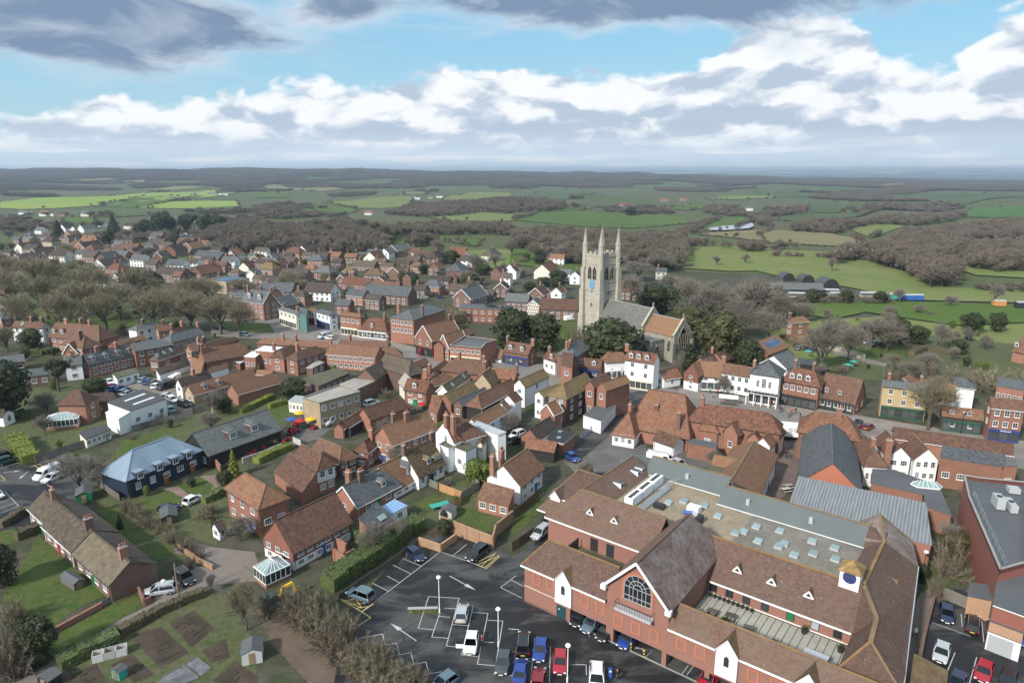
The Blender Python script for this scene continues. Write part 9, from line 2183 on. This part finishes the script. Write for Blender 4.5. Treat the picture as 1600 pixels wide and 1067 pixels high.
for poly,m in FIELDS:
 for (x0,y0),(x1,y1) in zip(poly,poly[1:]+poly[:1]):
  L=math.hypot(x1-x0,y1-y0)
  d=math.hypot((x0+x1)/2,(y0+y1)/2)
  if wr.random()<.22 or d<560: continue
  s=max(2.5,d*.0042);n=int(L/s)
  big=wr.random()<.12 and d<1500
  for i in range(n):
   t=(i+wr.random())/max(n,1);k=wr.uniform(.1,.22) if (wr.random()<.9 and not big) else wr.uniform(.4,.8);x,y=x0+(x1-x0)*t,y0+(y1-y0)*t
   ed.append((x+wr.uniform(-2,2),y+wr.uniform(-2,2),terr(x,y)-.3,max(k,s/7.5),k))
wood('hedgerow',ed,'leafless hedgerows along the far field edges')
fb=[(min(p[0] for p in q),max(p[0] for p in q),min(p[1] for p in q),max(p[1] for p in q),q) for q,m in FIELDS]
pts=[];r=1300.
while r<7600:
 s=r*.0062;a=-.98
 while a<.98:
  th=math.atan(a);rr=r+wr.uniform(-.5,.5)*s;tt=th+wr.uniform(-.5,.5)*s/r;x,y=rr*math.sin(tt),rr*math.cos(tt)
  n=math.sin(x*.0031+1.1)*math.cos(y*.0026+x*.0009)+.6*math.sin(x*.0083-y*.0051)+.35*math.sin(y*.013+x*.006)
  dens=-.95+2.15*_sm(1700,4600,r)
  if n<dens and not any(u0<x<u1 and v0<y<v1 and inside(x,y,q) for u0,u1,v0,v1,q in fb):
   k=wr.uniform(.7,1.25);pts.append((x,y,terr(x,y)-.5,max(k,s/6.6),k))
  a+=s/r
 r+=s*1.15
wood('far_woods',pts,'dark leafless woods covering the hills to the horizon')
# --- posts and people
for lab,kind,x,y,h in POSTS:
 o=empty('lamp_post' if 'lamp' in kind else 'pole' if kind=='pole' else 'sign_post',(x,y,0),lab,'lamp post' if 'lamp' in kind else 'pole')
 b=MB();m={'lamp':'trimwhite','streetlamp':'trimblack','pole':'wood','sign':'steel'}[kind]
 if 'black' in lab: m='trimblack'
 b.tube((0,0,0),(0,0,h-.35),.07 if kind!='pole' else .13,.05 if kind!='pole' else .1,m,8);b.tube((0,0,0),(0,0,.7),.11,.11,m,8);b.obj('post',o,False)
 if kind=='lamp':
  bm=bmesh.new();bmesh.ops.create_uvsphere(bm,u_segments=14,v_segments=8,radius=.34,matrix=Matrix.Translation((0,0,h-.22))@Matrix.Diagonal((1,1,.72,1)));me=bpy.data.meshes.new('globe');bm.to_mesh(me);bm.free();me.materials.append(MATS['lampwhite']);me.polygons.foreach_set('use_smooth',[True]*len(me.polygons));inst(me,'globe',o,(0,0,0))
  c=MB();c.tube((0,0,h-.45),(0,0,h-.36),.12,.2,m,8);c.obj('lamp_holder',o,False)
 elif kind=='streetlamp':
  c=MB();c.tube((0,0,h-.4),(0,0,h),.14,.24,'lampwhite',6);c.tube((0,0,h),(0,0,h+.2),.28,.04,'trimblack',6);c.obj('lantern',o,False)
 elif kind=='sign': c=MB();c.tube((0,-.03,h-.2),(0,.03,h-.2),.3,.3,'steel',12);c.obj('sign_plate',o,False)
def person_mesh(pose):
 me=bpy.data.meshes.new('person');ob=bpy.data.objects.new('tmp',me);COL.objects.link(ob)
 st=.22 if pose else .06
 V=[(0,0,.95),(0,0,1.2),(0,0,1.42),(0,.0,1.53),(0,.01,1.66),(0,.01,1.76),(-.1,0,.9),(-.11,st,.5),(-.11,st*1.5-.08,.07),(-.11,st*1.5+.08,.04),(.1,0,.9),(.11,-st*.6,.5),(.11,-st*1.6,.09),(.11,-st*1.6+.16,.05),(-.2,0,1.4),(-.27,-.05,1.12),(-.26,.1,.88),(.2,0,1.4),(.27,.05,1.12),(.26,.14,.9)]
 E=[(0,1),(1,2),(2,3),(3,4),(4,5),(0,6),(6,7),(7,8),(8,9),(0,10),(10,11),(11,12),(12,13),(2,14),(14,15),(15,16),(2,17),(17,18),(18,19)]
 rad=[.15,.15,.15,.06,.1,.09,.1,.075,.05,.045,.1,.075,.05,.045,.075,.055,.045,.075,.055,.045]
 me.from_pydata(V,E,[]);sk=ob.modifiers.new('skin','SKIN');d=me.skin_vertices[0].data
 for i,q in enumerate(rad): d[i].radius=(q*1.1,q*.85)
 d[0].use_root=True;ob.modifiers.new('sub','SUBSURF').levels=1
 dg=bpy.context.evaluated_depsgraph_get();m2=bpy.data.meshes.new_from_object(ob.evaluated_get(dg));bpy.data.objects.remove(ob)
 m2.materials.clear()
 for n in ('cloth_grey','trouser','skin','hair'): m2.materials.append(MATS[n])
 for p in m2.polygons:
  z=p.center.z;p.material_index=(3 if (z>1.7 or (z>1.6 and p.center.y<-.02)) else 2) if z>1.5 else 1 if z<.88 and abs(p.center.x)<.22 else 2 if z<.93 else 0;p.use_smooth=True
 return m2
PM=[person_mesh(0),person_mesh(1)]
pr=random.Random(6)
for i,(lab,x,y,c) in enumerate(PEOPLE):
 o=inst(PM[i%2],'person',None,(x,y,.03),pr.uniform(0,6.28));tag(o,lab,'person');o.material_slots[0].link='OBJECT';o.material_slots[0].material=MATS['cloth_'+c]
# --- other single things
def misc():
 rr=random.Random(31);ride=None
 for q in MISC:
  kind,lab,x,y=q[:4];a=q[4:];z=terr(x,y);L=(x,y,z)
  if kind=='shed':
   (w,l,h),rz,c=a;o=empty('shed',L,lab,'shed',None,rz);b=MB();wm={'green':'greenpaint','greyblue':'fencepale','tealbox':'tealpaint','dark':'blackboard','grey':'fenceold'}[c];b.box((0,0,0),(w,l,h*.78),wm)
   b.face([(-w/2,-l/2,h*.78),(w/2,-l/2,h*.78),(0,-l/2,h)],wm);b.face([(w/2,l/2,h*.78),(-w/2,l/2,h*.78),(0,l/2,h)],wm);b.obj('wall',o,True)
   r=MB();r.slab([(-w/2-.12,-l/2-.12,h*.76),(0,-l/2-.12,h+.02),(0,l/2+.12,h+.02),(-w/2-.12,l/2+.12,h*.76)],.05,'felt');r.slab([(0,-l/2-.12,h+.02),(w/2+.12,-l/2-.12,h*.76),(w/2+.12,l/2+.12,h*.76),(0,l/2+.12,h+.02)],.05,'felt');r.obj('roof',o,True)
   d=MB();d.box((0,-l/2-.02,.05),(.75,.04,h*.7),'wood');d.obj('door',o,False)
  elif kind=='planter':
   o=empty('barrier',L,lab,'barrier',None,a[0]);b=MB();b.box((-1.5,0,.35),(4.2,.18,.28),'trimgrey');b.obj('rail',o,False);p=MB()
   for u in (-3.2,-1.5,.2): p.box((u,0,0),(.14,.14,.4),'wood')
   p.obj('post',o,False);m=MB()
   for k in range(240):
    u=rr.uniform(-3.4,.5);v=rr.gauss(-.3,.35);e=rr.uniform(.08,.3);m.face([(u-.06,v,0.03),(u+.06,v,.03),(u+rr.uniform(-.1,.1),v+rr.uniform(-.1,.1),e)],'leafhedgey')
   q2=m.obj('weeds',None,False,L);q2['kind']='stuff';q2['label']='mossy weeds round the pale car park barrier';q2['category']='weeds'
  elif kind=='compost':
   o=empty('compost_bin',L,lab,'compost bin',None,a[0])
   for i in range(3):
    b=MB();u=i*1.3-1.3;b.box((u,-.6,0),(1.25,.08,1.),'fencepale');b.box((u,.6,0),(1.25,.08,1.),'fencepale');b.box((u-.6,0,0),(.08,1.2,1.),'fencepale');b.box((u+.6,0,0),(.08,1.2,1.),'fencepale');b.box((u,0,0),(1.1,1.1,.5),'wood');b.obj('bay',o,False)
  elif kind=='trampoline':
   o=empty('covered_table',L,lab,'garden table',None,a[0]);b=MB();b.box((0,0,.55),(3.6,1.6,.1),'tealpaint');b.obj('top',o,False);p=MB()
   for u in (-1.6,1.6):
    for v in (-.6,.6): p.box((u,v,0),(.08,.08,.56),'steel')
   p.obj('leg',o,False)
  elif kind=='digger':
   o=empty('digger_arm',L,lab,'digger',None,a[0]);b=MB();b.beam((-.9,0,.2),(-.5,0,2.0),.3,.35,'yellowpaint');b.beam((-.5,0,2.0),(.9,0,2.3),.3,.35,'yellowpaint');b.beam((.9,0,2.3),(1.2,0,1.0),.26,.3,'yellowpaint');b.obj('boom',o,False);c=MB();c.box((1.2,0,.3),(.6,.9,.7),'yellowpaint');c.obj('bucket',o,False);c=MB();c.box((-1.3,0,.1),(1.3,1.1,.7),'yellowpaint');c.box((-1.3,-.6,0),(1.6,.25,.4),'tyre');c.box((-1.3,.6,0),(1.6,.25,.4),'tyre');c.obj('body',o,False)
  elif kind=='conserv':
   (w,l),rz=a;o=empty('conservatory',L,lab,'conservatory',None,rz);b=MB();b.box((0,0,0),(w,l,.7),'brick');b.obj('base_wall',o);f=MB();g=MB();h=2.3;t=3.4;C=[(-w/2,-l/2),(w/2,-l/2),(w/2,l/2),(-w/2,l/2)]
   for i in range(4):
    (x0,y0),(x1,y1)=C[i],C[(i+1)%4];n=max(3,int(math.hypot(x1-x0,y1-y0)/.8))
    for k in range(n+1):
     u=x0+(x1-x0)*k/n;v=y0+(y1-y0)*k/n;f.beam((u,v,.7),(u,v,h),.09,.09,'trimwhite')
     ax,ay=max(-w*.18,min(w*.18,u)),0 if abs(v)>l/2-.01 else 0;ax=u*.3;f.beam((u,v,h),(ax,v*.08,t),.07,.07,'trimwhite')
    f.beam((x0,y0,h),(x1,y1,h),.14,.14,'trimwhite');f.beam((x0,y0,.72),(x1,y1,.72),.12,.1,'trimwhite')
    g.face([(x0*.99,y0*.99,.7),(x1*.99,y1*.99,.7),(x1*.99,y1*.99,h),(x0*.99,y0*.99,h)],'glass');g.face([(x0,y0,h-.02),(x1,y1,h-.02),(x1*.3,y1*.08,t-.03),(x0*.3,y0*.08,t-.03)],'roofglass')
   f.beam((-w*.15,0,t),(w*.15,0,t),.14,.14,'trimwhite');f.obj('frame',o,False);g.obj('glazing',o,False)
  elif kind=='bench':
   o=empty('picnic_table',L,lab,'table',None,a[0])
   b=MB()
   for k in range(4): b.box((0,-.3+k*.2,.72),(1.7,.17,.04),'fencepale')
   b.obj('tabletop',o,False)
   for s in (-1,1): b=MB();b.box((0,s*.75,.43),(1.7,.25,.04),'fencepale');b.obj('seat',o,False)
   b=MB()
   for u in (-.6,.6): b.beam((u,-.75,.0),(u,.3,.72),.06,.06,'wood');b.beam((u,.75,.0),(u,-.3,.72),.06,.06,'wood');b.beam((u,-.8,.4),(u,.8,.4),.05,.06,'wood')
   b.obj('trestle',o,False)
  elif kind=='parasol':
   o=empty('parasol',L,lab,'parasol');m={'blue':'bluepaint','red':'redpaint','yellow':'yellowpaint','green':'greenpaint','teal':'tealpaint'}[a[0]];b=MB();b.tube((0,0,0),(0,0,2.5),.03,.03,'trimwhite',6);b.obj('pole',o,False);c=MB();n=8;R_=1.35
   for k in range(n):
    t0,t1=2*math.pi*k/n,2*math.pi*(k+1)/n;c.slab([(R_*math.cos(t0),R_*math.sin(t0),2.0),(R_*math.cos(t1),R_*math.sin(t1),2.0),(0,0,2.5)],.02,m)
   c.obj('canopy',o,False)
  elif kind=='ride':
   m={'red':'redpaint','darkgrey':'trimblack'}[a[0]];o=empty('garden_tractor',L,'','mower','machines lined up in the toy yard',a[1]);b=MB();b.box((.35,0,.4),(.9,.55,.4),m);b.box((-.5,0,.38),(.8,.75,.14),m);b.box((-.6,0,.52),(.3,.75,.2),m);b.obj('body',o,False);c=MB();c.box((-.35,0,.6),(.4,.45,.12),'trimblack');c.box((-.55,0,.7),(.1,.45,.35),'trimblack');c.obj('seat',o,False)
   for u,r_ in ((.6,.2),(-.5,.28)):
    for s in (-1,1): w_=MB();w_.tube((u,s*.38,r_),(u,s*.52,r_),r_,r_,'tyre',10);w_.obj('wheel',o,False)
   c=MB();c.beam((.1,0,.8),(-.1,0,1.0),.04,.04,'trimblack');c.tube((-.12,0,1.0),(-.1,0,1.03),.16,.16,'trimblack',8);c.obj('steering_wheel',o,False);AUTO.append((o,('red' if a[0]=='red' else 'black')+' ride on mower in the crowded toy yard',x,y))
  elif kind=='monument':
   o=empty('war_memorial',L,lab,'monument');b=MB();b.box((0,0,0),(3.,3.,.4),'white');b.box((0,0,.4),(2.,2.,.5),'white');b.box((0,0,.9),(1.2,1.2,1.2),'white');b.obj('plinth',o,False);c=MB();c.tube((0,0,2.1),(0,0,6.2),.3,.2,'white',8);c.box((0,0,5.2),(1.5,.25,.3),'white');c.obj('cross',o,False)
  elif kind=='stall':
   o=empty('market_stall',L,lab,'stall',None,-.3);b=MB();b.slab([(-2.4,-1.3,2.1),(2.4,-1.3,2.1),(2.4,0,2.7),(-2.4,0,2.7)],.04,'trimwhite');b.slab([(-2.4,0,2.7),(2.4,0,2.7),(2.4,1.3,2.1),(-2.4,1.3,2.1)],.04,'trimwhite');b.obj('canopy',o,False);c=MB()
   for u in (-2.3,2.3):
    for v in (-1.2,1.2): c.tube((u,v,0),(u,v,2.15),.03,.03,'steel',6)
   c.obj('pole',o,False);c=MB();c.box((0,-.5,.7),(4.2,1.,.08),'wood');c.obj('table',o,False)
  elif kind=='truck':
   o=empty('lorry_trailer',L,lab,'lorry',None,-.25);b=MB();b.box((0,0,1.0),(7.,2.5,2.7),'trimwhite');b.obj('box_body',o,False);c=MB();c.box((0,0,.65),(6.8,2.2,.35),'trimblack');c.obj('chassis',o,False)
   for u in (-2.6,-1.6,2.2):
    for s in (-1,1): w_=MB();w_.tube((u,s*1.0,.45),(u,s*1.25,.45),.45,.45,'tyre',12);w_.obj('wheel',o,False)
   c=MB()
   for k in range(2):
    u=-1.2+k*1.1
    P_=[(u+.8,2.9),(u+.3,3.0),(u,2.75),(u+.35,2.55),(u+.8,2.45),(u+.6,2.2),(u+.1,2.15)]
    for p0,p1 in zip(P_,P_[1:]): c.beam((p0[0],-1.27,p0[1]),(p1[0],-1.27,p1[1]),.03,.1,'trimblack')
   c.obj('emblem',o,False)
  elif kind=='kerbpost':
   o=empty('bollard',L,lab,'bollard');b=MB()
   for k in range(5): b.tube((0,0,k*.22),(0,0,k*.22+.22),.11,.11,'yellowpaint' if k%2==0 else 'trimblack',9)
   b.obj('post',o,False)
  elif kind=='meter':
   o=empty('parking_meter',L,lab,'parking meter');b=MB();b.box((0,0,0),(.25,.2,.6),'bluepaint');b.obj('pedestal',o,False);b=MB();b.box((0,0,.6),(.4,.3,1.1),'bluepaint');b.box((0,-.16,1.3),(.28,.02,.22),'trimwhite');b.obj('head',o,False)
  elif kind=='phone':
   o=empty('phone_box',L,lab,'phone box');b=MB();b.box((0,0,0),(.9,.9,2.3),'redpaint');b.box((0,0,2.3),(.98,.98,.12),'redpaint');b.box((0,0,2.42),(.7,.7,.08),'redpaint');b.obj('kiosk',o,False)
   for s in (-1,1): g=MB();g.box((0,s*.455,.5),(.6,.02,1.4),'glass');g.obj('pane',o,False)
  elif kind=='skip':
   o=empty('skip',L,lab,'skip',None,.3);b=MB();b.slab([(-1.,-.7,1.1),(1.,-.7,1.1),(1.,.7,1.1),(-1.,.7,1.1)],.1,'bluepaint');b.box((0,0,0),(1.7,1.2,1.),'bluepaint');b.obj('tub',o,False)
  elif kind=='wagon':
   c=a[0];o=empty('railway_wagon' if c!='coach' else 'railway_coach',L,lab,'wagon' if c!='coach' else 'coach',None,-.12);m={'blue':'bluepaint','green':'tealpaint','white':'trimwhite','orange':'orangepaint','black':'trimblack','coach':'concrete'}[c];l=5. if c!='coach' else 10
   b=MB();b.box((0,0,.9),(l,2.5,2.3),m);b.obj('body',o,False);b=MB();b.box((0,0,.5),(l,2.,.4),'trimblack')
   for u in (-l*.3,l*.3): b.tube((u,-1.,.45),(u,1.,.45),.45,.45,'trimblack',10)
   b.obj('bogie',o,False);b=MB();b.slab([(-l/2,-1.3,3.2),(l/2,-1.3,3.2),(l/2,0,3.6),(-l/2,0,3.6)],.08,'trimgrey');b.slab([(-l/2,0,3.6),(l/2,0,3.6),(l/2,1.3,3.2),(-l/2,1.3,3.2)],.08,'trimgrey');b.obj('roof',o,False)
   if c=='coach':
    g=MB();g.box((0,-1.26,2.),(l*.94,.03,.7),'glass');g.obj('window',o,False)
  elif kind=='railshed':
   o=empty('railway_shed',L,lab,'shed',None,-.1);b=MB();b.box((0,0,0),(24,10,4.2),'blackboard');b.obj('wall',o,False);r=MB();r.slab([(-12.4,-5.4,4.1),(12.4,-5.4,4.1),(12.4,0,6.6),(-12.4,0,6.6)],.15,'slate');r.slab([(-12.4,0,6.6),(12.4,0,6.6),(12.4,5.4,4.1),(-12.4,5.4,4.1)],.15,'metal');r.obj('roof',o,True)
  elif kind=='dome':
   s=a[0];o=empty('domed_store',L,lab,'store');b=MB();n=9
   for i in range(n):
    t0,t1=math.pi*i/n,math.pi*(i+1)/n;b.face([(s*.5*math.cos(t0),-s*.6,s*.62*math.sin(t0)),(s*.5*math.cos(t0),s*.6,s*.62*math.sin(t0)),(s*.5*math.cos(t1),s*.6,s*.62*math.sin(t1)),(s*.5*math.cos(t1),-s*.6,s*.62*math.sin(t1))],'darksheet')
   b.face([(s*.5*math.cos(math.pi*i/n),-s*.6,s*.62*math.sin(math.pi*i/n)) for i in range(n+1)],'blackboard');b.obj('shell',o,True)
misc()
def extras():
 B={o['label']:o for o in bpy.data.objects if o.get('label')}
 th=B['white town hall with slate pyramid roof, arched window and columned balcony'];d=[h for h in HOUSES if h.get('lab')==th['label']][0]
 a,c=Vector(d['a']+(0,)),Vector(d['b']+(0,));X=(c-a).normalized();Y=Vector((-X.y,X.x,0));w=abs(d['w']);front=(a-X*(d['hipl']-.35))-Vector(th.location)
 rz=math.atan2(-X.y,-X.x)+math.pi/2;side=Vector((X.y,-X.x,0))
 for s,ww,hh,z in ((-1.5,.8,2.,4.6),(0,1.2,2.8,4.4),(1.5,.8,2.,4.6)): p=front+side*s-X*.01;window(th,(p.x,p.y,z),rz,ww,hh,'georg',False)
 b=MB();p0=front-X*1.;b.box((p0.x,p0.y,3.1),(8.4,2.,.3),'trimgrey',rz);o=b.obj('balcony',th,False);r=MB();L0=front-X*1.9
 r.beam(tuple(L0-side*4.1+Vector((0,0,4.2))),tuple(L0+side*4.1+Vector((0,0,4.2))),.08,.08,'trimblack')
 for k in range(24): q=L0+side*(-4.1+k*8.2/23);r.box((q.x,q.y,3.4),(.05,.05,.8),'trimblack')
 for k in range(60): q=L0+side*hr.uniform(-4.1,4.1);r.box((q.x,q.y,3.35+hr.uniform(0,.2)),(.25,.25,.35),'leafdark',hr.uniform(0,3))
 r.obj('railing',o,False)
 for k in range(5):
  q=L0+side*(-3.8+k*1.9);c_=MB();c_.tube((q.x,q.y,0),(q.x,q.y,3.1),.15,.13,'trimwhite',9);c_.obj('column',th,False)
 sf=MB();q=front-X*.02;s_=shopfront(th,tuple(Vector((q.x,q.y,0))),rz,7.,'white')
 sb=B['tiled barn with blue solar panels on its roof behind the town hall'];d=[h for h in HOUSES if h.get('lab')==sb['label']][0]
 a,c=Vector(d['a']+(0,)),Vector(d['b']+(0,));X=(c-a).normalized();Y=Vector((-X.y,X.x,0))*(1 if d['w']>0 else -1);w=abs(d['w']);O=(a+c)/2-Vector(sb.location);O.z=0;sl=(d['zr']-d['ze'])/w
 for i in range(2):
  for k in range(6):
   u=-5+k*1.7;p=[O+X*(u+dx)+Y*(w*.25+i*1.25+dy)+Vector((0,0,d['zr']-sl*(w*.25+i*1.25+dy)+.12)) for dx,dy in ((0,0),(1.6,0),(1.6,1.15),(0,1.15))]
   b=MB();b.slab(p if (p[1]-p[0]).cross(p[2]-p[0]).z>0 else p[::-1],.05,'solarpanel');b.obj('solar_panel',sb,False)
 wh=B['white warehouse with dark low roof and two strip rooflights'];d=[h for h in HOUSES if h.get('lab')==wh['label']][0];V=[Vector(v)-Vector(wh.location) for v in d['v']]
 for v in (.3,.68):
  a=V[0].lerp(V[3],v);c=V[1].lerp(V[2],v);s_=(V[3]-V[0]).normalized()*.4;u0,u1=a.lerp(c,.28),a.lerp(c,.86);p=[q+Vector((0,0,.06)) for q in (u0-s_,u1-s_,u1+s_,u0+s_)]
  b=MB();b.slab(p if (p[1]-p[0]).cross(p[2]-p[0]).z>0 else p[::-1],.04,'trimwhite');b.obj('rooflight',wh,False)
 ob=B['buff brick office with blue solar panelled flat roof beyond the street trees'];d=[h for h in HOUSES if h.get('lab')==ob['label']][0];V=[Vector(v)-Vector(ob.location) for v in d['v']]
 for i in range(6):
  for k in range(3):
   q=[V[0].lerp(V[1],.08+.14*i+du).lerp(V[3].lerp(V[2],.08+.14*i+du),.2+.2*k+dv)+Vector((0,0,.12+dv)) for du,dv in ((0,0),(.12,0),(.12,.16),(0,.16))]
   b=MB();b.slab(q if (q[1]-q[0]).cross(q[2]-q[0]).z>0 else q[::-1],.04,'solarpanel');b.obj('solar_panel',ob,False)
 nv=B['long navy weatherboarded house with blue grey seamed metal roof'];d=[h for h in HOUSES if h.get('lab')==nv['label']][0]
 a,c=Vector(d['a']+(0,)),Vector(d['b']+(0,));X=(c-a).normalized();Y=Vector((-X.y,X.x,0))*(1 if d['w']>0 else -1);w=abs(d['w']);L=(c-a).length;O=(a+c)/2-Vector(nv.location);O.z=0;sl=(d['zr']-d['ze'])/w;hl=d['hipl']
 def top(x): return 0. if abs(x)<=L/2 else (abs(x)-L/2)/hl*w
 x=-L/2-hl+.45
 while x<L/2+hl-.3:
  b=MB();y0=top(x);p0=O+X*x+Y*y0;p1=O+X*x+Y*(w+.02);b.beam((p0.x,p0.y,d['zr']-sl*y0+.03),(p1.x,p1.y,d['ze']+.03),.05,.06,'zinc');b.obj('roof_seam',nv,False);x+=.55
 for k in range(-4,5):
  y=k*.62;sx=-1
  for sx in (-1,1):
   p0=O+X*sx*(L/2+abs(y)/w*hl)+Y*y;p1=O+X*sx*(L/2+hl+.02)+Y*y;b=MB();b.beam((p0.x,p0.y,d['zr']-sl*abs(y)+.03),(p1.x,p1.y,d['ze']+.03),.05,.06,'zinc');b.obj('roof_seam',nv,False)
 rz=math.atan2(Y.y,Y.x)+math.pi/2
 for t in (-.47,-.14,.13,.38):
  xx=t*(L+hl);y0=w*.86;p=O+X*xx+Y*(w-.25);b=MB();zz=d['ze']-.35;b.box((p.x,p.y,zz),(1.5,1.5,1.45),'navy',rz);b.box((p.x,p.y,zz+1.45),(1.65,1.7,.09),'zinc',rz);o=b.obj('dormer',nv);q=p+Y*.76;window(o,(q.x,q.y,zz+.15),rz,1.15,1.15,'two',True)
 for t in (.02,.5):
  p=O+X*(t*(L+hl)-.5)+Y*(w-.33);dd=door(nv,(p.x,p.y,0),rz,'orangepaint' if False else 'doorwood',1.,2.05)
 sm=B['big brick supermarket block with dark flat roof and rooftop plant at right'];d=[h for h in HOUSES if h.get('lab')==sm['label']][0]
 def at(px_,z): return Vector((px_[0],px_[1],z))-Vector(sm.location)
 V=[Vector(v) for v in d['v']];cen=sum(V,Vector())/len(V)-Vector(sm.location);zt=d['v'][0][2]-.55
 import mathutils
 for i,(du,dv,s) in enumerate([(-3.,1.,(1.2,2.6,1.7)),(-1.6,.2,(1.,3.4,1.2)),(2.,-6.,(2.2,1.8,1.2)),(3.,6.,(1.6,1.6,.8))]):
  b=MB();du+=4.5;b.box((cen.x+du,cen.y+dv,zt),s,'trimgrey',-.3);b.obj('plant_unit',sm,False)
  if i<2:
   c=MB();c.tube((cen.x+du,cen.y+dv,zt+s[2]),(cen.x+du,cen.y+dv,zt+s[2]+.1),.4,.4,'trimblack',10);c.obj('fan',sm,False)
 rl=MB();E0=[V[5]-Vector(sm.location),V[0]-Vector(sm.location)];E0=[V[-1]-Vector(sm.location),V[0]-Vector(sm.location)]
 for z in (.5,1.05): rl.beam(E0[0]+Vector((.6,0,z)),E0[1]+Vector((.6,0,z)),.06,.06,'steel')
 for k in range(12): q=E0[0].lerp(E0[1],k/11)+Vector((.6,0,0));rl.beam(q,q+Vector((0,0,1.05)),.05,.05,'steel')
 rl.obj('railing',sm,False)
 lo=[h for h in HOUSES if h.get('wall')=='whitebase' and h['v'][0][2]==2.7][0]['v'];a_,c_=Vector(lo[0])-Vector(sm.location),Vector(lo[1])-Vector(sm.location);t=c_-a_;t.z=0;m_=a_+t*.42;nv=Vector((t.y,-t.x,0)).normalized()
 if nv.y>0: nv=-nv
 q=m_+nv*.05;b=MB();b.box((q.x,q.y,.05),(2.6,.08,2.3),'metal',math.atan2(t.y,t.x))
 for k in range(9): b.box((q.x+nv.x*.05,q.y+nv.y*.05,.15+k*.25),(2.5,.04,.04),'trimgrey',math.atan2(t.y,t.x))
 b.obj('roller_shutter',sm,False)
 kb=B['dark flat roofed kitchen block with glazed lantern behind the corrugated roof'];d=[h for h in HOUSES if h.get('lab')==kb['label']][0]
 V=[Vector(v)-Vector(kb.location) for v in d['v']];c0=V[3].lerp(V[2],.55)+Vector((-.4,-3.2,0));f=MB();g=MB();zt=4.05;Q=[(-2.6,0),(-1.8,-1.2),(1.8,-1.2),(2.6,0),(1.8,1.2),(-1.8,1.2)];rz=-.25;rot=lambda u,v:(c0.x+u*math.cos(rz)-v*math.sin(rz),c0.y+u*math.sin(rz)+v*math.cos(rz))
 for i in range(6):
  a,e=Q[i],Q[(i+1)%6];p0,p1=rot(*a),rot(*e);i0,i1=rot(a[0]*.55,0),rot(e[0]*.55,0);f.beam(p0+(zt+.1,),p1+(zt+.1,),.1,.2,'trimwhite');f.beam(p0+(zt+.2,),i0+(zt+1.,),.07,.07,'trimwhite');g.face([p0+(zt+.18,),p1+(zt+.18,),i1+(zt+.97,),i0+(zt+.97,)],'roofglass')
 for u in (-1,0,1):
  for s in (-1,1): f.beam(rot(u,1.2*s)+(zt+.2,),rot(u*.55,0)+(zt+1.,),.06,.06,'trimwhite')
 o=g.obj('glazed_lantern',kb,False);f.obj('frame',o,False)
extras()
# --- labels that single out look-alikes
LM=[(o['label'],o.matrix_world.translation.copy() if False else o.location.copy()) for o in bpy.data.objects if o.get('label') and o.parent is None]
SHORT=[('white weatherboard chalet',-37,118),('buff office block',-22,160),('slate barn',-42,135),('white warehouse',-78,160),('long white cottage',-19,120),('white gabled house',-2,118),('dormered slate terrace',-125,196),('conservatory villa',-103,160),('double gabled brick block',26,160),('twin white gables',84,128),('steep red hipped roof',38,146),('brown tile hung house',-27,97),('supermarket',80,90),('moss roofed hall',-8,168),('hipped brick pair',-65,200),('church tower',32,246),('bank',-25,241),('white inn behind the high street',-95,330),('slate terrace',-13,330),('crowded war memorial green',-160,300),('railway sheds',205,330),('lake',265,820),('white farmhouse',172,1420),('town hall',63,177),('ochre shop',95,164),('chimneyed old house',-165,232),('navy house',-64,128),('almshouse row',-70,104),('white house with orange roof',-70,1000),('crop field',-900,1500),('black conifers row',-390,820),('far white bungalows',-420,600),('long slate terrace',-185,480),('large estate court',-330,480)]
def pxx(x,y): return x/max(y,1.)
def ordinal(i,n):
 if n==1: return ''
 if i==0: return 'leftmost'
 if i==n-1: return 'rightmost'
 return {1:'second',2:'third',3:'fourth',4:'fifth',5:'sixth',6:'seventh',7:'eighth',8:'ninth',9:'tenth',10:'eleventh',11:'twelfth'}.get(i,str(i+1)+'th')+' from left'
from collections import defaultdict
bk=defaultdict(list)
for o,base,x,y in AUTO:
 if len(base.split())<=6:
  d,s=min((math.hypot(x-a,y-b)/max(60,y*.2),(n,a,b)) for n,a,b in SHORT);n,a,b=s
  da=pxx(x,y)-pxx(a,b);dy=y-b
  rel='behind' if dy>abs(da)*y else 'in front of' if -dy>abs(da)*y else 'left of' if da<0 else 'right of'
  key=base+' '+rel+' the '+n
 else: key=base
 bk[key].append((pxx(x,y),o))
for key,l in bk.items():
 l.sort(key=lambda q:q[0])
 for i,(_,o) in enumerate(l):
  od=ordinal(i,len(l));o['label']=(key+(', '+od if od else ''))
# --- air
def haze():
 b=MB();b.box((0,0,-75),(44000,44000,195),'white');b.mats=[];o=b.obj('haze',uv=False)
 m=bpy.data.materials.new('haze');m.use_nodes=True;t=NT(m.node_tree);t.n.clear();out=t.new('ShaderNodeOutputMaterial');v=t.new('ShaderNodeVolumePrincipled');v.inputs['Color'].default_value=(.70,.84,1,1);v.inputs['Density'].default_value=HAZE;v.inputs['Anisotropy'].default_value=.3;t.l.new(v.outputs[0],out.inputs['Volume'])
 o.data.materials.clear();o.data.materials.append(m);o['kind']='stuff'
HAZE=.0001
haze()
